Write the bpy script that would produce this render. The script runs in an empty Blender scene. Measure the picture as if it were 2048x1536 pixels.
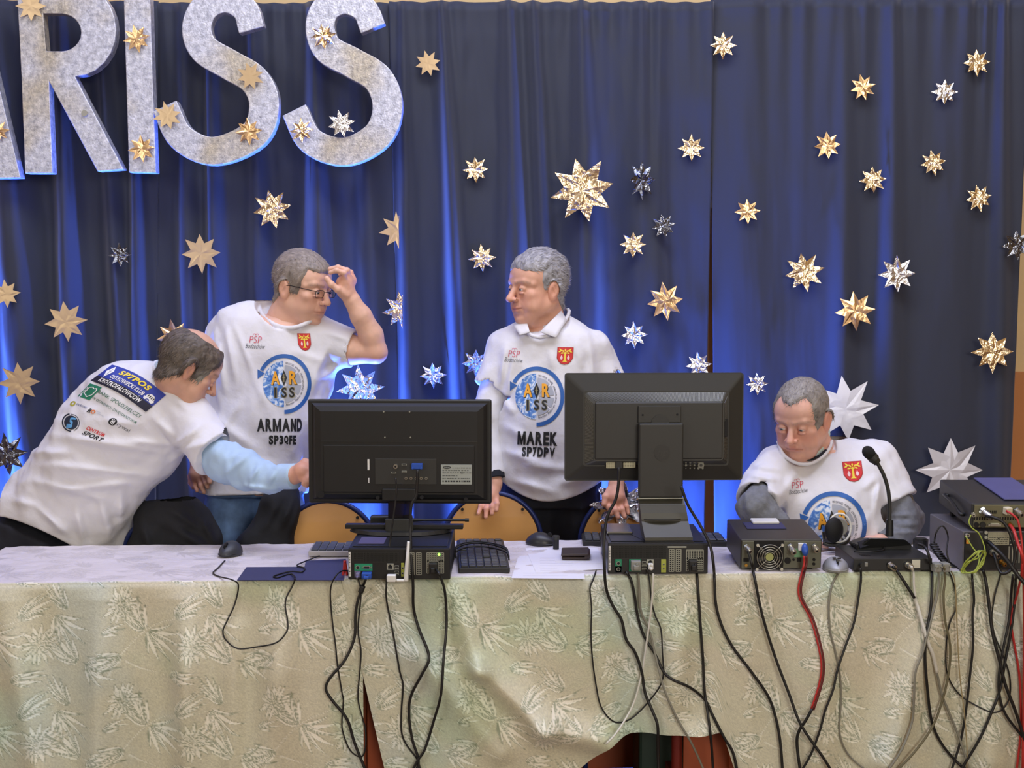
import bpy, bmesh, math, random
import numpy as np
from mathutils import Vector, Matrix, Euler
from mathutils.bvhtree import BVHTree
random.seed(7); RNG = np.random.RandomState(11)
S = bpy.context.scene
C = S.collection
PI = math.pi
# ------------------------------------------------------------------ camera
F = 2730.0; CAMZ = 1.61; TH = math.atan(210.0/2730.0)
CT, ST = math.cos(TH), math.sin(TH)
cam_d = bpy.data.cameras.new('camera'); cam = bpy.data.objects.new('camera', cam_d); C.objects.link(cam)
cam_d.sensor_width = 36.0; cam_d.lens = F*36.0/2048.0; cam_d.clip_start = 0.05; cam_d.clip_end = 60
cam.location = (0, 0, CAMZ); cam.rotation_euler = (PI/2 - TH, 0, 0)
S.camera = cam
# ------------------------------------------------------------------ exposure, world and lights
S.view_settings.view_transform = 'Standard'; S.view_settings.look = 'None'
S.view_settings.gamma = 1.0; S.view_settings.use_curve_mapping = False
S.view_settings.exposure = 0.0
w = bpy.data.worlds.new('hall_air'); S.world = w; w.use_nodes = True
bg = w.node_tree.nodes['Background']; bg.inputs[0].default_value = (0.80, 0.86, 1.0, 1); bg.inputs[1].default_value = 0.24
def area(name, loc, target, sx, sy, power, col):
    l = bpy.data.lights.new(name, 'AREA'); l.shape = 'RECTANGLE'; l.size = sx; l.size_y = sy; l.energy = power; l.color = col
    o = bpy.data.objects.new(name, l); C.objects.link(o); o.location = loc
    o.rotation_euler = (Vector(target)-Vector(loc)).to_track_quat('-Z', 'Y').to_euler(); return o
def spot(name, loc, target, power, col, ang=90, rad=0.06, blend=0.6):
    l = bpy.data.lights.new(name, 'SPOT'); l.energy = power; l.color = col; l.spot_size = math.radians(ang); l.shadow_soft_size = rad; l.spot_blend = blend
    o = bpy.data.objects.new(name, l); C.objects.link(o); o.location = loc
    o.rotation_euler = (Vector(target)-Vector(loc)).to_track_quat('-Z', 'Y').to_euler(); return o
area('hall_window_light', (2.6, -4.4, 2.9), (0.0, 4.6, 1.0), 3.4, 1.8, 250, (1.0, 0.94, 0.85))
area('hall_window_light_far', (-4.6, -1.5, 3.0), (0.0, 5.0, 1.2), 3.2, 2.0, 80, (0.98, 0.97, 0.95))
area('ceiling_lamp_light', (0.2, 3.5, 4.35), (0.2, 3.9, 0.0), 3.6, 1.2, 100, (0.92, 0.94, 1.0))
BLUE = (0.055, 0.16, 1.0)
spot('stage_uplight', (-0.62, 5.335, 0.10), (-0.62, 5.42, 1.9), 950, BLUE, 96)
spot('stage_uplight', (0.56, 5.335, 0.10), (0.50, 5.42, 1.9), 1000, BLUE, 88)
spot('stage_uplight', (-2.05, 5.335, 0.10), (-2.00, 5.42, 1.9), 1050, BLUE, 100)
# ------------------------------------------------------------------ helpers
def P(px, py, Y):
    dx = (px-1024.0)/F; dv = (768.0-py)/F
    dy = CT + dv*ST; dz = -ST + dv*CT
    t = Y/dy
    return Vector((dx*t, Y, CAMZ + dz*t))
def pxs(Y): return F/Y                     # pixels per metre at depth Y
def topix(X, Y, Z):
    z = Z-CAMZ
    fw = Y*CT - z*ST; up = Y*ST + z*CT
    return 1024.0 + F*X/fw, 768.0 - F*up/fw
def on_z(px, py, z):                       # point at height z seen at the pixel
    dx = (px-1024.0)/F; dv = (768.0-py)/F
    dy = CT + dv*ST; dz = -ST + dv*CT
    t = (z-CAMZ)/dz
    return Vector((dx*t, dy*t, z))
def s2l(c):
    c = c/255.0
    return c/12.92 if c <= 0.04045 else ((c+0.055)/1.055)**2.4
def rgb(r, g, b): return (s2l(r), s2l(g), s2l(b), 1.0)
MATS = {}
def mat(name, col, rough=0.5, metal=0.0, var=0.0, vscale=12.0, bump=0.0, bscale=60.0, attr=None, spec=0.5, sheen=0.0, emit=None, alpha=None, coat=0.0, bdist=0.002):
    if name in MATS: return MATS[name]
    m = bpy.data.materials.new(name); m.use_nodes = True
    nt = m.node_tree; b = nt.nodes['Principled BSDF']
    c = rgb(*col) if max(col) > 1.0 else (col[0], col[1], col[2], 1)
    b.inputs['Base Color'].default_value = c
    b.inputs['Roughness'].default_value = rough; b.inputs['Metallic'].default_value = metal
    b.inputs['Specular IOR Level'].default_value = spec
    if sheen: b.inputs['Sheen Weight'].default_value = sheen
    if coat: b.inputs['Coat Weight'].default_value = coat
    src = None
    if attr:
        a = nt.nodes.new('ShaderNodeAttribute'); a.attribute_name = attr; src = a.outputs['Color']
    tc = nt.nodes.new('ShaderNodeTexCoord')
    if var:
        n = nt.nodes.new('ShaderNodeTexNoise'); n.inputs['Scale'].default_value = vscale; n.inputs['Detail'].default_value = 5
        nt.links.new(tc.outputs['Object'], n.inputs['Vector'])
        mr = nt.nodes.new('ShaderNodeMapRange'); mr.inputs[1].default_value = 0.3; mr.inputs[2].default_value = 0.7
        mr.inputs[3].default_value = 1-var; mr.inputs[4].default_value = 1+var
        nt.links.new(n.outputs[0], mr.inputs[0])
        mx = nt.nodes.new('ShaderNodeVectorMath'); mx.operation = 'SCALE'
        if src: nt.links.new(src, mx.inputs[0])
        else: mx.inputs[0].default_value = c[:3]
        nt.links.new(mr.outputs[0], mx.inputs['Scale']); src = mx.outputs[0]
    if src: nt.links.new(src, b.inputs['Base Color'])
    if bump:
        n2 = nt.nodes.new('ShaderNodeTexNoise'); n2.inputs['Scale'].default_value = bscale; n2.inputs['Detail'].default_value = 4
        nt.links.new(tc.outputs['Object'], n2.inputs['Vector'])
        bp = nt.nodes.new('ShaderNodeBump'); bp.inputs['Strength'].default_value = bump; bp.inputs['Distance'].default_value = bdist
        nt.links.new(n2.outputs[0], bp.inputs['Height']); nt.links.new(bp.outputs[0], b.inputs['Normal'])
    if emit:
        b.inputs['Emission Color'].default_value = rgb(*emit[:3]); b.inputs['Emission Strength'].default_value = emit[3]
    MATS[name] = m
    return m
def tag(o, label=None, cat=None, group=None, kind=None):
    if label: o['label'] = label
    if cat: o['category'] = cat
    if group: o['group'] = group
    if kind: o['kind'] = kind
    return o
def link(o, parent=None):
    C.objects.link(o)
    if parent is not None: o.parent = parent
    return o
def empty(name, loc=(0, 0, 0), rot=(0, 0, 0), label=None, cat=None, group=None):
    o = bpy.data.objects.new(name, None); o.empty_display_size = 0.05
    C.objects.link(o); o.location = loc; o.rotation_euler = rot
    return tag(o, label, cat, group)
def mobj(name, me, m=None, parent=None, loc=None, rot=None, smooth=False):
    o = bpy.data.objects.new(name, me)
    if m is not None:
        for q in (m if isinstance(m, (list, tuple)) else [m]): me.materials.append(q)
    link(o, parent)
    if loc is not None: o.location = loc
    if rot is not None: o.rotation_euler = rot
    if smooth: me.polygons.foreach_set('use_smooth', [True]*len(me.polygons))
    return o
def bobj(name, bm, m=None, parent=None, loc=None, rot=None, smooth=False):
    bmesh.ops.recalc_face_normals(bm, faces=bm.faces[:])
    me = bpy.data.meshes.new(name); bm.to_mesh(me); bm.free()
    return mobj(name, me, m, parent, loc, rot, smooth)
def pobj(name, verts, faces, m=None, parent=None, loc=None, rot=None, smooth=False):
    me = bpy.data.meshes.new(name); me.from_pydata([tuple(v) for v in verts], [], [tuple(f) for f in faces]); me.update()
    return mobj(name, me, m, parent, loc, rot, smooth)
def bx(bm, c, s, bev=0.0, rot=None, mi=0, seg=2):
    r = bmesh.ops.create_cube(bm, size=1.0); vs = r['verts']
    bmesh.ops.scale(bm, vec=s, verts=vs)
    es = set(e for v in vs for e in v.link_edges)
    fs = set(f for v in vs for f in v.link_faces)
    if bev > 0:
        rr = bmesh.ops.bevel(bm, geom=list(es), offset=bev, segments=seg, profile=0.5, affect='EDGES')
        vs = list(set(v for f in rr['faces'] for v in f.verts) | set(v for v in vs if v.is_valid)); fs = set(f for v in vs for f in v.link_faces)
    if rot is not None: bmesh.ops.rotate(bm, cent=(0, 0, 0), matrix=Euler(rot).to_matrix(), verts=vs)
    bmesh.ops.translate(bm, vec=c, verts=vs)
    for f in fs: f.material_index = mi
    return vs
def cyl(bm, c, r, h, axis='Z', seg=20, r2=None, mi=0, bev=0):
    q = bmesh.ops.create_cone(bm, cap_ends=True, segments=seg, radius1=r, radius2=r if r2 is None else r2, depth=h)
    vs = q['verts']
    if axis == 'Y': bmesh.ops.rotate(bm, cent=(0, 0, 0), matrix=Matrix.Rotation(PI/2, 3, 'X'), verts=vs)
    elif axis == 'X': bmesh.ops.rotate(bm, cent=(0, 0, 0), matrix=Matrix.Rotation(PI/2, 3, 'Y'), verts=vs)
    elif not isinstance(axis, str):
        bmesh.ops.rotate(bm, cent=(0, 0, 0), matrix=Vector(axis).to_track_quat('Z', 'Y').to_matrix(), verts=vs)
    bmesh.ops.translate(bm, vec=c, verts=vs)
    for v in vs:
        for f in v.link_faces: f.material_index = mi
    return vs
def box(name, c, s, m, parent=None, bev=0.002, rot=None, seg=2):
    bm = bmesh.new(); bx(bm, (0, 0, 0), s, bev, None, 0, seg)
    return bobj(name, bm, m, parent, c, rot)
def cylo(name, c, r, h, m, parent=None, axis='Z', seg=20, r2=None):
    bm = bmesh.new(); cyl(bm, (0, 0, 0), r, h, axis, seg, r2)
    o = bobj(name, bm, m, parent, c); 
    return o
def catmull(pts, n=8):
    pts = [Vector(p) for p in pts]
    if len(pts) < 3:
        return [pts[0].lerp(pts[-1], i/n) for i in range(n+1)]
    out = []
    q = [pts[0]*2-pts[1]] + pts + [pts[-1]*2-pts[-2]]
    for i in range(1, len(q)-2):
        a, b, c, d = q[i-1], q[i], q[i+1], q[i+2]
        for k in range(n):
            t = k/n
            out.append(0.5*((2*b)+(c-a)*t+(2*a-5*b+4*c-d)*t*t+(3*b-3*c+d-a)*t**3))
    out.append(pts[-1]); return out
def tube_mesh(pts, rad, seg=8, n=8, raw=False):
    path = [Vector(p) for p in pts] if raw else catmull(pts, n)
    N = len(path); rr = rad if callable(rad) else (lambda t: rad)
    verts = []; faces = []
    prev = None
    for i, p in enumerate(path):
        tan = (path[min(i+1, N-1)]-path[max(i-1, 0)]).normalized() if N > 1 else Vector((0, 0, 1))
        if tan.length < 1e-6: tan = Vector((0, 0, 1))
        if prev is None: u = tan.orthogonal().normalized()
        else:
            u = prev - tan*prev.dot(tan)
            u = tan.orthogonal().normalized() if u.length < 1e-5 else u.normalized()
        prev = u; v = tan.cross(u); r = rr(i/(N-1))
        for k in range(seg):
            a = 2*PI*k/seg; verts.append(p+u*math.cos(a)*r+v*math.sin(a)*r)
    for i in range(N-1):
        for k in range(seg):
            k2 = (k+1) % seg; faces.append((i*seg+k, i*seg+k2, (i+1)*seg+k2, (i+1)*seg+k))
    faces.append(tuple(range(seg-1, -1, -1))); faces.append(tuple((N-1)*seg+k for k in range(seg)))
    return verts, faces
def tube(name, pts, rad, m, parent=None, seg=8, n=8, raw=False):
    v, f = tube_mesh(pts, rad, seg, n, raw)
    return pobj(name, v, f, m, parent, smooth=True)
def tubes(name, list_of, m, parent=None, seg=8, n=8):
    V = []; Fc = []
    for pts, rad in list_of:
        v, f = tube_mesh(pts, rad, seg, n); o = len(V); V += v; Fc += [tuple(i+o for i in q) for q in f]
    return pobj(name, V, Fc, m, parent, smooth=True)
# ---- numpy value noise
_H = np.random.RandomState(3).rand(64, 64, 64).astype(np.float32)
def vn(x, y, z=0.0):
    x = np.asarray(x, np.float32); y = np.asarray(y, np.float32)+np.float32(0)*x; z = np.asarray(z, np.float32)+np.float32(0)*x
    xi = np.floor(x).astype(np.int32); yi = np.floor(y).astype(np.int32); zi = np.floor(z).astype(np.int32)
    fx = x-xi; fy = y-yi; fz = z-zi
    fx = fx*fx*(3-2*fx); fy = fy*fy*(3-2*fy); fz = fz*fz*(3-2*fz)
    x0 = xi & 63; x1 = (xi+1) & 63; y0 = yi & 63; y1 = (yi+1) & 63; z0 = zi & 63; z1 = (zi+1) & 63
    def L(a, b, t): return a+(b-a)*t
    return L(L(L(_H[x0, y0, z0], _H[x1, y0, z0], fx), L(_H[x0, y1, z0], _H[x1, y1, z0], fx), fy),
             L(L(_H[x0, y0, z1], _H[x1, y0, z1], fx), L(_H[x0, y1, z1], _H[x1, y1, z1], fx), fy), fz)*2-1
def fbm(x, y, z=0.0, o=3):
    r = 0; a = 1.0; f = 1.0
    for i in range(o):
        r = r + a*vn(x*f+i*13.1, y*f+i*7.7, np.asarray(z)*f+i*3.3); a *= 0.5; f *= 2.03
    return r
def grid_faces(nu, nv, off=0):
    i = np.arange(nu-1)[:, None]; j = np.arange(nv-1)[None, :]
    a = (i*nv+j).ravel()+off
    return np.stack([a, a+nv, a+nv+1, a+1], 1)
def np_mesh(name, V, Q):
    me = bpy.data.meshes.new(name)
    me.vertices.add(len(V)); me.vertices.foreach_set('co', np.ascontiguousarray(V, np.float32).ravel())
    n = Q.shape[1]
    me.loops.add(Q.size); me.loops.foreach_set('vertex_index', np.ascontiguousarray(Q, np.int32).ravel())
    me.polygons.add(len(Q)); me.polygons.foreach_set('loop_start', np.arange(0, Q.size, n, dtype=np.int32))
    try: me.polygons.foreach_set('loop_total', np.full(len(Q), n, np.int32))
    except Exception: pass
    me.polygons.foreach_set('use_smooth', np.ones(len(Q), bool))
    me.update(calc_edges=True); me.validate()
    return me
def set_col(me, name, col):
    a = me.color_attributes.new(name, 'FLOAT_COLOR', 'POINT')
    c = np.ones((len(me.vertices), 4), np.float32); c[:, :3] = col; a.data.foreach_set('color', c.ravel())
def lin(r, g, b): return np.array([s2l(r), s2l(g), s2l(b)], np.float32)
# ================================================================== THE SETTING
M_wall = mat('cream_paint', (226, 196, 140), 0.8, var=0.04, vscale=3, bump=0.15, bscale=90)
M_wall_low = mat('orange_dado', (196, 130, 74), 0.7, var=0.05, vscale=4)
M_white = mat('white_paint', (225, 220, 208), 0.85, var=0.03)
M_floor = mat('orange_floor', (124, 98, 78), 0.35, var=0.15, vscale=6)
def wall(name, pts, m):
    o = pobj(name, pts, [(0, 1, 2, 3)], m); tag(o, kind='structure'); return o
WX, WY0, WY1, WZ = 7.0, -6.5, 6.05, 5.2
wall('floor', [(-WX, WY0, 0), (WX, WY0, 0), (WX, WY1, 0), (-WX, WY1, 0)], M_floor)
wall('ceiling', [(-WX, WY0, WZ), (-WX, WY1, WZ), (WX, WY1, WZ), (WX, WY0, WZ)], M_white)
wall('wall_back', [(-WX, WY1, 0), (WX, WY1, 0), (WX, WY1, WZ), (-WX, WY1, WZ)], M_wall)
wall('wall_left', [(-WX, WY0, 0), (-WX, WY1, 0), (-WX, WY1, WZ), (-WX, WY0, WZ)], M_wall)
wall('wall_right', [(WX, WY0, 0), (WX, WY0, WZ), (WX, WY1, WZ), (WX, WY1, 0)], M_wall)
wall('wall_front', [(-WX, WY0, 0), (-WX, WY0, WZ), (WX, WY0, WZ), (WX, WY0, 0)], M_wall)
tag(box('trim_1', (0, WY1-0.012, 0.60), (2*WX, 0.02, 1.20), M_wall_low, None, 0.003), kind='structure')
# ---- curtains
def curtain_mat():
    m = mat('navy_curtain_cloth', (42, 47, 62), 0.72, sheen=0.25, bump=0.12, bscale=500, bdist=0.001)
    return m
M_curt = curtain_mat()
YC = 5.50
CURT = []
def curtain(name, x0t, x1t, x0b, x1b, ytop_px, folds, label, amp=0.022, seed=0, freq=9.0, y=YC, zbot=0.03, lean=0.05, fh=1.3):
    nu, nv = int(abs(x1t-x0t)/0.0065), 70
    u = np.linspace(0, 1, nu)[:, None]*np.ones((1, nv)); v = np.ones((nu, 1))*np.linspace(0, 1, nv)[None, :]
    ztop = P(1024, ytop_px, y).z
    Z = ztop+(zbot-ztop)*v
    X = (x0t*(1-v)+x0b*v)*(1-u)+(x1t*(1-v)+x1b*v)*u
    Xs = X - lean*v                                     # folds drift as they fall
    grow = 0.25+0.75*np.clip(v*3.0, 0, 1)
    D = amp*(fbm(Xs*freq, 3.1+v*0.8, seed, 2))*grow
    D += 0.010*np.sin(Xs*62+4*vn(Xs*5, v*0, seed+5))*np.exp(-v*9)
    for (fx, wdt, h, dr) in folds:                      # fx metres at top, width, height, drift
        xc = fx+dr*v
        t = (X-xc)/(wdt*(0.5+0.6*np.clip(v*2, 0, 1)))
        D += fh*h*np.exp(-np.abs(t)**2.2)*(0.35+0.65*np.clip(v*2.5, 0, 1))
    D += 0.004*min(1, amp/.022)**2*fbm(X*25, Z*6, seed+2, 3)
    hem = np.exp(-((v-0.028)/0.0022)**2)*0.004
    Y = y - D + hem
    V = np.stack([X, Y, Z], -1).reshape(-1, 3)
    me = np_mesh(name, V, grid_faces(nu, nv))
    CURT.append((V.copy(), me)); o = mobj(name, me, M_curt); so = o.modifiers.new('cloth', 'SOLIDIFY'); so.thickness = 0.003; so.offset = 1
    tag(o, label, 'curtain', 'navy stage curtains'); return o
def cx(px, y=YC): return (px-1024.0)/F*y
# folds given at the pixel column where they start
def fl(*a): return [(cx(p), wd, h, dr) for (p, wd, h, dr) in a]
curtain('curtain', cx(-560), cx(330), cx(-560), cx(300), 2,
    fl((-330, .07, .07, .05), (-160, .05, .06, .04), (20, .085, .11, .16), (135, .05, .085, .07), (215, .04, .055, .12), (280, .035, .06, .02)),
    'navy curtain behind the hanging R and I, deeply folded at the far left', seed=1)
curtain('curtain', cx(322), cx(785), cx(296), cx(806), 6,
    fl((372, .05, .045, .06), (430, .04, .05, .03), (515, .045, .05, .05), (636, .07, .10, .06), (735, .05, .05, .05)),
    'navy curtain behind the two hanging letters S', seed=2)
curtain('curtain', cx(783), cx(1420), cx(802), cx(1413), 4,
    fl((808, .035, .05, .05), (888, .035, .075, .12), (1018, .06, .085, .06), (1065, .04, .055, .12), (1160, .06, .075, .06), (1275, .07, .05, .02), (1310, .04, .03, .03)),
    'navy curtain panel left of the dark seam, behind the big gold star', seed=3)
curtain('curtain', cx(1414), cx(2044), cx(1438), cx(2024), -3,
    fl((1500, .10, .02, .0), (1680, .05, .025, .02), (1775, .05, .03, .02), (1900, .09, .02, .0), (1990, .04, .03, .03)),
    'smooth navy curtain panel at the right with the most small gold stars', amp=0.014, seed=4, freq=5, lean=0.0)
tag(box('wooden_post', ((1423-1024)/F*5.60, 5.60, .95), (.05, .03, 1.9), M_wall_low, None, .003), 'brown wooden post showing in the gap between two curtains', 'post')
# ---- big letters
def letter_mat():
    m = bpy.data.materials.new('silver_sprayed_foam'); m.use_nodes = True; nt = m.node_tree; b = nt.nodes['Principled BSDF']
    tc = nt.nodes.new('ShaderNodeTexCoord')
    n = nt.nodes.new('ShaderNodeTexNoise'); n.inputs['Scale'].default_value = 45; n.inputs['Detail'].default_value = 8; n.inputs['Roughness'].default_value = 0.75
    nt.links.new(tc.outputs['Object'], n.inputs['Vector'])
    r = nt.nodes.new('ShaderNodeValToRGB'); r.color_ramp.elements[0].position = 0.33; r.color_ramp.elements[0].color = rgb(146, 149, 164)
    r.color_ramp.elements[1].position = 0.66; r.color_ramp.elements[1].color = rgb(240, 242, 252)
    nt.links.new(n.outputs[0], r.inputs[0])
    n3 = nt.nodes.new('ShaderNodeTexNoise'); n3.inputs['Scale'].default_value = 3.5; nt.links.new(tc.outputs['Object'], n3.inputs['Vector'])
    r3 = nt.nodes.new('ShaderNodeValToRGB'); r3.color_ramp.elements[0].position = 0.52; r3.color_ramp.elements[0].color = (1, 1, 1, 1)
    r3.color_ramp.elements[1].position = 0.68; r3.color_ramp.elements[1].color = (0.86, 0.76, 0.55, 1)
    nt.links.new(n3.outputs[0], r3.inputs[0])
    mx = nt.nodes.new('ShaderNodeVectorMath'); mx.operation = 'MULTIPLY'
    nt.links.new(r.outputs[0], mx.inputs[0]); nt.links.new(r3.outputs[0], mx.inputs[1]); nt.links.new(mx.outputs[0], b.inputs['Base Color'])
    b.inputs['Metallic'].default_value = 0.45; b.inputs['Roughness'].default_value = 0.42
    n2 = nt.nodes.new('ShaderNodeTexNoise'); n2.inputs['Scale'].default_value = 130; n2.inputs['Detail'].default_value = 5
    nt.links.new(tc.outputs['Object'], n2.inputs['Vector'])
    bp = nt.nodes.new('ShaderNodeBump'); bp.inputs['Strength'].default_value = 0.8; bp.inputs['Distance'].default_value = 0.003
    nt.links.new(n2.outputs[0], bp.inputs['Height']); nt.links.new(bp.outputs[0], b.inputs['Normal'])
    return m
M_let = letter_mat()
YL = 5.30; LT = 0.055
def prism_from_strips(name, polys, label, hole=None):
    """polys: list of quads/polygons (pixel outlines) sharing edges, extruded together"""
    bm = bmesh.new()
    org = P(*polys[0][0], YL)
    cache = {}
    def V(p, back):
        k = (round(p[0], 2), round(p[1], 2), back)
        if k not in cache:
            q = P(p[0], p[1], YL); cache[k] = bm.verts.new((q.x-org.x, LT if back else 0.0, q.z-org.z))
        return cache[k]
    cnt = {}
    for pl in polys:
        for back in (0, 1):
            try: bm.faces.new([V(p, back) for p in (pl if not back else pl[::-1])])
            except ValueError: pass
        for i in range(len(pl)):
            a = pl[i]; b = pl[(i+1) % len(pl)]
            ka = (round(a[0], 2), round(a[1], 2)); kb = (round(b[0], 2), round(b[1], 2))
            cnt.setdefault(frozenset((ka, kb)), []).append((ka, kb))
    for k, l in cnt.items():
        if len(l) == 1:
            a, b = l[0]; bm.faces.new([V(b, 0), V(a, 0), V(a, 1), V(b, 1)])
    o = bobj(name, bm, M_let, None, org)
    mod = o.modifiers.new('edge', 'BEVEL'); mod.width = 0.003; mod.segments = 2; mod.limit_method = 'ANGLE'; mod.angle_limit = 0.9
    return tag(o, label, 'letter', 'silver foam letters')
def stroke(pts, w):
    path = catmull([Vector((p[0], p[1], 0)) for p in pts], 7)
    L = []; R = []
    N = len(path)
    for i, p in enumerate(path):
        t = (path[min(i+1, N-1)]-path[max(0, i-1)]).normalized(); n = Vector((-t.y, t.x, 0))
        ww = w(i/(N-1)) if callable(w) else w
        L.append((p.x+n.x*ww/2, p.y+n.y*ww/2)); R.append((p.x-n.x*ww/2, p.y-n.y*ww/2))
    return [[L[i], L[i+1], R[i+1], R[i]] for i in range(N-1)]
S1 = [(503, 60), (489, 18), (450, -2), (410, 14), (393, 55), (408, 98), (460, 130), (508, 160), (528, 208), (508, 268), (428, 302), (362, 275), (329, 212)]
S2 = [(746, 57), (728, 18), (688, 1), (652, 17), (640, 55), (656, 98), (706, 126), (756, 158), (775, 212), (755, 270), (690, 303), (622, 282), (588, 220)]
wS = lambda t: 52+9*math.sin(PI*min(1, max(0, (t-0.1)/0.9)))
prism_from_strips('hanging_letter', stroke(S1, wS), 'silver letter S directly right of the letter I')
prism_from_strips('hanging_letter', stroke(S2, wS), 'silver letter S farthest right, with a silver star in its lower bowl')
prism_from_strips('hanging_letter', [[(246, -45), (299, -45), (305, 150), (252, 150)], [(252, 150), (305, 150), (312, 346), (258, 345)]], 'straight silver letter I between the R and an S')
# R
bo = []; bi = []
for k in range(13):
    a = -PI/2+PI*k/12
    bo.append((150+82*math.cos(a), 60+93*math.sin(a))); bi.append((122+40*math.cos(a), 65+37.5*math.sin(a)))
Rp = [[bo[k], bo[k+1], bi[k+1], bi[k]] for k in range(12)]
Rp += [[(33, -33), bo[0], bi[0], (86, 27)], [(33, -33), (86, 27), (92, 102), (40, 100)], [(40, 100), (92, 102), (98, 163), (43, 163)],
       [(43, 163), (98, 163), (105, 347), (50, 347)], [(92, 102), bi[12], bo[12], (98, 163)], [(98, 163), bo[12], (247, 339), (195, 343)]]
prism_from_strips('hanging_letter', Rp, 'silver letter R at the upper left with a round screw mark on its leg')
prism_from_strips('hanging_letter', [[(-95, -40), (-52, -40), (-73, 48)], [(-95, -40), (-73, 48), (-150, 357), (-205, 357)], [(-52, -40), (41, 356), (-16, 357), (-73, 48)]], 'silver letter A mostly cut off at the left edge')
tag(cylo('screw_cap', P(170, 227, YL)-Vector((0, 0.004, 0)), 0.012, 0.008, mat('screw_grey', (150, 148, 140), 0.4, 0.6), None, 'Y'), 'small round screw cap on the leg of the letter R', 'screw')
# ---- foil stars
def foil(name, col, rough=0.22, bs=22, strength=1.0):
    m = bpy.data.materials.new(name); m.use_nodes = True; nt = m.node_tree; b = nt.nodes['Principled BSDF']
    b.inputs['Base Color'].default_value = rgb(*col); b.inputs['Metallic'].default_value = 1.0; b.inputs['Roughness'].default_value = rough
    tc = nt.nodes.new('ShaderNodeTexCoord'); n = nt.nodes.new('ShaderNodeTexNoise'); n.inputs['Scale'].default_value = bs; n.inputs['Detail'].default_value = 3; n.inputs['Distortion'].default_value = 1.2
    nt.links.new(tc.outputs['Object'], n.inputs['Vector'])
    bp = nt.nodes.new('ShaderNodeBump'); bp.inputs['Strength'].default_value = strength; bp.inputs['Distance'].default_value = 0.01
    nt.links.new(n.outputs[0], bp.inputs['Height']); nt.links.new(bp.outputs[0], b.inputs['Normal'])
    return m
M_gold = foil('gold_foil', (250, 228, 188)); M_silver = foil('silver_foil', (236, 238, 246)); M_cop = foil('copper_gold_foil', (238, 200, 150), 0.3, 14, 0.5)
M_lil = foil('satin_silver_foil', (214, 218, 236), 0.38, 5, 0.15); M_flatg = foil('matt_gold_foil', (214, 188, 150), 0.4, 6, 0.25); M_dark = foil('dark_foil', (120, 124, 138), 0.18)
FM = {'l': M_lil, 'g': M_gold, 's': M_silver, 'c': M_cop, 'f': M_flatg, 'd': M_dark}
CB = [BVHTree.FromPolygons([tuple(v) for v in V], [tuple(p.vertices) for p in me.polygons]) for V, me in CURT]
def curtain_y(x, z, r=0.0):
    best = YC
    for dx, dz in ((0, 0), (r, 0), (-r, 0), (0, r), (0, -r), (r*.7, r*.7), (-r*.7, r*.7), (r*.7, -r*.7), (-r*.7, -r*.7)):
        for b in CB:
            h = b.ray_cast(Vector((x+dx, 4.5, z+dz)), Vector((0, 1, 0)))
            if h[0] is not None: best = min(best, h[0].y)
    return best
def star(px, py, R, kind, label, rot=0.0, Y=None, crum=0.10, sx=1.0, yaw=0.0, clip=None, tilt=0.0):
    if Y is None:
        c = P(px, py, YC-0.08); Y = curtain_y(c.x, c.z, 0.8*R/pxs(5.4))-0.012-0.02*R/40
    c = P(px, py, Y); r = R/pxs(Y); rs = np.random.RandomState(int(px*7+py))
    verts = [(0, -r*0.03, 0)]
    N = 16
    for k in range(N):
        a = rot+2*PI*k/N+PI/2
        rr = r*(1.0+rs.uniform(-.06, .05)) if k % 2 == 0 else r*0.54*(1+rs.uniform(-.06, .06))
        y = (r*crum*rs.uniform(-1, .7)*1.3) if k % 2 == 0 else -r*0.03+r*crum*0.3*rs.uniform(-1, 1)
        x = rr*math.cos(a)*sx; z = rr*math.sin(a)
        if clip is not None: x = min(x, clip*r)
        verts.append((x, y, z))
    mid = []
    for k in range(N):
        v = verts[1+k]; q = 0.45 if k % 2 == 0 else 0.6
        mid.append((v[0]*q*0.9, -r*0.03+r*crum*rs.uniform(-.5, .5), v[2]*q*0.9))
    verts += mid; faces = []; fy = .22 if kind in 'lf' else .6
    verts = [(v[0], v[1]*fy, v[2]) for v in verts]
    for k in range(N):
        k2 = (k+1) % N
        faces.append((0, 1+N+k, 1+N+k2)); faces.append((1+N+k, 1+k, 1+k2)); faces.append((1+N+k, 1+k2, 1+N+k2))
    nb = len(verts)
    faces = [f[::-1] for f in faces]
    o = pobj('foil_star', verts, faces, FM[kind], None, c, (tilt, 0, yaw))
    so = o.modifiers.new('foil', 'SOLIDIFY'); so.thickness = 0.0012
    tag(o, label, 'star', 'foil stars')
    return o
YS = YL-0.012
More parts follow.
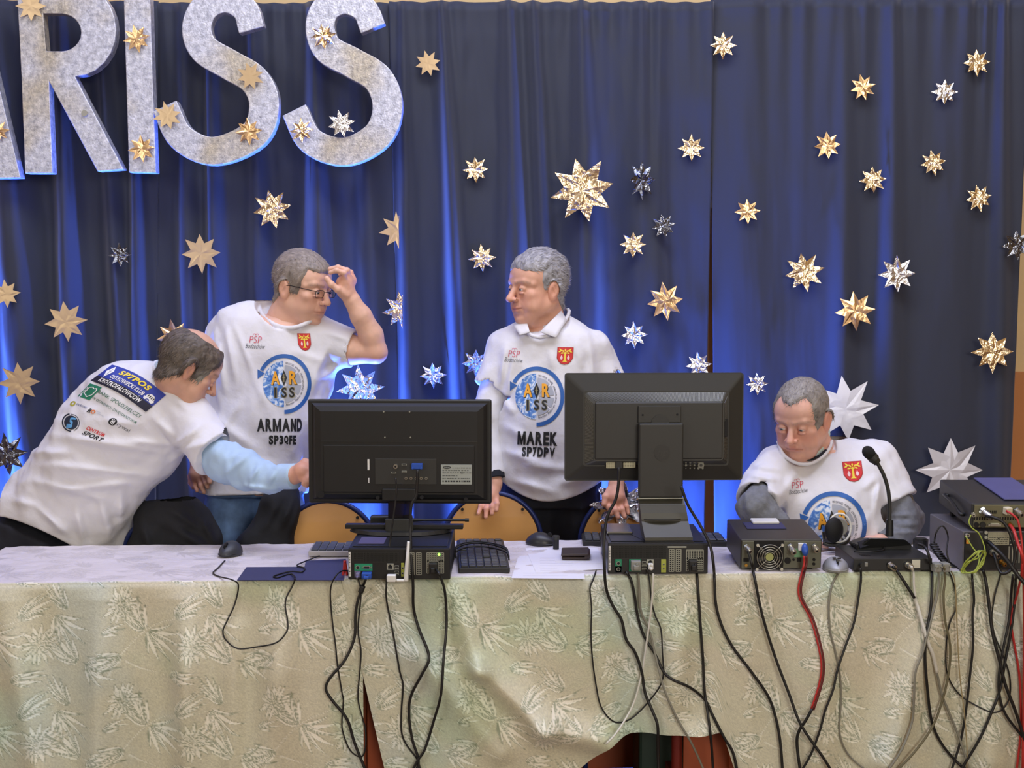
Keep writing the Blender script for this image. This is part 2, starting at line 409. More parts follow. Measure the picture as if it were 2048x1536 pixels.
ST_ = [
 (62, 12, 30, 'f', 'flat copper-gold star on the top of the letter R', 0, YS), (273, 77, 27, 'c', 'copper-gold star high on the letter I', .2, YS),
 (284, 298, 27, 'c', 'orange-gold crinkled star near the foot of the letter I', .1, YS), (335, 231, 28, 'f', 'matt gold star on the lower tip of the S beside the I', .25, YS),
 (501, 152, 27, 'f', 'matt gold star on the right shoulder of the S beside the I', .3, YS), (497, 263, 26, 'c', 'gold star low on the right bowl of the S beside the I', .1, YS),
 (646, 72, 26, 'g', 'crumpled bright gold star on the upper left of the last S', .15, YS, .4), (603, 261, 24, 'g', 'crumpled gold star on the lower tip of the last S', .05, YS, .4),
 (683, 248, 27, 's', 'lilac-silver star between the arms of the last S', .22, YL-0.02, .03), (-4, 262, 22, 'c', 'copper star on the letter A, cut off at the left edge', .1, YS),
 (856, 127, 25, 'f', 'flat gold star just right of the last hanging S', .25), (1446, 91, 26, 'g', 'bright yellow-gold star right of the seam near the top', 0),
 (1953, 125, 26, 'g', 'pale gold star nearest the top right corner', .05), (1726, 175, 25, 'c', 'orange-gold star at the top middle of the right curtain panel', .25),
 (1889, 184, 25, 's', 'small silver star just left of and below the corner star', 0), (1383, 296, 26, 'g', 'gold star just left of the seam above the silver one', .02),
 (1655, 291, 27, 'c', 'flat gold star upper middle of the right panel, below and left of the orange-gold one', .1), (1866, 326, 25, 'g', 'crinkled gold star under the small silver one at the right', .18),
 (951, 339, 25, 'g', 'small yellow-gold star left of the big central star', .05), (1746, 360, 26, 'g', 'folded gold star in the middle of the right panel', .1),
 (1957, 396, 26, 'g', 'pale gold star near the right edge, above the black one', .2), (1495, 423, 25, 'c', 'orange-gold star lone at the left of the right panel', .05),
 (1327, 452, 24, 'd', 'small greyish silver star above right of the marbled gold one', .2), (545, 418, 39, 'g', 'two-toned gold and silver star above the man with glasses', .2),
 (402, 507, 39, 'f', 'gold star with a dark half, above the bending man', .05), (240, 510, 23, 'd', 'small dark silver star between the leftmost blue folds', .05),
 (1266, 489, 26, 'g', 'small marbled gold star right of the grey-haired standing man', .0), (964, 517, 27, 'g', 'small gold star left of the grey-haired man at head height', .08),
 (1608, 544, 39, 'g', 'larger gold star above the seated man', .2), (1794, 548, 36, 's', 'larger pale green-silver star right of the seated man, high', .05),
 (2034, 490, 30, 'd', 'black crumpled star at the right edge', .1), (12, 588, 28, 'f', 'gold star cut by the left edge at head height', .1),
 (1330, 603, 37, 'c', 'folded brown and silver star above the right monitor', .15), (132, 644, 41, 'f', 'crinkled bronze star left of the bending man', .1),
 (348, 674, 34, 'c', 'gold star peeking out behind the bald head', .15), (1710, 622, 39, 'c', 'larger crinkled orange-gold star right above the seated man', .1),
 (1268, 670, 26, 's', 'small silver star between the grey-haired man and the folded brown star', .05), (1985, 704, 41, 'g', 'larger gold and grey star near the right edge', .02),
 (38, 765, 42, 'f', 'flat bronze star lowest at the left edge', .05), (1397, 730, 26, 's', 'small silver star at the seam above the right monitor', .1),
 (866, 751, 26, 's', 'small silver star between the two standing men', .05), (721, 778, 46, 'g', 'larger gold and silver star showing above the left monitor', .1),
 (952, 727, 28, 's', 'silver star touching the sleeve of the grey-haired man', .0), (1514, 768, 22, 's', 'small silver star left of the seated man head', .05),
 (14, 908, 42, 'd', 'dark crumpled star behind the bending man back', .1),
]
for t in ST_:
    px, py, R, k, lb, rt = t[:6]
    star(px, py, R*1.03, k, lb, rt, t[6] if len(t) > 6 else None, t[7] if len(t) > 7 else (0.04 if k == 'f' else 0.12))
star(1284, 360, 39, 'd', 'tall narrow crumpled silver star right of the biggest star', .0, None, .3, .66)
star(1165, 381, 66, 'g', 'the biggest gold star, glaring white at its upper right', .22, None, .10)
star(1690, 818, 68, 'l', 'big silver star half hidden behind the seated man head', .12, None, .02)
star(1900, 940, 68, 'l', 'big silver star low at the right above the radio', .0, None, .06)
star(797, 461, 38, 'f', 'half gold star cut off by the curtain edge above the raised hand', .12, None, .06, 1.0, 0, 0.02)
star(803, 620, 38, 'g', 'half gold and blue star cut off by the curtain edge beside the raised arm', .15, None, .06, 1.0, 0, 0.05)
# ================================================================== TABLES AND CLOTHS
TZ = 0.75
def front_y(x): return 3.885 + 0.058*x              # the table row is a little askew
def back_y(x): return front_y(x)+0.52
# ---- jacquard motif, rasterised to a small tile: value 0..1 leaf, stripe map
def make_tile():
    W, H = 620, 400                                  # 0.7 mm per cell  -> 0.434 x 0.28 m
    leaf = np.zeros((H, W), np.float32); line = np.zeros((H, W), np.float32)
    yy, xx = np.mgrid[0:H, 0:W].astype(np.float32)
    def put(cx0, cy0, f, R):
        for ox in (-W, 0, W):
            for oy in (-H, 0, H):
                x0, x1 = int(max(0, cx0+ox-R)), int(min(W, cx0+ox+R)); y0, y1 = int(max(0, cy0+oy-R)), int(min(H, cy0+oy+R))
                if x1 <= x0 or y1 <= y0: continue
                X = xx[y0:y1, x0:x1]-(cx0+ox); Y = yy[y0:y1, x0:x1]-(cy0+oy)
                a, b = f(X, Y)
                leaf[y0:y1, x0:x1] = np.maximum(leaf[y0:y1, x0:x1]*(1-0.0*a), a); line[y0:y1, x0:x1] = np.maximum(line[y0:y1, x0:x1], b)
    def petal(ang, L, wd, curve=0.0, r0=0.0, val=1.0, stripes=False):
        c, s = math.cos(ang), math.sin(ang)
        def f(X, Y):
            u = X*c+Y*s-r0; v = -X*s+Y*c - curve*(u/L)**2*L
            t = np.clip(u/L, 0, 1); half = wd*np.maximum(np.sin(PI*t**0.75), 0)**0.9*(1-0.35*t)+0.01
            ins = (u > 0) & (u < L)
            d = half-np.abs(v)
            a = np.where(ins, np.clip(d/1.5+.5, 0, 1), 0)*val
            e = np.where(ins, np.clip(1-np.abs(d)/1.3, 0, 1), 0)*np.clip(half/1.2, 0, 1)
            if stripes:
                st = (np.sin(v*1.25)*0.5+0.5)*np.clip(d/2, 0, 1)*ins*(v > -half*0.2)
                e = np.maximum(e, st*0.9)
            return a*0.9, e
        return f
    rs = np.random.RandomState(5)
    def flower(x, y, R, a0):
        n = 17
        for ring, (q, ln) in enumerate(((0.35, 1.0), (0.2, 0.72), (0.05, 0.45))):
            for k in range(n-ring*4):
                a = a0+2*PI*k/(n-ring*4)+rs.uniform(-.1, .1)
                if ring == 0 and math.cos(a-a0) < -0.8: continue
                put(x, y, petal(a, R*ln*(0.6+0.1*rs.rand()), R*0.10, rs.uniform(-.15, .15), R*q, 0.9-0.1*ring), int(R*1.3))
    def fan(x, y, a0, n, L, spread, sgn=1):
        for k in range(n):
            t = k/(n-1); a = a0+spread*(t-0.5)
            put(x, y, petal(a, L*(0.70+0.50*math.sin(PI*t)), L*0.082, sgn*(0.50-0.42*t), L*0.05, 1.0, k % 2 == 0), int(L*1.7))
    def stem(pts, wd=3.2):
        path = catmull([Vector((p[0], p[1], 0)) for p in pts], 14)
        for i, p in enumerate(path):
            def f(X, Y, w_=wd*(1.4-i/len(path))):
                d = np.sqrt(X*X+Y*Y); return np.clip(w_+0.5-d, 0, 1)*.7, np.clip(1-np.abs(d-w_), 0, 1)*0.25
            put(p.x, p.y, f, 9)
    flower(110, 95, 84, 0.3); flower(400, 255, 88, 0.0)
    stem([(60, 390), (110, 300), (210, 200), (330, 150), (470, 130), (600, 60)])
    stem([(130, 330), (190, 360), (300, 395)]); stem([(455, 255), (520, 220), (560, 150)])
    fan(205, 205, -2.3, 6, 150, 1.3); fan(215, 200, 0.9, 7, 140, 1.5, -1); fan(330, 152, -0.9, 6, 130, 1.2)
    fan(470, 130, 1.2, 6, 140, 1.3, -1); fan(520, 110, -2.4, 6, 120, 1.1); fan(110, 300, 2.6, 6, 130, 1.3); fan(560, 330, -2.6, 6, 140, 1.4); fan(590, 330, 0.6, 6, 120, 1.5, -1)
    fan(300, 392, -0.3, 5, 110, 1.1); fan(40, 215, -0.6, 4, 80, 1.1)
    return leaf, line
T_leaf, T_line = make_tile()
def sample(T, u, v):                                 # u, v in metres
    H, W = T.shape
    x = (u/0.0007) % W; y = (v/0.0007) % H
    x0 = np.floor(x).astype(int); y0 = np.floor(y).astype(int); fx = x-x0; fy = y-y0
    x0 %= W; y0 %= H; x1 = (x0+1) % W; y1 = (y0+1) % H
    return (T[y0, x0]*(1-fx)+T[y0, x1]*fx)*(1-fy)+(T[y1, x0]*(1-fx)+T[y1, x1]*fx)*fy
def cloth_mat():
    m = bpy.data.materials.new('jacquard_satin'); m.use_nodes = True; nt = m.node_tree; b = nt.nodes['Principled BSDF']
    a = nt.nodes.new('ShaderNodeAttribute'); a.attribute_name = 'pattern'
    nt.links.new(a.outputs['Color'], b.inputs['Base Color'])
    r = nt.nodes.new('ShaderNodeAttribute'); r.attribute_name = 'weave'
    mr = nt.nodes.new('ShaderNodeMapRange'); mr.inputs[3].default_value = 0.46; mr.inputs[4].default_value = 0.26
    nt.links.new(r.outputs['Fac'], mr.inputs[0]); nt.links.new(mr.outputs[0], b.inputs['Roughness'])
    tc = nt.nodes.new('ShaderNodeTexCoord'); n = nt.nodes.new('ShaderNodeTexNoise'); n.inputs['Scale'].default_value = 420; n.inputs['Detail'].default_value = 2
    nt.links.new(tc.outputs['Object'], n.inputs['Vector'])
    ad = nt.nodes.new('ShaderNodeMath'); ad.operation = 'MULTIPLY_ADD'; ad.inputs[1].default_value = 1.2
    nt.links.new(r.outputs['Fac'], ad.inputs[0]); nt.links.new(n.outputs[0], ad.inputs[2])
    bp = nt.nodes.new('ShaderNodeBump'); bp.inputs['Strength'].default_value = 0.5; bp.inputs['Distance'].default_value = 0.0012
    nt.links.new(ad.outputs[0], bp.inputs['Height']); nt.links.new(bp.outputs[0], b.inputs['Normal'])
    b.inputs['Sheen Weight'].default_value = 0.2; b.inputs['Specular IOR Level'].default_value = 0.6
    return m
M_cloth = cloth_mat()
def seg_d(X, Z, a, b):
    """distance in the x-z plane to the segment a-b given as metres"""
    dx, dz = b[0]-a[0], b[1]-a[1]; L2 = dx*dx+dz*dz+1e-9
    t = np.clip(((X-a[0])*dx+(Z-a[1])*dz)/L2, 0, 1)
    return np.sqrt((X-a[0]-t*dx)**2+(Z-a[1]-t*dz)**2), t
def pm(px, py, Y=3.86):
    q = P(px, py, Y); return (q.x, q.z)
def cloth(name, label, xl_top, xl_bot, xr, hem, folds, amp, seed, tintoff, dz=0.0, uoff=0.0, proud=0.004):
    h = 0.0032
    nu = int((xr-xl_top)/h); top_n = int(0.53/h/1.3); drop_n = int(0.62/h)
    u = np.linspace(0, 1, nu)[:, None]
    # distance s along the profile: top part then edge then drop
    s_top = np.linspace(-0.53, 0, top_n, endpoint=False); s_dr = np.linspace(0, 0.62, drop_n)
    s = np.concatenate([s_top, s_dr])[None, :]
    t = np.clip(s/0.62, 0, 1)
    X0 = xl_top+(xr-xl_top)*u + 0*s
    Xb = xl_bot+(xr-xl_bot)*u + 0*s
    Xd = X0*(1-t)+Xb*t
    hm = hem(X0)                                    # height of the hem above the floor at each column
    Z = np.where(s < 0, TZ+0.004+dz, (TZ+0.004+dz)-(TZ-hm)*t)
    r = 0.012
    ft = front_y(Xd)
    Y = np.where(s < 0, ft-s-proud, ft-proud)
    # round the edge
    k = np.clip((s+r)/(2*r), 0, 1)
    Z = Z - np.where((s > -r) & (s < r), 0, 0) ; Y = Y + 0.006*np.exp(-(s/0.012)**2); Z = Z-0.003*np.exp(-(s/0.012)**2)
    g = np.clip(s/0.30, 0, 1); g = g*g*(3-2*g)*.75+.25*np.clip(s/.05, 0, 1)
    dep = g*amp*(fbm(Xd*7, Z*1.4, seed, 2)+0.35*np.sin(Xd*30+3*vn(Xd*3, Z*2, seed+1)))
    for (a, b, wd, hh) in folds:
        d, tt = seg_d(Xd, Z, pm(*a), pm(*b)); dep = dep+hh*np.exp(-(d/wd)**2)*g
    Y = Y-np.maximum(1.5*dep+amp*0.6*g, -0.010)
    Z = Z+np.where(s < 0, 0.0022*(fbm(Xd*16, s*22, seed+3, 3)+0.5), 0)*(1-g)
    V = np.stack([Xd+0*s, Y, Z], -1).reshape(-1, 3)
    me = np_mesh(name, V, grid_faces(nu, s.shape[1]))
    U = (u*(xr-xl_top)+uoff+0*s).ravel(); Vv = (s+0*u).ravel()
    lf = sample(T_leaf, U, Vv); ln = sample(T_line, U, Vv)
    fine = np.clip(fbm(U*520, Vv*520, 9, 2), -1, 1)
    n1 = fbm(U*5.0+tintoff, Vv*4.0, 4, 3); n2 = fbm(U*4.2+20+tintoff, Vv*5.0, 8, 3)
    base = lin(206, 203, 176)[None, :]*np.ones((len(U), 1)); leafc = lin(250, 248, 228)
    c = base*(1+0.16*fine[:, None]*(1-lf[:, None]))
    c = c*(1-0.92*lf[:, None])+leafc*0.92*lf[:, None]
    c = c*(1-ln[:, None]*np.array([.80, .74, .82]))
    tb = np.clip(n1*1.5-0.25, 0, 1)[:, None]; tg = np.clip(n2*1.5-0.40, 0, 1)[:, None]; tl = np.clip(-n1*1.4-0.2, 0, 1)[:, None]
    c = c*(1-tb*0.40)+c*tb*0.40*np.array([0.78, 0.98, 1.30])
    c = c*(1-tg*0.45)+c*tg*0.45*np.array([0.72, 0.98, 0.80])
    c = c*(1-tl*0.25)+c*tl*0.25*np.array([1.05, 0.90, 0.92])
    topm = np.clip(-Vv/0.01, 0, 1)[:, None]  # lilac cast of the light from above, painted into the top face's colour
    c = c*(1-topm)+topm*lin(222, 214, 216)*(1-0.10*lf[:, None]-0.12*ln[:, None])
    set_col(me, 'pattern', c.astype(np.float32)); set_col(me, 'weave', np.repeat((lf*(1-ln))[:, None], 3, 1))
    o = mobj(name, me, M_cloth)
    return tag(o, label, 'tablecloth')
x725 = P(727, 1350, 3.86).x; x683 = P(683, 1170, 3.86).x
cloth('tablecloth', 'cream jacquard tablecloth on the left table, hanging straight down', -1.62, -1.62, x725, lambda x: 0.14+0*x,
      [((30, 1180), (110, 1536), .05, .034), ((215, 1190), (210, 1536), .045, .026), ((385, 1190), (390, 1536), .045, .034), ((570, 1190), (545, 1536), .05, .030), ((480, 1250), (470, 1536), .03, .012)], 0.012, 2, 0.0)
hz = P(1300, 1486, 3.83).z; 
def hem2(x):
    a = P(1120, 1536, 3.85).x; b = P(1205, 1480, 3.85).x; c_ = P(1395, 1480, 3.85).x; d = P(1430, 1536, 3.85).x
    t1 = np.clip((x-a+.12)/(b-a+.12), 0, 1); t2 = np.clip((x-c_)/(d-c_+0.02), 0, 1)
    t1 = t1*t1*(3-2*t1); t2 = t2*t2*(3-2*t2)
    return 0.14+(hz-0.14)*t1*(1-t2)
cloth('tablecloth', 'cream jacquard tablecloth on the right, its hem gathered up in the middle', x683, P(778, 1500, 3.86).x, 1.66, hem2,
      [((905, 1170), (960, 1330), .035, .030), ((960, 1330), (1090, 1450), .04, .035), ((1090, 1450), (1220, 1490), .045, .03), ((840, 1300), (1000, 1500), .045, .022),
       ((1190, 1170), (1200, 1450), .05, .012), ((1380, 1200), (1330, 1480), .05, .018), ((1400, 1480), (1420, 1540), .05, .03),
       ((1650, 1200), (1640, 1536), .06, .014), ((1900, 1180), (1780, 1536), .045, .022), ((2040, 1200), (2000, 1536), .06, .02)], 0.012, 5, 7.0, 0.003, 0.21, 0.010)
# ---- tables under the cloths
M_twood = mat('table_board', (196, 160, 112), 0.5, var=0.08, vscale=8); M_tmet = mat('dark_red_steel', (112, 34, 26), 0.4, 0.3)
M_redwood = mat('red_brown_board', (150, 70, 34), 0.45, var=0.12, vscale=5)
def table(x0, x1, label):
    xm = (x0+x1)/2; t = empty('table', (xm, (front_y(xm)+back_y(xm))/2, 0), (0, 0, math.atan(0.058)), label, 'table', 'tables in a row')
    Wd = (x1-x0); box('tabletop', (0, 0.002, TZ-0.016), (Wd, 0.50, 0.028), M_twood, t, 0.003)
    for sx in (-1, 1):
        for sy in (-1, 1): cylo('leg', (sx*(Wd/2-0.16), sy*0.20, (TZ-0.03)/2), 0.016, TZ-0.03, M_tmet, t)
    box('modesty_panel', (0, 0.21, 0.335), (Wd-0.004, 0.012, 0.65), M_redwood, t)
    for sx in (-1, 1): box('end_board', (sx*(Wd/2-.064), -.20+.012*sx, .36), (.150, .010, .44), M_redwood, t)
    for sx in (-1, 1): box('rail', (sx*(Wd/2-0.16), 0, 0.12), (0.022, 0.36, 0.022), M_tmet, t)
table(-1.62, x725-0.002, 'long table under the left cloth')
table(x725+0.002, 0.64, 'middle table under the gathered cloth'); table(0.644, 1.66, 'right table carrying the radios')
tag(box('crate', (0.475, 4.20, 0.17), (0.17, 0.2, 0.335), mat('dark_green_plastic', (14, 44, 34), 0.5), None, 0.01), 'dark green box on the floor under the gathered tablecloth', 'box')
# ================================================================== IMPLICIT MODELLER (for people and clothes)
f32 = np.float32
class Field:
    def __init__(s, lo, hi, h):
        s.lo = np.array(lo, float); s.h = h
        n = np.ceil((np.array(hi)-s.lo)/h).astype(int)+1; s.n = n
        s.ax = [(s.lo[i]+h*np.arange(n[i])).astype(f32) for i in range(3)]
        s.D = np.full(tuple(n), 0.05, f32)
    def sl(s, lo, hi, m):
        r = []
        for i in range(3):
            a = int(max(0, math.floor((lo[i]-m-s.lo[i])/s.h))); b = int(min(s.n[i], math.ceil((hi[i]+m-s.lo[i])/s.h)+1))
            if b <= a: return None
            r.append(slice(a, b))
        return tuple(r)
    def co(s, q):
        return s.ax[0][q[0]][:, None, None], s.ax[1][q[1]][None, :, None], s.ax[2][q[2]][None, None, :]
    def op(s, fn, lo, hi, k=0.0, mode='add', m=None):
        m = (k+4*s.h+0.012) if m is None else m
        q = s.sl(lo, hi, m)
        if q is None: return
        d = fn(*s.co(q)).astype(f32); D = s.D[q]
        if mode == 'add': s.D[q] = smin(D, d, k)
        elif mode == 'sub': s.D[q] = -smin(-D, d, k)
        elif mode == 'and': s.D[q] = -smin(-D, -d, k)
    def cone(s, a, b, ra, rb, k=0.0, mode='add'):
        a = np.array(a, float); b = np.array(b, float); R = max(ra, rb); ab = b-a; L2 = float(ab@ab)+1e-12
        def fn(X, Y, Z):
            t = np.clip(((X-a[0])*ab[0]+(Y-a[1])*ab[1]+(Z-a[2])*ab[2])/L2, 0, 1)
            return np.sqrt((X-a[0]-t*ab[0])**2+(Y-a[1]-t*ab[1])**2+(Z-a[2]-t*ab[2])**2)-(ra+(rb-ra)*t)
        s.op(fn, np.minimum(a, b)-R, np.maximum(a, b)+R, k, mode)
    def chain(s, pts, rs, k=0.004, mode='add'):
        for i in range(len(pts)-1): s.cone(pts[i], pts[i+1], rs[i], rs[i+1], k, mode)
    def ell(s, c, r, k=0.0, R=None, mode='add'):
        c = np.array(c, float); r = np.array(r, float); Rm = None if R is None else np.array(R)
        def fn(X, Y, Z):
            x, y, z = X-c[0], Y-c[1], Z-c[2]
            if Rm is not None:
                x, y, z = (Rm[0, 0]*x+Rm[1, 0]*y+Rm[2, 0]*z, Rm[0, 1]*x+Rm[1, 1]*y+Rm[2, 1]*z, Rm[0, 2]*x+Rm[1, 2]*y+Rm[2, 2]*z)
            k0 = np.sqrt((x/r[0])**2+(y/r[1])**2+(z/r[2])**2)+1e-6
            k1 = np.sqrt((x/r[0]**2)**2+(y/r[1]**2)**2+(z/r[2]**2)**2)+1e-6
            return k0*(k0-1)/k1
        m = max(r) if R is not None else r
        s.op(fn, c-m, c+m, k, mode)
    def loft(s, st, k=0.01, n=2.3, mode='add'):
        """st: list of (centre, u, v): u and v are half-axis vectors; stations run along one main axis"""
        C0 = np.array([t[0] for t in st], float); U0 = np.array([t[1] for t in st], float); V0 = np.array([t[2] for t in st], float)
        ax = C0[-1]-C0[0]; ax /= np.linalg.norm(ax)
        s0 = (C0-C0[0])@ax
        au0 = np.linalg.norm(U0, axis=1); av0 = np.linalg.norm(V0, axis=1)
        uu = (U0/au0[:, None]).mean(0); uu /= np.linalg.norm(uu); vv = (V0/av0[:, None]).mean(0); vv /= np.linalg.norm(vv)
        rows = np.concatenate([C0, au0[:, None], av0[:, None]], 1)
        dense = []; N = 10; q = np.concatenate([rows[:1]*2-rows[1:2], rows, rows[-1:]*2-rows[-2:-1]])
        for i in range(1, len(q)-2):
            for j in range(N):
                t = j/N; a_, b_, c_, d_ = q[i-1], q[i], q[i+1], q[i+2]
                dense.append(0.5*((2*b_)+(c_-a_)*t+(2*a_-5*b_+4*c_-d_)*t*t+(3*b_-3*c_+d_-a_)*t**3))
        dense.append(rows[-1]); dense = np.array(dense); sd = (dense[:, :3]-C0[0])@ax; sd = np.maximum.accumulate(sd+np.arange(len(sd))*1e-7)
        R = max(au0.max(), av0.max())
        def fn(X, Y, Z):
            t = ((X-C0[0, 0])*ax[0]+(Y-C0[0, 1])*ax[1]+(Z-C0[0, 2])*ax[2]).astype(f32)
            tc = np.clip(t, 0, s0[-1]); over = np.abs(t-tc)
            g = (tc/s0[-1]*600).astype(np.int32); tab = np.linspace(0, s0[-1], 601)
            I = [np.interp(tab, sd, dense[:, j]).astype(f32) for j in range(5)]
            cx_, cy_, cz_, au, av = [q_[g] for q_ in I]
            qx, qy, qz = X-cx_, Y-cy_, Z-cz_
            a = np.abs(qx*uu[0]+qy*uu[1]+qz*uu[2])/au; b = np.abs(qx*vv[0]+qy*vv[1]+qz*vv[2])/av
            r = (a**n+b**n)**(1/n); d = (r-1)*np.minimum(au, av)
            return np.where(over > 1e-5, np.sqrt(np.maximum(d, 0)**2+over**2), d)
        s.op(fn, C0.min(0)-R, C0.max(0)+R, k, mode)
    def mesh(s):
        return surface_nets(s.D, s.lo, s.h)
def smin(a, b, k):
    if k <= 0: return np.minimum(a, b)
    h = np.clip(0.5+0.5*(b-a)/k, 0, 1)
    return b*(1-h)+a*h-k*h*(1-h)
def surface_nets(D, lo, h):
    ins = D < 0
    nx, ny, nz = D.shape
    cnt = np.zeros((nx-1, ny-1, nz-1), np.int8)
    for a in (0, 1):
        for b in (0, 1):
            for c in (0, 1): cnt += ins[a:nx-1+a, b:ny-1+b, c:nz-1+c]
    ci, cj, ck = np.nonzero((cnt > 0) & (cnt < 8))
    idx = np.full(cnt.shape, -1, np.int32); idx[ci, cj, ck] = np.arange(len(ci))
    acc = np.zeros((len(ci), 3), f32); num = np.zeros(len(ci), f32)
    corners = [(a, b, c) for a in (0, 1) for b in (0, 1) for c in (0, 1)]
    for A in corners:
        for ax in range(3):
            if A[ax] == 1: continue
            B = list(A); B[ax] = 1
            dA = D[ci+A[0], cj+A[1], ck+A[2]]; dB = D[ci+B[0], cj+B[1], ck+B[2]]
            m = (dA < 0) != (dB < 0)
            t = np.where(m, dA/(dA-dB+1e-12), 0)
            p = np.array(A, f32)[None, :]*np.ones((len(ci), 1), f32); p[:, ax] = t
            acc += p*m[:, None]; num += m
    V = acc/num[:, None]+np.stack([ci, cj, ck], 1)
    V = V*h+np.array(lo)[None, :]
    Q = []
    for ax in range(3):
        sl0 = [slice(None)]*3; sl1 = [slice(None)]*3; sl0[ax] = slice(0, -1); sl1[ax] = slice(1, None)
        a = ins[tuple(sl0)]; b = ins[tuple(sl1)]; e = a != b
        o1, o2 = (ax+1) % 3, (ax+2) % 3
        I = list(np.nonzero(e)); ok = (I[o1] > 0) & (I[o2] > 0) & (I[o1] < D.shape[o1]-1) & (I[o2] < D.shape[o2]-1)
        I = [q[ok] for q in I]; fl_ = a[I[0], I[1], I[2]]
        def cell(d1, d2):
            J = list(I); J[o1] = J[o1]-d1; J[o2] = J[o2]-d2; return idx[J[0], J[1], J[2]]
        q = np.stack([cell(1, 1), cell(0, 1), cell(0, 0), cell(1, 0)], 1)
        q[~fl_] = q[~fl_][:, ::-1]
        Q.append(q)
    Q = np.concatenate(Q); Q = Q[(Q >= 0).all(1)]
    return V.astype(f32), Q.astype(np.int32)
def relax(V, Q, it=2, lam=0.5):
    n = len(V)
    for _ in range(it):
        A = np.zeros((n, 3)); c = np.zeros(n)
        for i in range(4):
            a = Q[:, i]; b = Q[:, (i+1) % 4]
            for k in range(3): A[:, k] += np.bincount(a, V[b, k], n)+np.bincount(b, V[a, k], n)
            c += np.bincount(a, minlength=n)+np.bincount(b, minlength=n)
        c = np.maximum(c, 1); V = V*(1-lam)+lam*(A/c[:, None])
    return V
def rotm(yaw, pitch=0, roll=0):
    return np.array((Matrix.Rotation(math.radians(yaw), 3, 'Z') @ Matrix.Rotation(math.radians(roll), 3, 'Y') @ Matrix.Rotation(math.radians(pitch), 3, 'X')))
def gs(d, w): return np.exp(-(d/w)**2)
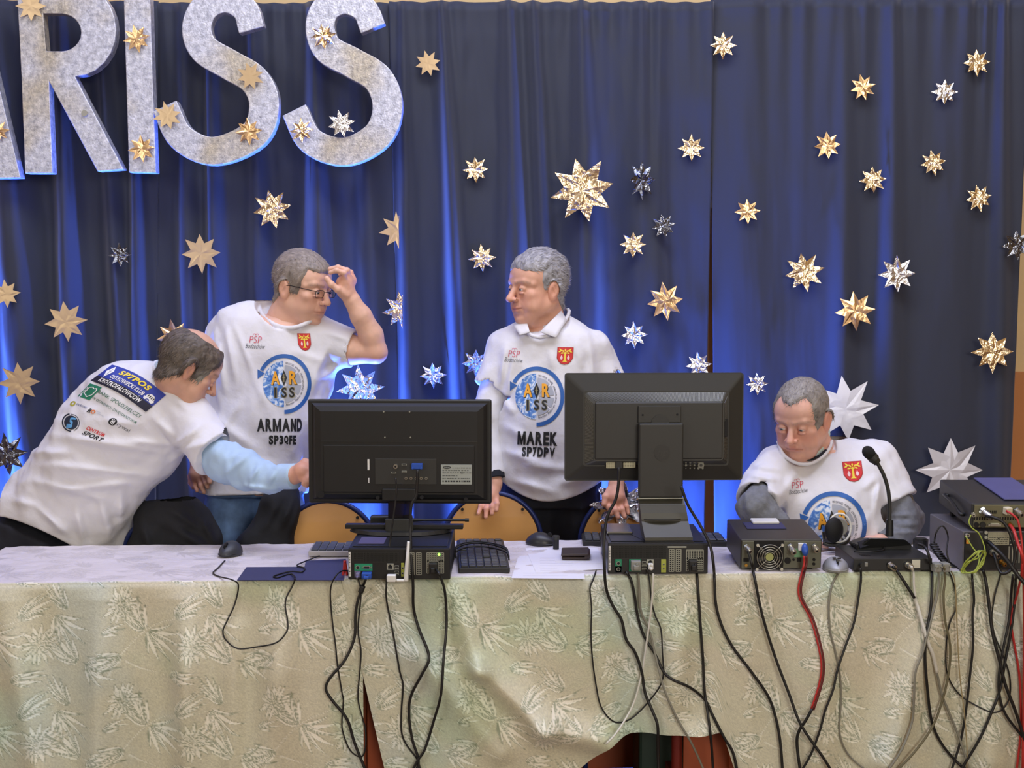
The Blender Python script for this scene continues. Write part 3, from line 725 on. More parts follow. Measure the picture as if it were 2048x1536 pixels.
# ------------------------------------------------------------------ heads (local: face towards -y, z up, eyes at z = 0)
def make_head(o):
    g = o.get
    jaw = g('jaw', 1.0); fat = g('fat', 1.0); nose = g('nose', 1.0)
    Rm = o['R']; Cc = np.array(o['C']); sc = g('scale', 1.0)
    nb = (Rm.T @ (np.array(o['neck'])-Cc))/sc          # neck base in local space
    lo = [-0.105, -0.135, -0.16]; hi = [0.105, 0.135, 0.14]
    for i in range(3): lo[i] = min(lo[i], nb[i]-0.085); hi[i] = max(hi[i], nb[i]+0.085)
    h = 0.0021
    A = Field(lo, hi, h)
    A.ell((0, .016, .030), (.0765, .097, .086)); A.ell((0, -.040, .036), (.064, .047, .052), .02)
    A.ell((0, -.030, -.040), (.0615*fat, .054, .066), .02)
    for s_ in (-1, 1):
        A.cone((s_*.054*jaw, .018, -.050), (s_*.034*jaw, -.040, -.094), .019, .018, .02)
        A.ell((s_*.040, -.055, -.022), (.024, .018, .018), .018)
        A.ell((s_*.036*fat, -.046, -.062), (.025*fat, .026, .028), .02)
        A.cone((s_*.010, -.083, .017), (s_*.038, -.073, .020), .0085, .0075, .014)
        A.cone((s_*.040, -.070, .020), (s_*.058, -.052, .012), .007, .006, .014)
    A.cone((-.026*jaw, -.050, -.098), (.026*jaw, -.050, -.098), .018, .018, .02)
    A.ell((0, -.071, -.101), (.021, .016, .015), .014)
    nr = g('neck_r', .056)
    A.cone((0, .022, -.055), (nb[0], nb[1], nb[2]), nr*0.98, nr*1.08, .022)
    A.cone((0, -.030, -.085), (nb[0]*.9, nb[1]*.9-.012, nb[2]*.9), .030, .040, .03)       # throat
    if g('chin2'): A.ell((0, -.030, -.112), (.036, .040, .022), .02)
    # sockets
    for s_ in (-1, 1):
        A.ell((s_*.031, -.094, -.003), (.0175, .017, .0125), .016, mode='sub')
        A.ell((s_*.052, -.070, -.045), (.016, .012, .018), .014, mode='sub') if g('gaunt') else None
    # nose
    A.cone((0, -.080, .010), (0, -.102*1.0, -.024), .0078, .0088*nose, .010)
    A.ell((0, -.106-.004*(nose-1), -.0335), (.0105*nose, .0115*nose, .0095*nose), .007)
    for s_ in (-1, 1):
        A.ell((s_*.0125*nose, -.095, -.0365), (.0070*nose, .0105, .0075), .005)
        A.ell((s_*.0066*nose, -.1045, -.0440), (.0034, .0060, .0030), .002, mode='sub')
    # mouth
    A.ell((0, -.071, -.064), (.031, .020, .023), .014)
    mz = -.0665; dn = g('frown', 0.0)
    A.chain([(-.024, -.078, mz-dn*.7), (-.010, -.0885, mz+.0035), (0, -.0895, mz+.0025), (.010, -.0885, mz+.0035), (.024, -.078, mz-dn*.7)], [.0025, .0050, .0048, .0050, .0025], .004)
    A.chain([(-.022, -.077, mz-.004-dn*.7), (-.009, -.0865, mz-.0075), (.009, -.0865, mz-.0075), (.022, -.077, mz-.004-dn*.7)], [.0025, .0055, .0055, .0025], .004)
    A.chain([(-.027, -.0810, mz-.001-dn), (-.012, -.0935, mz-.0015), (0, -.0950, mz-.0018), (.012, -.0935, mz-.0015), (.027, -.0810, mz-.001-dn)], [.0016, .0022, .0023, .0022, .0016], .0025, 'sub')
    A.cone((-.014, -.092, -.0865), (.014, -.092, -.0865), .006, .006, .012, 'sub')
    for s_ in (-1, 1):                                  # folds from the nose to the mouth corners, bags, crow lines
        A.chain([(s_*.0185, -.095, -.036), (s_*.029, -.089, -.052), (s_*.034, -.083, -.072), (s_*.031, -.080, -.090)], [.0022, .0034, .0034, .0018], .007, 'sub')
        A.ell((s_*.031, -.0815, -.0155), (.013, .007, .0048), .006)
        A.ell((s_*.0315, -.0735, -.0015), (.0150, .0145, .0138), .004)
        if g('glab', 1): A.cone((s_*.006, -.0945, .010), (s_*.005, -.094, .022), .0012, .0012, .004, 'sub')
    for zz in (.040, .052, .064) if g('wrk', 1) else ():
        A.chain([(-.040, -.0835+abs(zz-.04)*.25, zz), (-.015, -.0945+abs(zz-.04)*.3, zz+.003), (.015, -.0945+abs(zz-.04)*.3, zz+.003), (.040, -.0835+abs(zz-.04)*.25, zz)], [.001]*4, .004, 'sub')
    # lids opening
    op = g('open', .0042)
    for s_ in (-1, 1):
        A.ell((s_*.0315, -.0875, -.0035), (.0125, .0095, op), .0015, mode='sub')
    # ears
    for s_ in (-1, 1):
        er = np.array(Euler((math.radians(-14), math.radians(s_*6), math.radians(s_*-24))).to_matrix())
        ec = np.array((s_*.0800, .014, -.012))
        A.ell(ec, (.0085, .0185, .0310), .006, er)
        A.ell(ec+np.array((s_*-.003, -.002, -.026)), (.0065, .010, .011), .006, er)
        A.ell(ec+np.array((s_*.0095, -.003, .002)), (.0065, .0115, .0200), .003, er, 'sub')
        A.cone(ec+np.array((s_*.004, -.004, .012)), ec+np.array((s_*.003, .004, -.008)), .0025, .0025, .003)
    D0 = A.D
    V, Q = A.mesh()
    V = relax(V, Q, 1, 0.35)
    x, y, z = V[:, 0], V[:, 1], V[:, 2]
    base = o['skin']; c = np.ones((len(V), 3))*base[None, :]
    nn = fbm(x*70, y*70, z*70, 3)[:, None]; c = c*(1+0.05*nn)
    red = np.array([1.0, .66, .60])
    def mixin(w, col): 
        nonlocal c
        w = np.clip(w, 0, 1)[:, None]; c = c*(1-w)+w*col
    rd = g('red', 0.5)
    mixin(rd*.8*gs(np.sqrt(((np.abs(x)-.042)/1.1)**2+(z+.035)**2), .026)*(y < -.02), base*red)
    mixin(rd*gs(np.sqrt(x**2+(z+.036)**2+(y+.105)**2), .016), base*red)
    mixin(rd*.9*gs(np.abs(np.abs(x)-.083), .012)*(np.abs(z+.012) < .045)*(np.abs(y-.012) < .032), base*red)
    mixin(.25*rd*(nb[2]*0+1)*gs(z+.12, .05), base*red)
    mixin(.75*gs(np.abs(z-mz+.001+dn*(x/.024)**2), .0085)*gs(x, .024)*(y < -.074), base*np.array([.88, .50, .50]))
    mixin(.55*gs(np.abs(z-mz+.0016+dn*(x/.024)**2), .0022)*(np.abs(x) < .027)*(y < -.072), base*np.array([.35, .20, .20]))
    mixin(.30*gs(np.sqrt(((np.abs(x)-.031)/1.3)**2+(z+.012)**2), .010)*(y < -.06), base*np.array([.70, .50, .52]))
    bc = o['brow']; bn = 0.6+0.4*fbm(x*300, y*200, z*90, 2)
    bz = .0175+.004*np.clip((np.abs(x)-.012)/.03, 0, 1)-.35*np.clip(np.abs(x)-.045, 0, 1)
    mixin(g('browd', .8)*bn*gs(z-bz, .0048)*(np.abs(x) > .010)*(np.abs(x) < .060)*(y < -.045), bc)
    if g('stub'): mixin(g('stub')*(0.6+.4*nn[:, 0])*np.clip((-z-.048)/.02, 0, 1)*np.clip((.02-y)/.03, 0, 1)*np.clip((z+.13)/.02, 0, 1), base*np.array([.70, .66, .66]))
    mixin(.8*gs(np.sqrt((np.abs(x)-.0066)**2+(z+.0455)**2), .0032)*(y < -.095), base*.15)
    # ---- hair: offset of the head inside a region
    hair = None
    if 'hair' in o:
        X, Y, Z = A.ax[0][:, None, None], A.ax[1][None, :, None], A.ax[2][None, None, :]
        reg = o['hair'](X, Y, Z)                        # > 0 inside the hair region (metres to the hairline)
        reg = reg+0.003*vn(X*90, Y*90, Z*90)
        th = g('hth', .006)
        lay = o['hthf'](X, Y, Z) if 'hthf' in o else th
        t = lay*np.clip(reg/g('hramp', .012)+.18, 0, 1.0)
        nz = g('hn', .0016)*(vn(X*g('hf', 150), Y*g('hf', 150)*.5, Z*60)+.6*vn(X*320, Y*160, Z*120))
        Dh = D0-t-nz*np.clip(t/.004, 0, 1)
        Dh = np.maximum(Dh, -reg)
        ear = np.minimum(np.sqrt(((np.abs(X)-.083)/.020)**2+((Y-.012)/.022)**2+((Z+.014)/.036)**2)-1, 1)*.02
        Dh = np.maximum(Dh, -ear)
        hv, hq = surface_nets(Dh.astype(f32), A.lo, h)
        hx, hy, hz_ = hv[:, 0], hv[:, 1], hv[:, 2]
        st = fbm(hx*260, hy*80, hz_*50, 2)+.5*vn(hx*90, hy*60, hz_*30)
        hc = o['hcol'][None, :]*(1+g('hvar', .35)*st[:, None])
        if 'hcol2' in o:
            wgt = np.clip(o['hmix'](hx, hy, hz_), 0, 1)[:, None]; hc = hc*(1-wgt)+o['hcol2'][None, :]*(1+.3*st[:, None])*wgt
        hair = (hv, hq, np.clip(hc, 0, 1))
        if g('strands', 0):
            rs = np.random.RandomState(4); n = g('strands'); pick = rs.choice(len(hv), min(n, len(hv)), False)
            # normals from the gradient of the field
            ii = np.clip(((hv[pick]-A.lo)/h).astype(int), 1, A.n-2)
            gr = np.stack([A.D[ii[:, 0]+1, ii[:, 1], ii[:, 2]]-A.D[ii[:, 0]-1, ii[:, 1], ii[:, 2]], A.D[ii[:, 0], ii[:, 1]+1, ii[:, 2]]-A.D[ii[:, 0], ii[:, 1]-1, ii[:, 2]],
                           A.D[ii[:, 0], ii[:, 1], ii[:, 2]+1]-A.D[ii[:, 0], ii[:, 1], ii[:, 2]-1]], 1)
            gr = gr/(np.linalg.norm(gr, axis=1)[:, None]+1e-6)
            cmb = o.get('comb', np.array((0, .5, -.6)))
            cd = np.array(cmb)[None, :]+rs.normal(0, .25, (len(pick), 3)); cd = cd-gr*(cd*gr).sum(1)[:, None]*.8
            cd /= np.linalg.norm(cd, axis=1)[:, None]+1e-6
            L = g('slen', .010)*rs.uniform(.6, 1.3, len(pick))[:, None]; sd = np.cross(gr, cd)*g('sw', .0011)
            p0 = hv[pick]-gr*.001; p1 = p0+(cd*.8+gr*g('lift', .35))*L*.55; p2 = p0+(cd*1.1+gr*g('lift', .35)*.8)*L
            SV = np.concatenate([p0-sd, p0+sd, p1-sd*.8, p1+sd*.8, p2-sd*.1, p2+sd*.1]); m_ = len(pick); k_ = np.arange(m_)
            SQ = np.concatenate([np.stack([k_, k_+m_, k_+3*m_, k_+2*m_], 1), np.stack([k_+2*m_, k_+3*m_, k_+5*m_, k_+4*m_], 1)])+len(hv)
            sc_ = hc[pick]*rs.uniform(.6, 1.5, (m_, 1)); hair = (np.concatenate([hv, SV]), np.concatenate([hq, SQ]), np.clip(np.concatenate([hc]+[sc_]*6), 0, 1))
    tf = lambda v: (v*sc) @ Rm.T + Cc
    return {'skin': (tf(V), Q, np.clip(c, 0, 1)), 'hair': None if hair is None else (tf(hair[0]), hair[1], hair[2]), 'tf': tf, 'R': Rm, 'sc': sc}
def join_np(parts):
    V = []; Q = []; K = []; o = 0
    for v, q, c in parts:
        V.append(v); Q.append(q+o); K.append(c if getattr(c, 'ndim', 1) == 2 else np.ones((len(v), 3))*np.array(c)[None, :]); o += len(v)
    return np.concatenate(V), np.concatenate(Q), np.concatenate(K)
def skin_mat():
    m = mat('skin', (200, 150, 125), 0.48, attr='tint', bump=0.25, bscale=700, bdist=0.0006, spec=0.45)
    b = m.node_tree.nodes['Principled BSDF']; b.inputs['Subsurface Weight'].default_value = 0.12; b.inputs['Subsurface Radius'].default_value = (0.012, 0.005, 0.003); b.inputs['Subsurface Scale'].default_value = 0.6
    return m
M_skin = skin_mat()
M_hair = mat('hair', (90, 85, 80), 0.55, attr='tint', bump=0.5, bscale=400, bdist=0.001)
M_eye = mat('eyeball', (230, 225, 215), 0.12, attr='tint')
M_shirt = mat('white_cotton', (226, 225, 228), 0.85, bump=0.38, bscale=15, bdist=0.014, sheen=0.1)
M_jeans = mat('blue_denim', (104, 134, 176), 0.8, var=0.30, vscale=22, bump=0.3, bscale=35, bdist=0.006)
M_dark = mat('dark_navy_cloth', (30, 32, 42), 0.85, var=0.15, bump=0.3, bscale=30, bdist=0.006)
M_black = mat('black_cloth', (22, 23, 27), 0.85, var=0.15, bump=0.3, bscale=30, bdist=0.006)
M_lblue = mat('pale_blue_cotton', (178, 204, 228), 0.8, var=0.04, bump=0.3, bscale=40, bdist=0.005)
M_grey = mat('grey_knit', (118, 120, 124), 0.9, var=0.15, vscale=60, bump=0.5, bscale=160, bdist=0.002)
M_shoe = mat('black_leather', (24, 22, 22), 0.4)
def person(label, parts, col_default):
    V, Q, K = join_np(parts)
    me = np_mesh('person', V, Q); set_col(me, 'tint', K)
    o = mobj('person', me, M_skin); tag(o, label, 'person'); return o
def part_np(name, V, Q, m, parent, col=None):
    me = np_mesh(name, V, Q)
    if col is not None: set_col(me, 'tint', col)
    return mobj(name, me, m, parent)
def eyes(H, parent, gaze=(0, 0), iris=(96, 110, 120)):
    for s_ in (-1, 1):
        bm = bmesh.new(); bmesh.ops.create_uvsphere(bm, u_segments=24, v_segments=18, radius=0.0128)
        me = bpy.data.meshes.new('eye'); bm.to_mesh(me); bm.free()
        n = len(me.vertices); co = np.zeros(n*3, f32); me.vertices.foreach_get('co', co); co = co.reshape(-1, 3)
        gd = np.array((math.sin(math.radians(gaze[0])), -math.cos(math.radians(gaze[0])), math.sin(math.radians(gaze[1])))); gd /= np.linalg.norm(gd)
        ang = np.arccos(np.clip((co/0.0128)@gd, -1, 1))
        k = np.where((ang < .22)[:, None], lin(12, 12, 14)[None, :], np.where((ang < .50)[:, None], lin(*iris)[None, :], lin(226, 214, 206)[None, :]))
        co = co+np.array((s_*.0312, -.0742, -.0025))[None, :]
        co = H['tf'](co); me.vertices.foreach_set('co', co.astype(f32).ravel()); me.polygons.foreach_set('use_smooth', [True]*len(me.polygons))
        set_col(me, 'tint', k); mobj('eye', me, M_eye, parent)
def W3(p): q = P(p[0], p[1], p[2]); return np.array((q.x, q.y, q.z))
def hand_field(fore, palm, fingers, thumb, h=0.0023, nails=True):
    """fore: [(px,py,Y,r)...] elbow->wrist; palm: [(px,py,Y,r)...]; fingers: list of chains"""
    allp = [W3(p) for p in fore+palm]+[W3(p) for c in fingers+[thumb] for p in c]
    lo = np.min(allp, 0)-.055; hi = np.max(allp, 0)+.055
    A = Field(lo, hi, h)
    for i in range(len(fore)-1): A.cone(W3(fore[i]), W3(fore[i+1]), fore[i][3], fore[i+1][3], .012)
    for i in range(len(palm)-1): A.cone(W3(palm[i]), W3(palm[i+1]), palm[i][3], palm[i+1][3], .012)
    for c in fingers+[thumb]:
        pts = [W3(p) for p in c]
        r0 = c[0][3] if len(c[0]) > 3 else .0095
        rs = np.linspace(r0, r0*.76, len(pts))
        for i in range(len(pts)-1): A.cone(pts[i], pts[i+1], rs[i], rs[i+1], .0045 if i else .010)
        for i in range(1, len(pts)-1): A.ell(pts[i], (rs[i]*1.08,)*3, .003)
    V, Q = A.mesh()
    return V, Q, A
def skin_cols(V, base, red=.4, tips=()):
    n = fbm(V[:, 0]*60, V[:, 1]*60, V[:, 2]*60, 3)
    c = base[None, :]*(1+.07*n[:, None]); 
    for t, r in tips:
        d = np.linalg.norm(V-W3(t)[None, :], axis=1); w = (red*gs(d, r))[:, None]; c = c*(1-w)+w*base*np.array([1.0, .62, .56])
    return np.clip(c, 0, 1)
def pxgrid(A, q=None):
    X, Y, Z = A.ax[0][:, None, None], A.ax[1][None, :, None], A.ax[2][None, None, :]
    z = Z-CAMZ; fw = Y*CT-z*ST; up = Y*ST+z*CT
    return (1024+F*X/fw).astype(f32), (768-F*up/fw+0*X).astype(f32)
def shirt_folds(A, folds, n1=.0035, n2=.0016, f1=9, f2=22, stretch=(1, 1, .6), seed=0):
    X, Y, Z = A.ax[0][:, None, None], A.ax[1][None, :, None], A.ax[2][None, None, :]
    d = n1*fbm(X*f1*stretch[0]+seed, Y*f1*stretch[1], Z*f1*stretch[2], 2)+n2*fbm(X*f2*stretch[0], Y*f2*stretch[1]+seed, Z*f2*stretch[2], 2)
    if folds:
        px, py = pxgrid(A)
        for (a, b, wd, amp) in folds:
            dx, dy = b[0]-a[0], b[1]-a[1]; L2 = dx*dx+dy*dy+1e-6
            t = np.clip(((px-a[0])*dx+(py-a[1])*dy)/L2, 0, 1)
            dd = np.sqrt((px-a[0]-t*dx)**2+(py-a[1]-t*dy)**2)
            d = d+amp*np.exp(-(dd/wd)**2)*np.sin(PI*np.clip(t*.86+.07, 0, 1))
    A.D -= (1.6*d).astype(f32)
def st(px, py, Y, hw, hd, yaw=0.0):                     # horizontal torso slice, half width in px
    c = W3((px, py, Y)); a = hw/pxs(Y); cy, sy = math.cos(math.radians(yaw)), math.sin(math.radians(yaw))
    return (c, np.array((a*cy, a*sy, 0)), np.array((-hd*sy, hd*cy, 0)))
def hollow(A, c, d, r0, r1, L, k=.004):
    """cut an open end: c centre of the opening, d outward direction"""
    c = np.array(c); d = np.array(d)/np.linalg.norm(d)
    A.cone(c+d*.02, c-d*L, r0, r1, k, 'sub')
def plane_cut(A, c, d, r, k=.002):
    c = np.array(c); d = np.array(d)/np.linalg.norm(d)
    def fn(X, Y, Z):
        pl = (X-c[0])*d[0]+(Y-c[1])*d[1]+(Z-c[2])*d[2]
        rr = np.sqrt((X-c[0])**2+(Y-c[1])**2+(Z-c[2])**2)-r
        return np.maximum(-pl, rr)
    A.op(fn, c-r, c+r, k, 'sub')
def ring_tube(name, pts, r, m, parent):
    pts = [Vector(p) for p in pts]; n = len(pts)
    path = []
    for i in range(n):
        a, b, c, d = pts[i-1], pts[i], pts[(i+1) % n], pts[(i+2) % n]
        for k in range(4):
            t = k/4; path.append(0.5*((2*b)+(c-a)*t+(2*a-5*b+4*c-d)*t*t+(3*b-3*c+d-a)*t**3))
    V = []; Fc = []; N = len(path); cen = sum(path, Vector())/N
    for i, p in enumerate(path):
        tn = (path[(i+1) % N]-path[i-1]).normalized(); u = (p-cen); u = (u-tn*u.dot(tn)).normalized(); v = tn.cross(u)
        for k in range(8):
            a = 2*PI*k/8; V.append(p+u*math.cos(a)*r*.6+v*math.sin(a)*r*1.3)
    for i in range(N):
        for k in range(8): Fc.append((i*8+k, i*8+(k+1) % 8, ((i+1) % N)*8+(k+1) % 8, ((i+1) % N)*8+k))
    return pobj(name, V, Fc, m, parent, smooth=True)
# ------------------------------------------------------------------ prints laid on the cloth
class Print:
    """flat print drawn in a local frame, draped onto a surface by casting rays"""
    def __init__(s, V, Q, parent): s.b = BVHTree.FromPolygons([tuple(v) for v in V], [tuple(q) for q in Q]); s.parent = parent
    def lay(s, name, bm, m, fn, off=0.0016, step=7.0, smooth=False):
        """bm is in design units (x right, y down in px of the photo); fn(x, y) -> pixel; step = cut size"""
        if len(bm.verts) == 0: return None
        xs = [v.co.x for v in bm.verts]; ys = [v.co.y for v in bm.verts]
        for ax, (a, b) in ((0, (min(xs), max(xs))), (1, (min(ys), max(ys)))):
            n = int((b-a)/step)
            for i in range(1, n+1):
                co = [0, 0, 0]; no = [0, 0, 0]; co[ax] = a+(b-a)*i/(n+1); no[ax] = 1
                bmesh.ops.bisect_plane(bm, geom=bm.verts[:]+bm.edges[:]+bm.faces[:], plane_co=co, plane_no=no, dist=1e-5)
        o = Vector((0, 0, CAMZ)); bad = []
        for v in bm.verts:
            px, py = fn(v.co.x, v.co.y)
            d = (P(px, py, 5.0)-o).normalized()
            h = s.b.ray_cast(o, d)
            if h[0] is None: bad.append(v); continue
            v.co = h[0]-d*off*1.3
        if bad: bmesh.ops.delete(bm, geom=bad, context='VERTS')
        me = bpy.data.meshes.new(name); bm.to_mesh(me); bm.free()
        return mobj(name, me, m, s.parent)
def pcol(name, r, g, b, rough=0.6): return mat('print_'+name, (r, g, b), rough)
def text_bm(txt, size, bold=0.0, sx=1.0, shear=0.0, align='CENTER'):
    c = bpy.data.curves.new('t', 'FONT'); c.body = txt; c.size = size; c.offset = bold; c.align_x = align; c.align_y = 'CENTER'; c.shear = shear; c.resolution_u = 3; c.space_character = 1+.35*max(0, bold); c.fill_mode = 'FRONT'
    o = bpy.data.objects.new('t', c); C.objects.link(o)
    me = o.to_mesh(); bm = bmesh.new(); bm.from_mesh(me); o.to_mesh_clear()
    bpy.data.objects.remove(o); bpy.data.curves.remove(c)
    bmesh.ops.remove_doubles(bm, verts=bm.verts[:], dist=1e-4)
    for v in bm.verts: v.co = Vector((v.co.x*sx, -v.co.y, 0))
    return bm
def fit_text(txt, w, h, bold=0.0, shear=0.0):
    """text mesh scaled to exactly w x h design units, centred"""
    bm = text_bm(txt, 10.0, bold, 1.0, shear)
    xs = [v.co.x for v in bm.verts]; ys = [v.co.y for v in bm.verts]
    x0, x1, y0, y1 = min(xs), max(xs), min(ys), max(ys)
    for v in bm.verts: v.co = Vector(((v.co.x-(x0+x1)/2)*w/(x1-x0), (v.co.y-(y0+y1)/2)*h/(y1-y0), 0))
    return bm
def poly_bm(polys):
    bm = bmesh.new()
    for pl in polys:
        try: bm.faces.new([bm.verts.new((p[0], p[1], 0)) for p in pl])
        except ValueError: pass
    return bm
def ring_bm(r0, r1, a0, a1, n=40, sx=1.0, sy=1.0, cx_=0, cy_=0):
    pl = []
    for i in range(n):
        a = math.radians(a0+(a1-a0)*i/n); b = math.radians(a0+(a1-a0)*(i+1)/n)
        q = [(r1*math.cos(a), r1*math.sin(a)), (r1*math.cos(b), r1*math.sin(b)), (r0*math.cos(b), r0*math.sin(b)), (r0*math.cos(a), r0*math.sin(a))]
        if r0 <= 0: q = q[:3]
        pl.append([(x*sx+cx_, y*sy+cy_) for x, y in q])
    bm = poly_bm(pl); bmesh.ops.remove_doubles(bm, verts=bm.verts[:], dist=1e-4); return bm
# ================================================================== PEOPLE
SK1 = lin(214, 168, 142); SK2 = lin(228, 182, 156); SK3 = lin(222, 170, 144); SK4 = lin(230, 180, 158)
def hemcut(A, fn, sc=600.0):
    px, py = pxgrid(A); d = (py-fn(px))/sc
    A.D = np.maximum(A.D, d.astype(f32))
def legs(name, m, parent, hipc, ankles, knees, rh=.092, rk=.064, ra=.056, top=None, waist=(.17, .115), h=.009, shoes=True, folds=None):
    """hipc: (x,y,z); knees, ankles: two points each"""
    pts = [hipc]+list(knees)+list(ankles); lo = np.min(pts, 0)-.2; hi = np.max(pts, 0)+.2
    A = Field(lo, hi, h); hc = np.array(hipc, float)
    up = top if top is not None else hc+np.array((0, 0, .12))
    A.loft([(up, (waist[0], 0, 0), (0, waist[1], 0)), (hc, (waist[0]+.01, 0, 0), (0, waist[1]+.01, 0))], .02)
    for k in (0, 1):
        s_ = -1 if k == 0 else 1
        hp = hc+np.array((s_*.085, 0, -.05)); A.cone(hp, knees[k], rh, rk, .03); A.cone(knees[k], ankles[k], rk, ra, .03)
    shirt_folds(A, folds, .006, .003, 9, 20)
    V, Q = A.mesh(); o = part_np(name, V, Q, m, parent)
    if shoes:
        for k in (0, 1):
            a = np.array(ankles[k]); B = Field(a-np.array((.09, .24, .09)), a+np.array((.09, .12, .06)), .007)
            B.cone((a[0], a[1]+.02, .045), (a[0], a[1]-.16, .036), .044, .040, .01); B.cone((a[0], a[1], .05), (a[0], a[1], a[2]), .042, .05, .02)
            fl0 = a[2]*0+.004
            B.D = np.maximum(B.D, (fl0-B.ax[2])[None, None, :].astype(f32))
            v, q = B.mesh(); part_np('shoe', v, q, M_shoe, parent)
    return o
def polyline_r(A, pts, k=.012):
    for i in range(len(pts)-1): A.cone(W3(pts[i]), W3(pts[i+1]), pts[i][3], pts[i+1][3], k)
def sleeve_part(name, pts, m, parent, h=.0042, n1=.003, n2=.002, cut=True, f1=14, f2=34, folds=None):
    P_ = [W3(p) for p in pts]; R = max(p[3] for p in pts)
    A = Field(np.min(P_, 0)-R-.02, np.max(P_, 0)+R+.02, h)
    polyline_r(A, pts)
    shirt_folds(A, folds, n1, n2, f1, f2)
    if cut:
        d = P_[-1]-P_[-2]; d /= np.linalg.norm(d)
        plane_cut(A, P_[-1], d, R*1.7); hollow(A, P_[-1], d, pts[-1][3]*.88, pts[-1][3]*.80, .018, .002)
    V, Q = A.mesh(); return part_np(name, V, Q, m, parent), (V, Q)
def glasses(H, parent):
    tf = H['tf']; m = mat('black_metal', (22, 20, 22), 0.35, 0.6); g = []
    V = []
    for s_ in (-1, 1):
        r = []
        for k in range(24):
            a = 2*PI*k/24; cx_, sx_ = math.cos(a), math.sin(a)
            x = .0185*np.sign(cx_)*abs(cx_)**.55; z = .0125*np.sign(sx_)*abs(sx_)**.55
            r.append((s_*.0335+x, -.1010+.14*abs(abs(s_*.0335+x))-0.0+0*x, -.006+z))
        r = tf(np.array(r)); g.append(r)
        V.append(([Vector(q) for q in r]+[Vector(r[0])], .0011))
        V.append(([Vector(q) for q in tf(np.array([(s_*.053, -.0935, .003), (s_*.071, -.070, .004), (s_*.081, -.010, .004), (s_*.083, .022, -.004)]))], .0013))
    V.append(([Vector(q) for q in tf(np.array([(-.015, -.099, -.001), (0, -.1045, .002), (.015, -.099, -.001)]))], .0011))
    o = tubes('glasses', V, m, parent, 6, 2)
    lm = mat('lens_glass', (255, 255, 255), 0.03); b = lm.node_tree.nodes['Principled BSDF']; b.inputs['Transmission Weight'].default_value = 1.0; b.inputs['IOR'].default_value = 1.12
    for r in g:
        pobj('lens', [Vector(q) for q in r], [tuple(range(24))], lm, o)
    return o
def short_hair(front=.060, side_y=-.030, low=-.018, peak=0.0, back=-.070, temple=0.0):
    def f(X, Y, Z):
        ax = np.abs(X)
        r1 = Z-front-peak*ax-np.clip(-Y-.05, 0, 1)*0
        zl = low+np.clip((Y-.018)/.05, 0, 1)*(back-low)
        r2 = np.minimum(Y-(side_y-.30*np.clip(Z-.0, -.03, .05)+temple*np.clip(Z-.02, 0, .05)), Z-zl)
        return np.maximum(r1, r2)
    return f
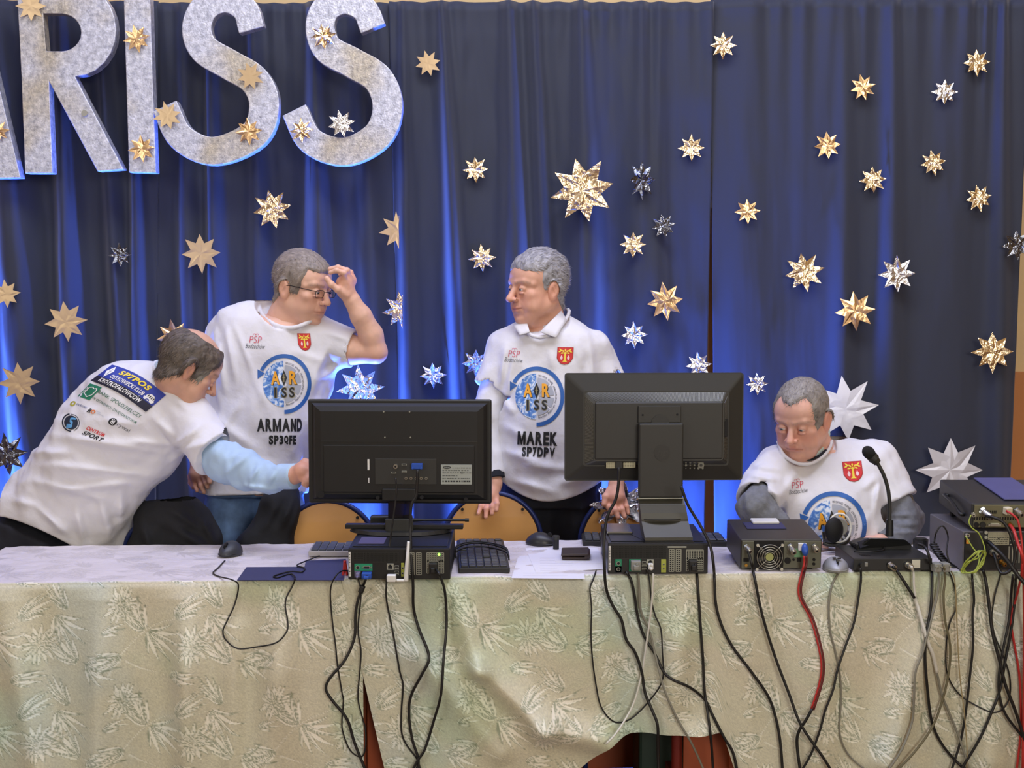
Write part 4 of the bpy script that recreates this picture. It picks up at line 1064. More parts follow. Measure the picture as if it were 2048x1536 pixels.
# ---------------------------------------------------------------- man with glasses (standing, left of centre)
def man_glasses():
    Y = 4.76
    H = make_head(dict(C=W3((607, 572, 4.76)), R=rotm(60, 12, 0), neck=W3((574, 648, 4.80)), scale=1.06, skin=SK2, brow=lin(120, 96, 80), browd=.55, red=.3, jaw=1.0, fat=.97, nose=1.1,
        stub=.25, open=.0036, hair=short_hair(.058, -.036, -.022, .10), hth=.0055, hcol=lin(138, 127, 116), hvar=.30, hn=.0010, strands=2600, slen=.007, sw=.0008, lift=.6, neck_r=.068, frown=.001))
    # raised left arm and hand
    hv, hq, A = hand_field([(655, 682, 4.77, .052), (706, 700, 4.75, .050), (751, 704, 4.73, .040), (742, 670, 4.72, .0410), (722, 632, 4.70, .036), (705, 603, 4.69, .0280)],
        [(703, 598, 4.69, .026), (691, 580, 4.685, .029), (689, 567, 4.68, .027), (699, 562, 4.70, .024)],
        [[(690, 562, 4.66, .0100), (688, 546, 4.645), (673, 541, 4.64), (661, 545, 4.645)], [(699, 558, 4.68, .0105), (694, 541, 4.665), (676, 535, 4.66), (660, 538, 4.665)],
         [(705, 560, 4.705, .0100), (701, 545, 4.70), (684, 538, 4.70), (668, 541, 4.705)], [(706, 568, 4.73, .0088), (705, 553, 4.735), (693, 547, 4.74), (680, 549, 4.745)]],
        [(692, 590, 4.665, .0130), (676, 579, 4.65), (663, 569, 4.645), (654, 557, 4.645)])
    a2v, a2q, _ = hand_field([(440, 680, 4.80, .052), (418, 820, 4.79, .046), (402, 880, 4.74, .036), (396, 922, 4.70, .028)],
        [(396, 930, 4.69, .025), (394, 948, 4.68, .029)],
        [[(380, 952, 4.70, .0090), (381, 966, 4.69), (386, 975, 4.675)], [(389, 956, 4.685, .0098), (390, 971, 4.67), (394, 981, 4.66)],
         [(399, 956, 4.67, .0100), (402, 972, 4.655), (408, 984, 4.65)], [(407, 952, 4.66, .0098), (412, 966, 4.645), (415, 974, 4.64)]],
        [(408, 938, 4.655, .0120), (417, 950, 4.64), (419, 964, 4.635)])
    body = Field(W3((400, 1000, 4.6)), W3((720, 600, 4.95)), .009)
    body.loft([st(578, 640, 4.80, 60, .078), st(566, 662, 4.79, 95, .090), st(545, 720, 4.78, 108, .10), st(520, 860, 4.77, 98, .11), st(510, 985, 4.77, 95, .11)], .02)
    bv, bq = body.mesh()
    o = person('person with glasses',
        [H['skin'], (hv, hq, skin_cols(hv, SK2, .45, [((700, 560, 4.69), .05), ((750, 712, 4.73), .04)])), (a2v, a2q, skin_cols(a2v, SK1, .5, [((395, 960, 4.69), .05)])), (bv, bq, SK2)], SK2)
    o['label'] = 'person with glasses, white t-shirt, left hand raised beside his face'
    eyes(H, o, (6, -14)); part_np('hair', H['hair'][0], H['hair'][1], M_hair, o, H['hair'][2]); glasses(H, o)
    # t-shirt
    lo = W3((376, 1010, 4.56)); hi = W3((735, 600, 5.0)); lo[1] = 4.56; hi[1] = 5.0
    T = Field(lo, hi, .0046)
    T.loft([st(576, 600, 4.81, 46, .068, 10), st(570, 615, 4.805, 76, .084, 10), st(562, 632, 4.795, 104, .096, 10), st(556, 656, 4.785, 122, .106, 10), st(545, 720, 4.775, 122, .122, 10), st(533, 790, 4.77, 116, .128, 10),
            st(522, 860, 4.765, 112, .130, 10), st(514, 930, 4.765, 108, .132, 10), st(508, 1000, 4.765, 108, .132, 10)], .012, 2.3)
    T.cone(W3((640, 680, 4.785)), W3((714, 699, 4.75)), .074, .066, .03)
    T.cone(W3((452, 676, 4.79)), W3((432, 800, 4.78)), .072, .070, .03)
    plane_cut(T, W3((708, 698, 4.75)), W3((740, 703, 4.74))-W3((640, 680, 4.785)), .12); hollow(T, W3((708, 698, 4.75)), W3((740, 703, 4.74))-W3((640, 680, 4.785)), .060, .053, .03)
    shirt_folds(T, [((452, 655), (470, 760), 7, .008), ((470, 650), (505, 745), 6, .006), ((436, 690), (448, 780), 6, .007), ((640, 690), (628, 780), 8, .007), ((655, 690), (640, 740), 6, .007),
        ((650, 725), (585, 700), 9, .004), ((690, 725), (640, 760), 8, .007), ((412, 830), (520, 905), 12, .008), ((420, 890), (560, 940), 11, .008), ((440, 950), (540, 930), 10, .006),
        ((590, 930), (600, 990), 8, .006), ((500, 740), (540, 820), 9, .004), ((655, 665), (700, 680), 6, .005), ((480, 800), (440, 870), 9, .006)], .0050, .0034, 8, 19, (1, 1, .55), 1)
    neckline(T, [(517, 611, 4.80), (528, 633, 4.745), (551, 650, 4.705), (577, 656, 4.692), (603, 651, 4.695), (627, 637, 4.725), (638, 624, 4.765), (618, 606, 4.84), (577, 598, 4.865), (538, 600, 4.85)], .0075)
    hemcut(T, lambda px: 988+0*px-.03*(px-560))
    TV, TQ = T.mesh(); TV = relax(TV, TQ, 1, .4)
    sh = part_np('t_shirt', TV, TQ, M_shirt, o)
    x = W3((508, 975, 4.77))
    legs('jeans', M_jeans, o, (x[0], 4.78, x[2]-.02), [(x[0]-.11, 4.80, .07), (x[0]+.12, 4.84, .07)], [(x[0]-.10, 4.76, .48), (x[0]+.11, 4.80, .48)], .098, .072, .062, waist=(.172, .115))
    return o, sh, (TV, TQ)
def neckline(T, pts, r):
    P_ = np.array([W3(p) for p in pts]); c = P_.mean(0); q = P_-c
    n = np.zeros(3)
    for i in range(len(q)): n += np.cross(q[i], q[(i+1) % len(q)])
    n /= np.linalg.norm(n); n = n if n[2] > 0 else -n
    u = np.cross(n, (0, 1, 0)); u /= np.linalg.norm(u); v = np.cross(n, u)
    au = np.abs(q@u).max(); av = np.abs(q@v).max()
    T.loft([(c-n*.010, u*au*.90, v*av*.88), (c+n*.0, u*au*.97, v*av*.97), (c+n*.12, u*au*1.1, v*av*1.1)], .006, 2.0, 'sub')
    ring = catmull([Vector(p) for p in P_]+[Vector(P_[0])], 4); ring = [np.array(x) for x in ring]
    for i in range(len(ring)-1): T.cone(ring[i], ring[i+1], r, r, .004)
def neck_ring(c, a, b, yaw, fwd, pitch):
    """oval of points round the neck; front dips"""
    out = []
    for k in range(14):
        t = 2*PI*k/14
        p = np.array((a*math.cos(t), -b*math.sin(t), 0.0)); p[2] = -.26*b*math.sin(t)*1.0 - (.010 if math.sin(t) > .5 else 0)
        out.append(rotm(yaw, 0, 0) @ p + c)
    return out
# ---------------------------------------------------------------- grey-haired standing man
def man_standing():
    H = make_head(dict(C=W3((1073, 574, 4.755)), R=rotm(-57, 3, 0), neck=W3((1092, 662, 4.80)), scale=1.045, skin=SK3, brow=lin(110, 96, 90), browd=.6, red=.35, jaw=1.06, fat=1.10, nose=1.25, chin2=1,
        open=.0026, hair=short_hair(.067, -.016, -.010, -.20, -.078, .40), hthf=lambda X, Y, Z: .006+.010*np.clip((Z-.02)/.08, 0, 1)*np.clip((Y+.09)/.08, 0, 1), hcol=lin(150, 148, 150), hvar=.40, hn=.0030, hf=70, hramp=.030,
        strands=5000, slen=.014, sw=.0010, lift=.18, comb=np.array((0, .9, -.25)), neck_r=.064, frown=-.0015))
    lv, lq, _ = hand_field([(1004, 700, 4.78, .03), (976, 850, 4.74, .026), (985, 920, 4.68, .024), (990, 962, 4.655, .025)],
        [(989, 972, 4.65, .025), (981, 992, 4.635, .029)],
        [[(968, 998, 4.645, .0092), (962, 1012, 4.615), (957, 1027, 4.60)], [(976, 1002, 4.63, .0100), (973, 1018, 4.605), (972, 1034, 4.595)],
         [(985, 1001, 4.625, .0100), (985, 1014, 4.60), (984, 1027, 4.592)], [(993, 996, 4.625, .0096), (994, 1008, 4.60), (993, 1020, 4.592)]],
        [(975, 978, 4.665, .0125), (965, 990, 4.67), (961, 1002, 4.66)])
    rv, rq, _ = hand_field([(1196, 700, 4.78, .03), (1238, 850, 4.72, .026), (1236, 920, 4.64, .024), (1233, 962, 4.58, .026)],
        [(1232, 972, 4.57, .026), (1232, 993, 4.555, .032)],
        [[(1215, 1000, 4.555, .0098), (1217, 1014, 4.535), (1223, 1027, 4.53)], [(1227, 1005, 4.545, .0104), (1231, 1020, 4.525), (1236, 1034, 4.52)],
         [(1239, 1004, 4.55, .0102), (1244, 1019, 4.53), (1249, 1033, 4.525)], [(1249, 1000, 4.565, .0090), (1253, 1013, 4.55), (1256, 1026, 4.545)]],
        [(1219, 982, 4.56, .0130), (1211, 994, 4.545), (1209, 1008, 4.535)])
    body = Field(W3((985, 1040, 4.6)), W3((1220, 640, 4.95)), .009)
    body.loft([st(1092, 650, 4.80, 56, .075), st(1098, 672, 4.79, 80, .085), st(1100, 750, 4.78, 80, .10), st(1102, 860, 4.77, 78, .12), st(1100, 1000, 4.77, 78, .11)], .02)
    bv, bq = body.mesh()
    o = person('person with thick grey hair standing in a white t-shirt over a collared shirt',
        [H['skin'], (lv, lq, skin_cols(lv, SK3, .5, [((975, 1010, 4.62), .05)])), (rv, rq, skin_cols(rv, SK3, .5, [((1232, 1010, 4.55), .05)])), (bv, bq, SK3)], SK3)
    eyes(H, o, (-4, -2), (70, 84, 96)); part_np('hair', H['hair'][0], H['hair'][1], M_hair, o, H['hair'][2])
    lo = W3((935, 1020, 4.5)); hi = W3((1265, 615, 5.0)); lo[1] = 4.52; hi[1] = 5.0
    T = Field(lo, hi, .0046)
    T.loft([st(1096, 632, 4.80, 44, .06, -8), st(1097, 652, 4.795, 82, .085, -8), st(1098, 682, 4.785, 112, .112, -8), st(1100, 750, 4.775, 108, .128, -8), st(1101, 830, 4.755, 104, .143, -8),
            st(1101, 900, 4.75, 105, .152, -8), st(1099, 960, 4.75, 106, .150, -8), st(1097, 1015, 4.75, 100, .14, -8)], .012, 2.3)
    T.cone(W3((1016, 700, 4.785)), W3((976, 790, 4.755)), .070, .066, .03)
    T.cone(W3((1186, 700, 4.785)), W3((1226, 790, 4.75)), .072, .068, .03)
    for a, b in (((1016, 700, 4.785), (981, 778, 4.757)), ((1186, 700, 4.785), (1221, 778, 4.752))):
        d = W3(b)-W3(a); plane_cut(T, W3(b), d, .11); hollow(T, W3(b), d, .060, .052, .03)
    
    shirt_folds(T, [((1012, 690), (1000, 770), 6, .007), ((1030, 700), (1010, 800), 7, .006), ((1180, 690), (1190, 780), 7, .006), ((1004, 850), (1060, 880), 9, .006), ((1002, 900), (1090, 930), 10, .007),
        ((1020, 960), (1110, 985), 9, .007), ((1110, 970), (1190, 950), 10, .006), ((1100, 700), (1108, 740), 7, .004), ((1150, 680), (1165, 740), 8, .005), ((1040, 930), (1150, 940), 9, .005),
        ((1005, 800), (1030, 830), 8, .006)], .0050, .0034, 8, 19, (1, 1, .6), 7)
    neckline(T, [(1046, 640, 4.76), (1050, 660, 4.70), (1066, 672, 4.67), (1086, 674, 4.665), (1108, 664, 4.68), (1128, 644, 4.72), (1138, 622, 4.78), (1120, 612, 4.85), (1090, 610, 4.87), (1060, 620, 4.85)], .0065)
    hemcut(T, lambda px: 1003-.0042*np.maximum(0, 1095-px)**2*1.15-.0035*np.maximum(0, px-1095)**2)
    TV, TQ = T.mesh(); TV = relax(TV, TQ, 1, .4)
    sh = part_np('t_shirt', TV, TQ, M_shirt, o)
    sleeve_part('long_sleeve', [(1000, 745, 4.775, .055), (974, 830, 4.745, .054), (976, 880, 4.72, .046), (989, 950, 4.665, .034)], M_shirt, o)
    sleeve_part('long_sleeve', [(1202, 745, 4.775, .055), (1238, 830, 4.735, .054), (1240, 880, 4.70, .046), (1234, 950, 4.60, .036)], M_shirt, o)
    for c, d in (((990, 957, 4.66), (985, 925, 4.68)), ((1233, 957, 4.592), (1236, 925, 4.62))):
        tube('cuff', [P(*c), P(*d).lerp(P(*c), .6)], .0355, M_dark, o, 16)
    # polo collar: two flaps and a stand
    stand = neck_ring(W3((1089, 640, 4.785)), .061, .060, -30, 0, 0)
    ring_tube('collar_band', stand, .009, M_shirt, o)
    def flap(pts, nm):
        bm = bmesh.new(); vs = [bm.verts.new(P(*p)) for p in pts]
        bm.faces.new(vs[:4]); bm.faces.new([vs[0], vs[3], vs[4], vs[5]]) if len(vs) > 5 else None
        bmesh.ops.subdivide_edges(bm, edges=bm.edges[:], cuts=3, use_grid_fill=True)
        q = bobj(nm, bm, M_shirt, o, smooth=True); so = q.modifiers.new('t', 'SOLIDIFY'); so.thickness = .003; return q
    flap([(1053, 640, 4.715), (1060, 665, 4.660), (1040, 671, 4.662), (1026, 650, 4.72)], 'collar_flap')
    flap([(1122, 622, 4.74), (1080, 664, 4.655), (1112, 676, 4.650), (1133, 640, 4.72)], 'collar_flap')
    x = W3((1100, 990, 4.77))
    legs('trousers', M_dark, o, (x[0], 4.79, x[2]-.03), [(x[0]-.11, 4.80, .07), (x[0]+.12, 4.84, .07)], [(x[0]-.10, 4.76, .48), (x[0]+.11, 4.80, .48)], .100, .072, .062, waist=(.165, .13))
    return o, sh, (TV, TQ)
# ---------------------------------------------------------------- seated man
def man_seated():
    H = make_head(dict(C=W3((1602, 834, 4.42)), R=rotm(-33, 20, 0), neck=W3((1628, 905, 4.50)), scale=1.04, skin=SK4, brow=lin(150, 132, 122), browd=.5, red=.60, jaw=1.05, fat=1.06, nose=1.2, chin2=1,
        open=.0022, hair=short_hair(.072, -.046, -.024, .42, -.075, .35), hth=.0050, hcol=lin(142, 136, 128), hvar=.25, hn=.0012, hf=60, strands=3500, slen=.012, sw=.0008, lift=.10, comb=np.array((.1, -.9, .1)),
        neck_r=.062, frown=.0035))
    lv, lq, _ = hand_field([(1545, 930, 4.45, .03), (1512, 1005, 4.30, .026), (1552, 1052, 4.27, .024), (1590, 1074, 4.26, .028)], [(1600, 1078, 4.26, .025), (1615, 1084, 4.25, .028)],
        [[(1622, 1084, 4.235, .0095), (1636, 1088, 4.22), (1648, 1092, 4.22)], [(1624, 1086, 4.25, .0100), (1640, 1089, 4.24), (1653, 1093, 4.24)], [(1624, 1086, 4.27, .0095), (1640, 1089, 4.265), (1652, 1092, 4.265)], [(1620, 1084, 4.285, .0085), (1634, 1087, 4.285), (1645, 1090, 4.285)]],
        [(1606, 1086, 4.23, .012), (1616, 1090, 4.215), (1626, 1093, 4.21)])
    rv, rq, _ = hand_field([(1755, 920, 4.47, .03), (1806, 1030, 4.43, .026), (1795, 1072, 4.36, .024), (1762, 1086, 4.31, .028)], [(1755, 1086, 4.30, .025), (1740, 1088, 4.29, .028)],
        [[(1732, 1088, 4.27, .0095), (1720, 1090, 4.26), (1712, 1094, 4.255)], [(1730, 1088, 4.285, .01), (1718, 1090, 4.28), (1708, 1094, 4.275)], [(1731, 1088, 4.30, .0095), (1720, 1090, 4.30), (1710, 1094, 4.298)], [(1735, 1087, 4.315, .0085), (1725, 1089, 4.315), (1717, 1092, 4.315)]],
        [(1748, 1092, 4.27, .012), (1738, 1094, 4.255), (1728, 1096, 4.25)])
    body = Field(W3((1540, 1200, 4.3)), W3((1790, 880, 4.7)), .009)
    body.loft([st(1632, 893, 4.51, 55, .08), st(1640, 915, 4.51, 80, .09), st(1660, 985, 4.47, 100, .10), st(1666, 1180, 4.55, 95, .12)], .02)
    bv, bq = body.mesh()
    o = person('person seated behind the radio, white t-shirt over grey sleeves, looking down left',
        [H['skin'], (lv, lq, skin_cols(lv, SK4)), (rv, rq, skin_cols(rv, SK4)), (bv, bq, SK4)], SK4)
    eyes(H, o, (-6, -22), (88, 104, 118)); part_np('hair', H['hair'][0], H['hair'][1], M_hair, o, H['hair'][2])
    lo = W3((1470, 1180, 4.2)); hi = W3((1850, 860, 4.75)); lo[1] = 4.16; hi[1] = 4.76
    T = Field(lo, hi, .0046)
    T.loft([st(1632, 876, 4.52, 42, .06, -6), st(1640, 895, 4.515, 82, .088, -6), st(1652, 922, 4.495, 116, .112, -6), st(1658, 975, 4.46, 114, .128, -6), st(1663, 1040, 4.455, 110, .14, -6),
            st(1666, 1110, 4.47, 112, .15, -6), st(1668, 1180, 4.52, 112, .15, -6)], .012, 2.3)
    T.cone(W3((1556, 930, 4.48)), W3((1508, 1012, 4.30)), .074, .068, .03)
    T.cone(W3((1748, 925, 4.49)), W3((1797, 1010, 4.43)), .078, .070, .03)
    for a, b in (((1556, 930, 4.48), (1516, 1000, 4.325)), ((1748, 925, 4.49), (1794, 1003, 4.435))):
        d = W3(b)-W3(a); plane_cut(T, W3(b), d, .115); hollow(T, W3(b), d, .064, .056, .03)
    
    shirt_folds(T, [((1500, 950), (1555, 960), 6, .006), ((1495, 975), (1560, 990), 6, .006), ((1505, 930), (1560, 940), 6, .005), ((1590, 950), (1570, 1060), 9, .008), ((1760, 960), (1748, 1040), 7, .009),
        ((1720, 980), (1760, 950), 9, .006), ((1690, 900), (1700, 950), 9, .005), ((1740, 1020), (1720, 1080), 9, .008), ((1600, 930), (1560, 1000), 9, .006), ((1780, 930), (1800, 990), 8, .005)],
        .0050, .0036, 8, 19, (1, 1, .6), 13)
    neckline(T, [(1556, 884, 4.44), (1566, 908, 4.40), (1590, 925, 4.375), (1618, 928, 4.375), (1645, 914, 4.395), (1661, 892, 4.43), (1663, 868, 4.50), (1645, 858, 4.57), (1610, 856, 4.59), (1575, 866, 4.54)], .0055)
    TV, TQ = T.mesh(); TV = relax(TV, TQ, 1, .4)
    sh = part_np('t_shirt', TV, TQ, M_shirt, o)
    sleeve_part('grey_sleeve', [(1528, 985, 4.355, .046), (1509, 1014, 4.30, .058), (1552, 1052, 4.275, .046), (1588, 1073, 4.262, .034)], M_grey, o, n1=.005, n2=.003)
    sleeve_part('grey_sleeve', [(1780, 975, 4.46, .060), (1806, 1036, 4.425, .060), (1797, 1072, 4.365, .048), (1765, 1086, 4.315, .034)], M_grey, o, n1=.006, n2=.004,
        folds=[((1775, 1030), (1830, 1030), 5, .006), ((1775, 1048), (1835, 1050), 5, .006), ((1780, 1064), (1836, 1066), 5, .006)])
    mcol = mat('pale_green_collar', (206, 224, 218), 0.8); 
    ring_tube('polo_collar', [W3(p) for p in ((1566, 880, 4.46), (1574, 898, 4.43), (1594, 912, 4.41), (1618, 914, 4.41), (1640, 902, 4.425), (1653, 882, 4.45), (1654, 858, 4.51), (1638, 848, 4.57), (1610, 846, 4.58), (1580, 858, 4.53))], .014, mcol, o)
    pts = [W3(p) for p in ((1602, 916, 4.392), (1620, 919, 4.388), (1638, 912, 4.396), (1652, 900, 4.412))]
    tube('collar_stripe', pts, .0045, M_dark, o, 8)
    x = W3((1668, 1180, 4.52))
    legs('trousers', M_dark, o, (x[0], 4.56, .56), [(x[0]-.12, 4.16, .07), (x[0]+.14, 4.16, .07)], [(x[0]-.12, 4.14, .50), (x[0]+.13, 4.14, .50)], .095, .07, .06, top=np.array((x[0], 4.55, .70)), waist=(.17, .13))
    return o, sh, (TV, TQ)
# ---------------------------------------------------------------- bending man
def man_bending():
    H = make_head(dict(C=W3((381, 734, 4.40)), R=rotm(114, 34, 0), neck=W3((336, 778, 4.45)), scale=1.0, skin=SK1, brow=lin(104, 86, 74), browd=.6, red=.4, jaw=1.0, fat=.98, nose=1.1, open=.0024,
        hair=lambda X, Y, Z: np.minimum(short_hair(.20, -.046, -.030, 0, -.085, -.2)(X, Y, Z), np.sqrt(X**2+((Y-.012)*.8)**2+(Z-.13)**2)-.064),
        hth=.0075, hcol=lin(92, 82, 72), hcol2=lin(138, 134, 122), hmix=lambda x, y, z: np.clip((-y-.0)/.04, 0, 1)*np.clip((.03-z)/.04, 0, 1), hvar=.40, hn=.0018, strands=5500, slen=.016, sw=.0009, lift=.12,
        comb=np.array((0, .35, -.9)), neck_r=.060))
    rv, rq, _ = hand_field([(420, 895, 4.32, .028), (500, 945, 4.27, .024), (560, 953, 4.21, .024), (586, 951, 4.185, .028)], [(592, 949, 4.18, .025), (604, 944, 4.17, .031)],
        [[(610, 930, 4.18, .0100), (622, 936, 4.17), (624, 948, 4.155), (614, 952, 4.15)], [(611, 940, 4.165, .0104), (625, 946, 4.155), (626, 957, 4.145), (616, 958, 4.14)],
         [(609, 950, 4.155, .0100), (622, 956, 4.145), (622, 965, 4.14), (613, 964, 4.14)], [(604, 958, 4.15, .0090), (615, 964, 4.14), (614, 970, 4.14), (607, 968, 4.14)]],
        [(598, 934, 4.19, .0125), (610, 924, 4.185), (622, 926, 4.18)])
    lv, lq, _ = hand_field([(300, 850, 4.56, .03), (268, 940, 4.60, .03), (256, 1000, 4.61, .027), (258, 1022, 4.62, .027)], [(257, 1026, 4.615, .025), (258, 1034, 4.61, .028)],
        [[(262, 1030, 4.58, .0098), (268, 1033, 4.57), (270, 1040, 4.56)], [(262, 1036, 4.575, .01), (269, 1041, 4.565), (268, 1048, 4.56)], [(258, 1042, 4.58, .0095), (263, 1049, 4.57), (262, 1055, 4.56)], [(252, 1044, 4.585, .0088), (255, 1052, 4.58), (255, 1058, 4.575)]],
        [(262, 1022, 4.59, .012), (268, 1026, 4.575), (272, 1032, 4.565)])
    def bs(px, py, Y, hw, hd):
        c = W3((px, py, Y)); a = hw/pxs(Y); dr = (.80, -.60)
        return (c, np.array((a*dr[0], 0, a*dr[1])), np.array((0, hd, 0)))
    body = Field(W3((0, 1120, 4.35)), W3((430, 740, 4.7)), .009)
    body.loft([bs(140, 1030, 4.54, 95, .10), bs(248, 862, 4.48, 90, .10), bs(318, 785, 4.46, 70, .08)], .02)
    bv, bq = body.mesh()
    o = person('person bending over the table from the left, seen from behind, bald crown, pale blue sleeve',
        [H['skin'], (rv, rq, skin_cols(rv, SK1, .6, [((606, 945, 4.17), .05)])), (lv, lq, skin_cols(lv, SK1, .5)), (bv, bq, SK1)], SK1)
    eyes(H, o, (0, -20), (80, 80, 74)); part_np('hair', H['hair'][0], H['hair'][1], M_hair, o, H['hair'][2])
    lo = W3((-60, 1130, 4.2)); hi = W3((500, 700, 4.75)); lo[1] = 4.18; hi[1] = 4.74
    T = Field(lo, hi, .0048)
    T.loft([bs(98, 1106, 4.58, 152, .150), bs(128, 1045, 4.555, 137, .150), bs(180, 955, 4.52, 118, .145), bs(246, 862, 4.485, 122, .140), bs(298, 800, 4.465, 112, .125), bs(326, 772, 4.455, 72, .10), bs(345, 756, 4.45, 44, .07)], .014, 2.4)
    T.cone(W3((368, 828, 4.42)), W3((440, 912, 4.31)), .083, .081, .035)
    T.cone(W3((225, 765, 4.56)), W3((330, 850, 4.62)), .05, .05, .04)
    T.cone(W3((345, 800, 4.40)), W3((300, 930, 4.48)), .045, .03, .04)
    d = W3((455, 925, 4.30))-W3((368, 828, 4.42)); plane_cut(T, W3((434, 905, 4.32)), d, .125); hollow(T, W3((434, 905, 4.32)), d, .060, .050, .022)
    T.cone(W3((370, 735, 4.44)), W3((338, 768, 4.45)), .070, .068, .006, 'sub')
    shirt_folds(T, [((100, 870), (330, 905), 9, .010), ((90, 930), (300, 950), 9, .010), ((120, 980), (260, 965), 9, .009), ((60, 960), (220, 1000), 9, .008), ((230, 880), (350, 890), 8, .008),
        ((340, 900), (400, 850), 8, .010), ((355, 905), (425, 880), 8, .008), ((300, 830), (350, 880), 9, .008), ((20, 1000), (70, 1010), 8, .008), ((70, 1010), (135, 1070), 7, .010), ((150, 1010), (170, 1095), 9, .009),
        ((200, 1000), (225, 1090), 9, .009), ((240, 990), (245, 1050), 8, .008), ((330, 770), (385, 830), 9, .006), ((310, 760), (345, 800), 7, .005), ((60, 905), (140, 905), 8, .007), ((190, 840), (290, 850), 9, .004)],
        .0055, .0040, 8, 17, (1, 1, 1), 21)
    hemcut(T, lambda px: 1033+.46*np.clip(px, -100, 200)*(np.clip(px, 0, 200)/200)**.35+0*px-.0*px)
    TV, TQ = T.mesh(); TV = relax(TV, TQ, 1, .4)
    sh = part_np('t_shirt', TV, TQ, M_shirt, o)
    sl, _ = sleeve_part('blue_shirt_sleeve', [(416, 890, 4.345, .050), (446, 920, 4.315, .064), (492, 942, 4.28, .058), (535, 957, 4.235, .045), (588, 953, 4.185, .0375)], M_lblue, o, h=.0036, n1=.006, n2=.004, f1=12, f2=26,
        folds=[((450, 950), (500, 905), 7, .008), ((500, 965), (520, 925), 6, .007), ((535, 975), (550, 940), 6, .006), ((470, 970), (560, 982), 6, .006)])
    tube('cuff', [P(560, 953, 4.215), P(575, 953, 4.20), P(590, 952.5, 4.184)], .0400, M_lblue, sl, 20)
    cr = rotm(0, 0, 42); nc = W3((340, 760, 4.447))
    ring_tube('collar', [cr @ np.array((.071*math.cos(2*PI*k/14), .066*math.sin(2*PI*k/14), 0)) + nc for k in range(14)], .008, M_shirt, sh)
    nc2 = W3((346, 754, 4.445))
    ring_tube('blue_collar', [cr @ np.array((.066*math.cos(2*PI*k/14), .062*math.sin(2*PI*k/14), 0)) + nc2 for k in range(14)], .012, mat('pale_blue_collar', (196, 214, 220), .8), o)
    hp = W3((80, 1085, 4.58))
    legs('trousers', M_dark, o, (hp[0]-.04, 4.58, hp[2]-.02), [(hp[0]-.18, 4.62, .07), (hp[0]+.10, 4.66, .07)], [(hp[0]-.13, 4.58, .46), (hp[0]+.08, 4.62, .46)], .105, .072, .062, top=np.array((hp[0]+.00, 4.57, hp[2]+.065)), waist=(.205, .13))
    return o, sh, (TV, TQ)
pA = man_glasses(); pM = man_standing(); pS = man_seated(); pB = man_bending()
# ================================================================== PRINTS ON THE SHIRTS
I_blue = pcol('blue', 44, 98, 170); I_org = pcol('orange', 240, 168, 40); I_blk = pcol('black', 26, 28, 28); I_wht = pcol('white', 240, 240, 240); I_gry = pcol('grey', 168, 172, 180)
I_red = pcol('red', 206, 44, 44); I_pnk = pcol('pink_red', 204, 70, 92); I_yel = pcol('yellow', 240, 214, 70); I_grn = pcol('green', 34, 128, 98); I_nav = pcol('royal', 44, 62, 158); I_tan = pcol('tan', 150, 138, 96); I_dgr = pcol('dark_green', 60, 108, 84)
I_pale = pcol('pale_pink', 240, 206, 206)
def earth_mat():
    m = bpy.data.materials.new('print_earth'); m.use_nodes = True; nt = m.node_tree; b = nt.nodes['Principled BSDF']
    tc = nt.nodes.new('ShaderNodeTexCoord'); n = nt.nodes.new('ShaderNodeTexNoise'); n.inputs['Scale'].default_value = 42; n.inputs['Detail'].default_value = 6; n.inputs['Distortion'].default_value = 1.5
    nt.links.new(tc.outputs['Object'], n.inputs['Vector']); r = nt.nodes.new('ShaderNodeValToRGB')
    e = r.color_ramp.elements; e[0].position = .40; e[0].color = rgb(60, 112, 190); e[1].position = .60; e[1].color = rgb(226, 234, 242); k = e.new(.50); k.color = rgb(110, 156, 214)
    nt.links.new(n.outputs[0], r.inputs[0]); nt.links.new(r.outputs[0], b.inputs['Base Color']); b.inputs['Roughness'].default_value = .6; return m
I_earth = earth_mat()
def off_bm(bm, dx, dy):
    for v in bm.verts: v.co.x += dx; v.co.y += dy
    return bm
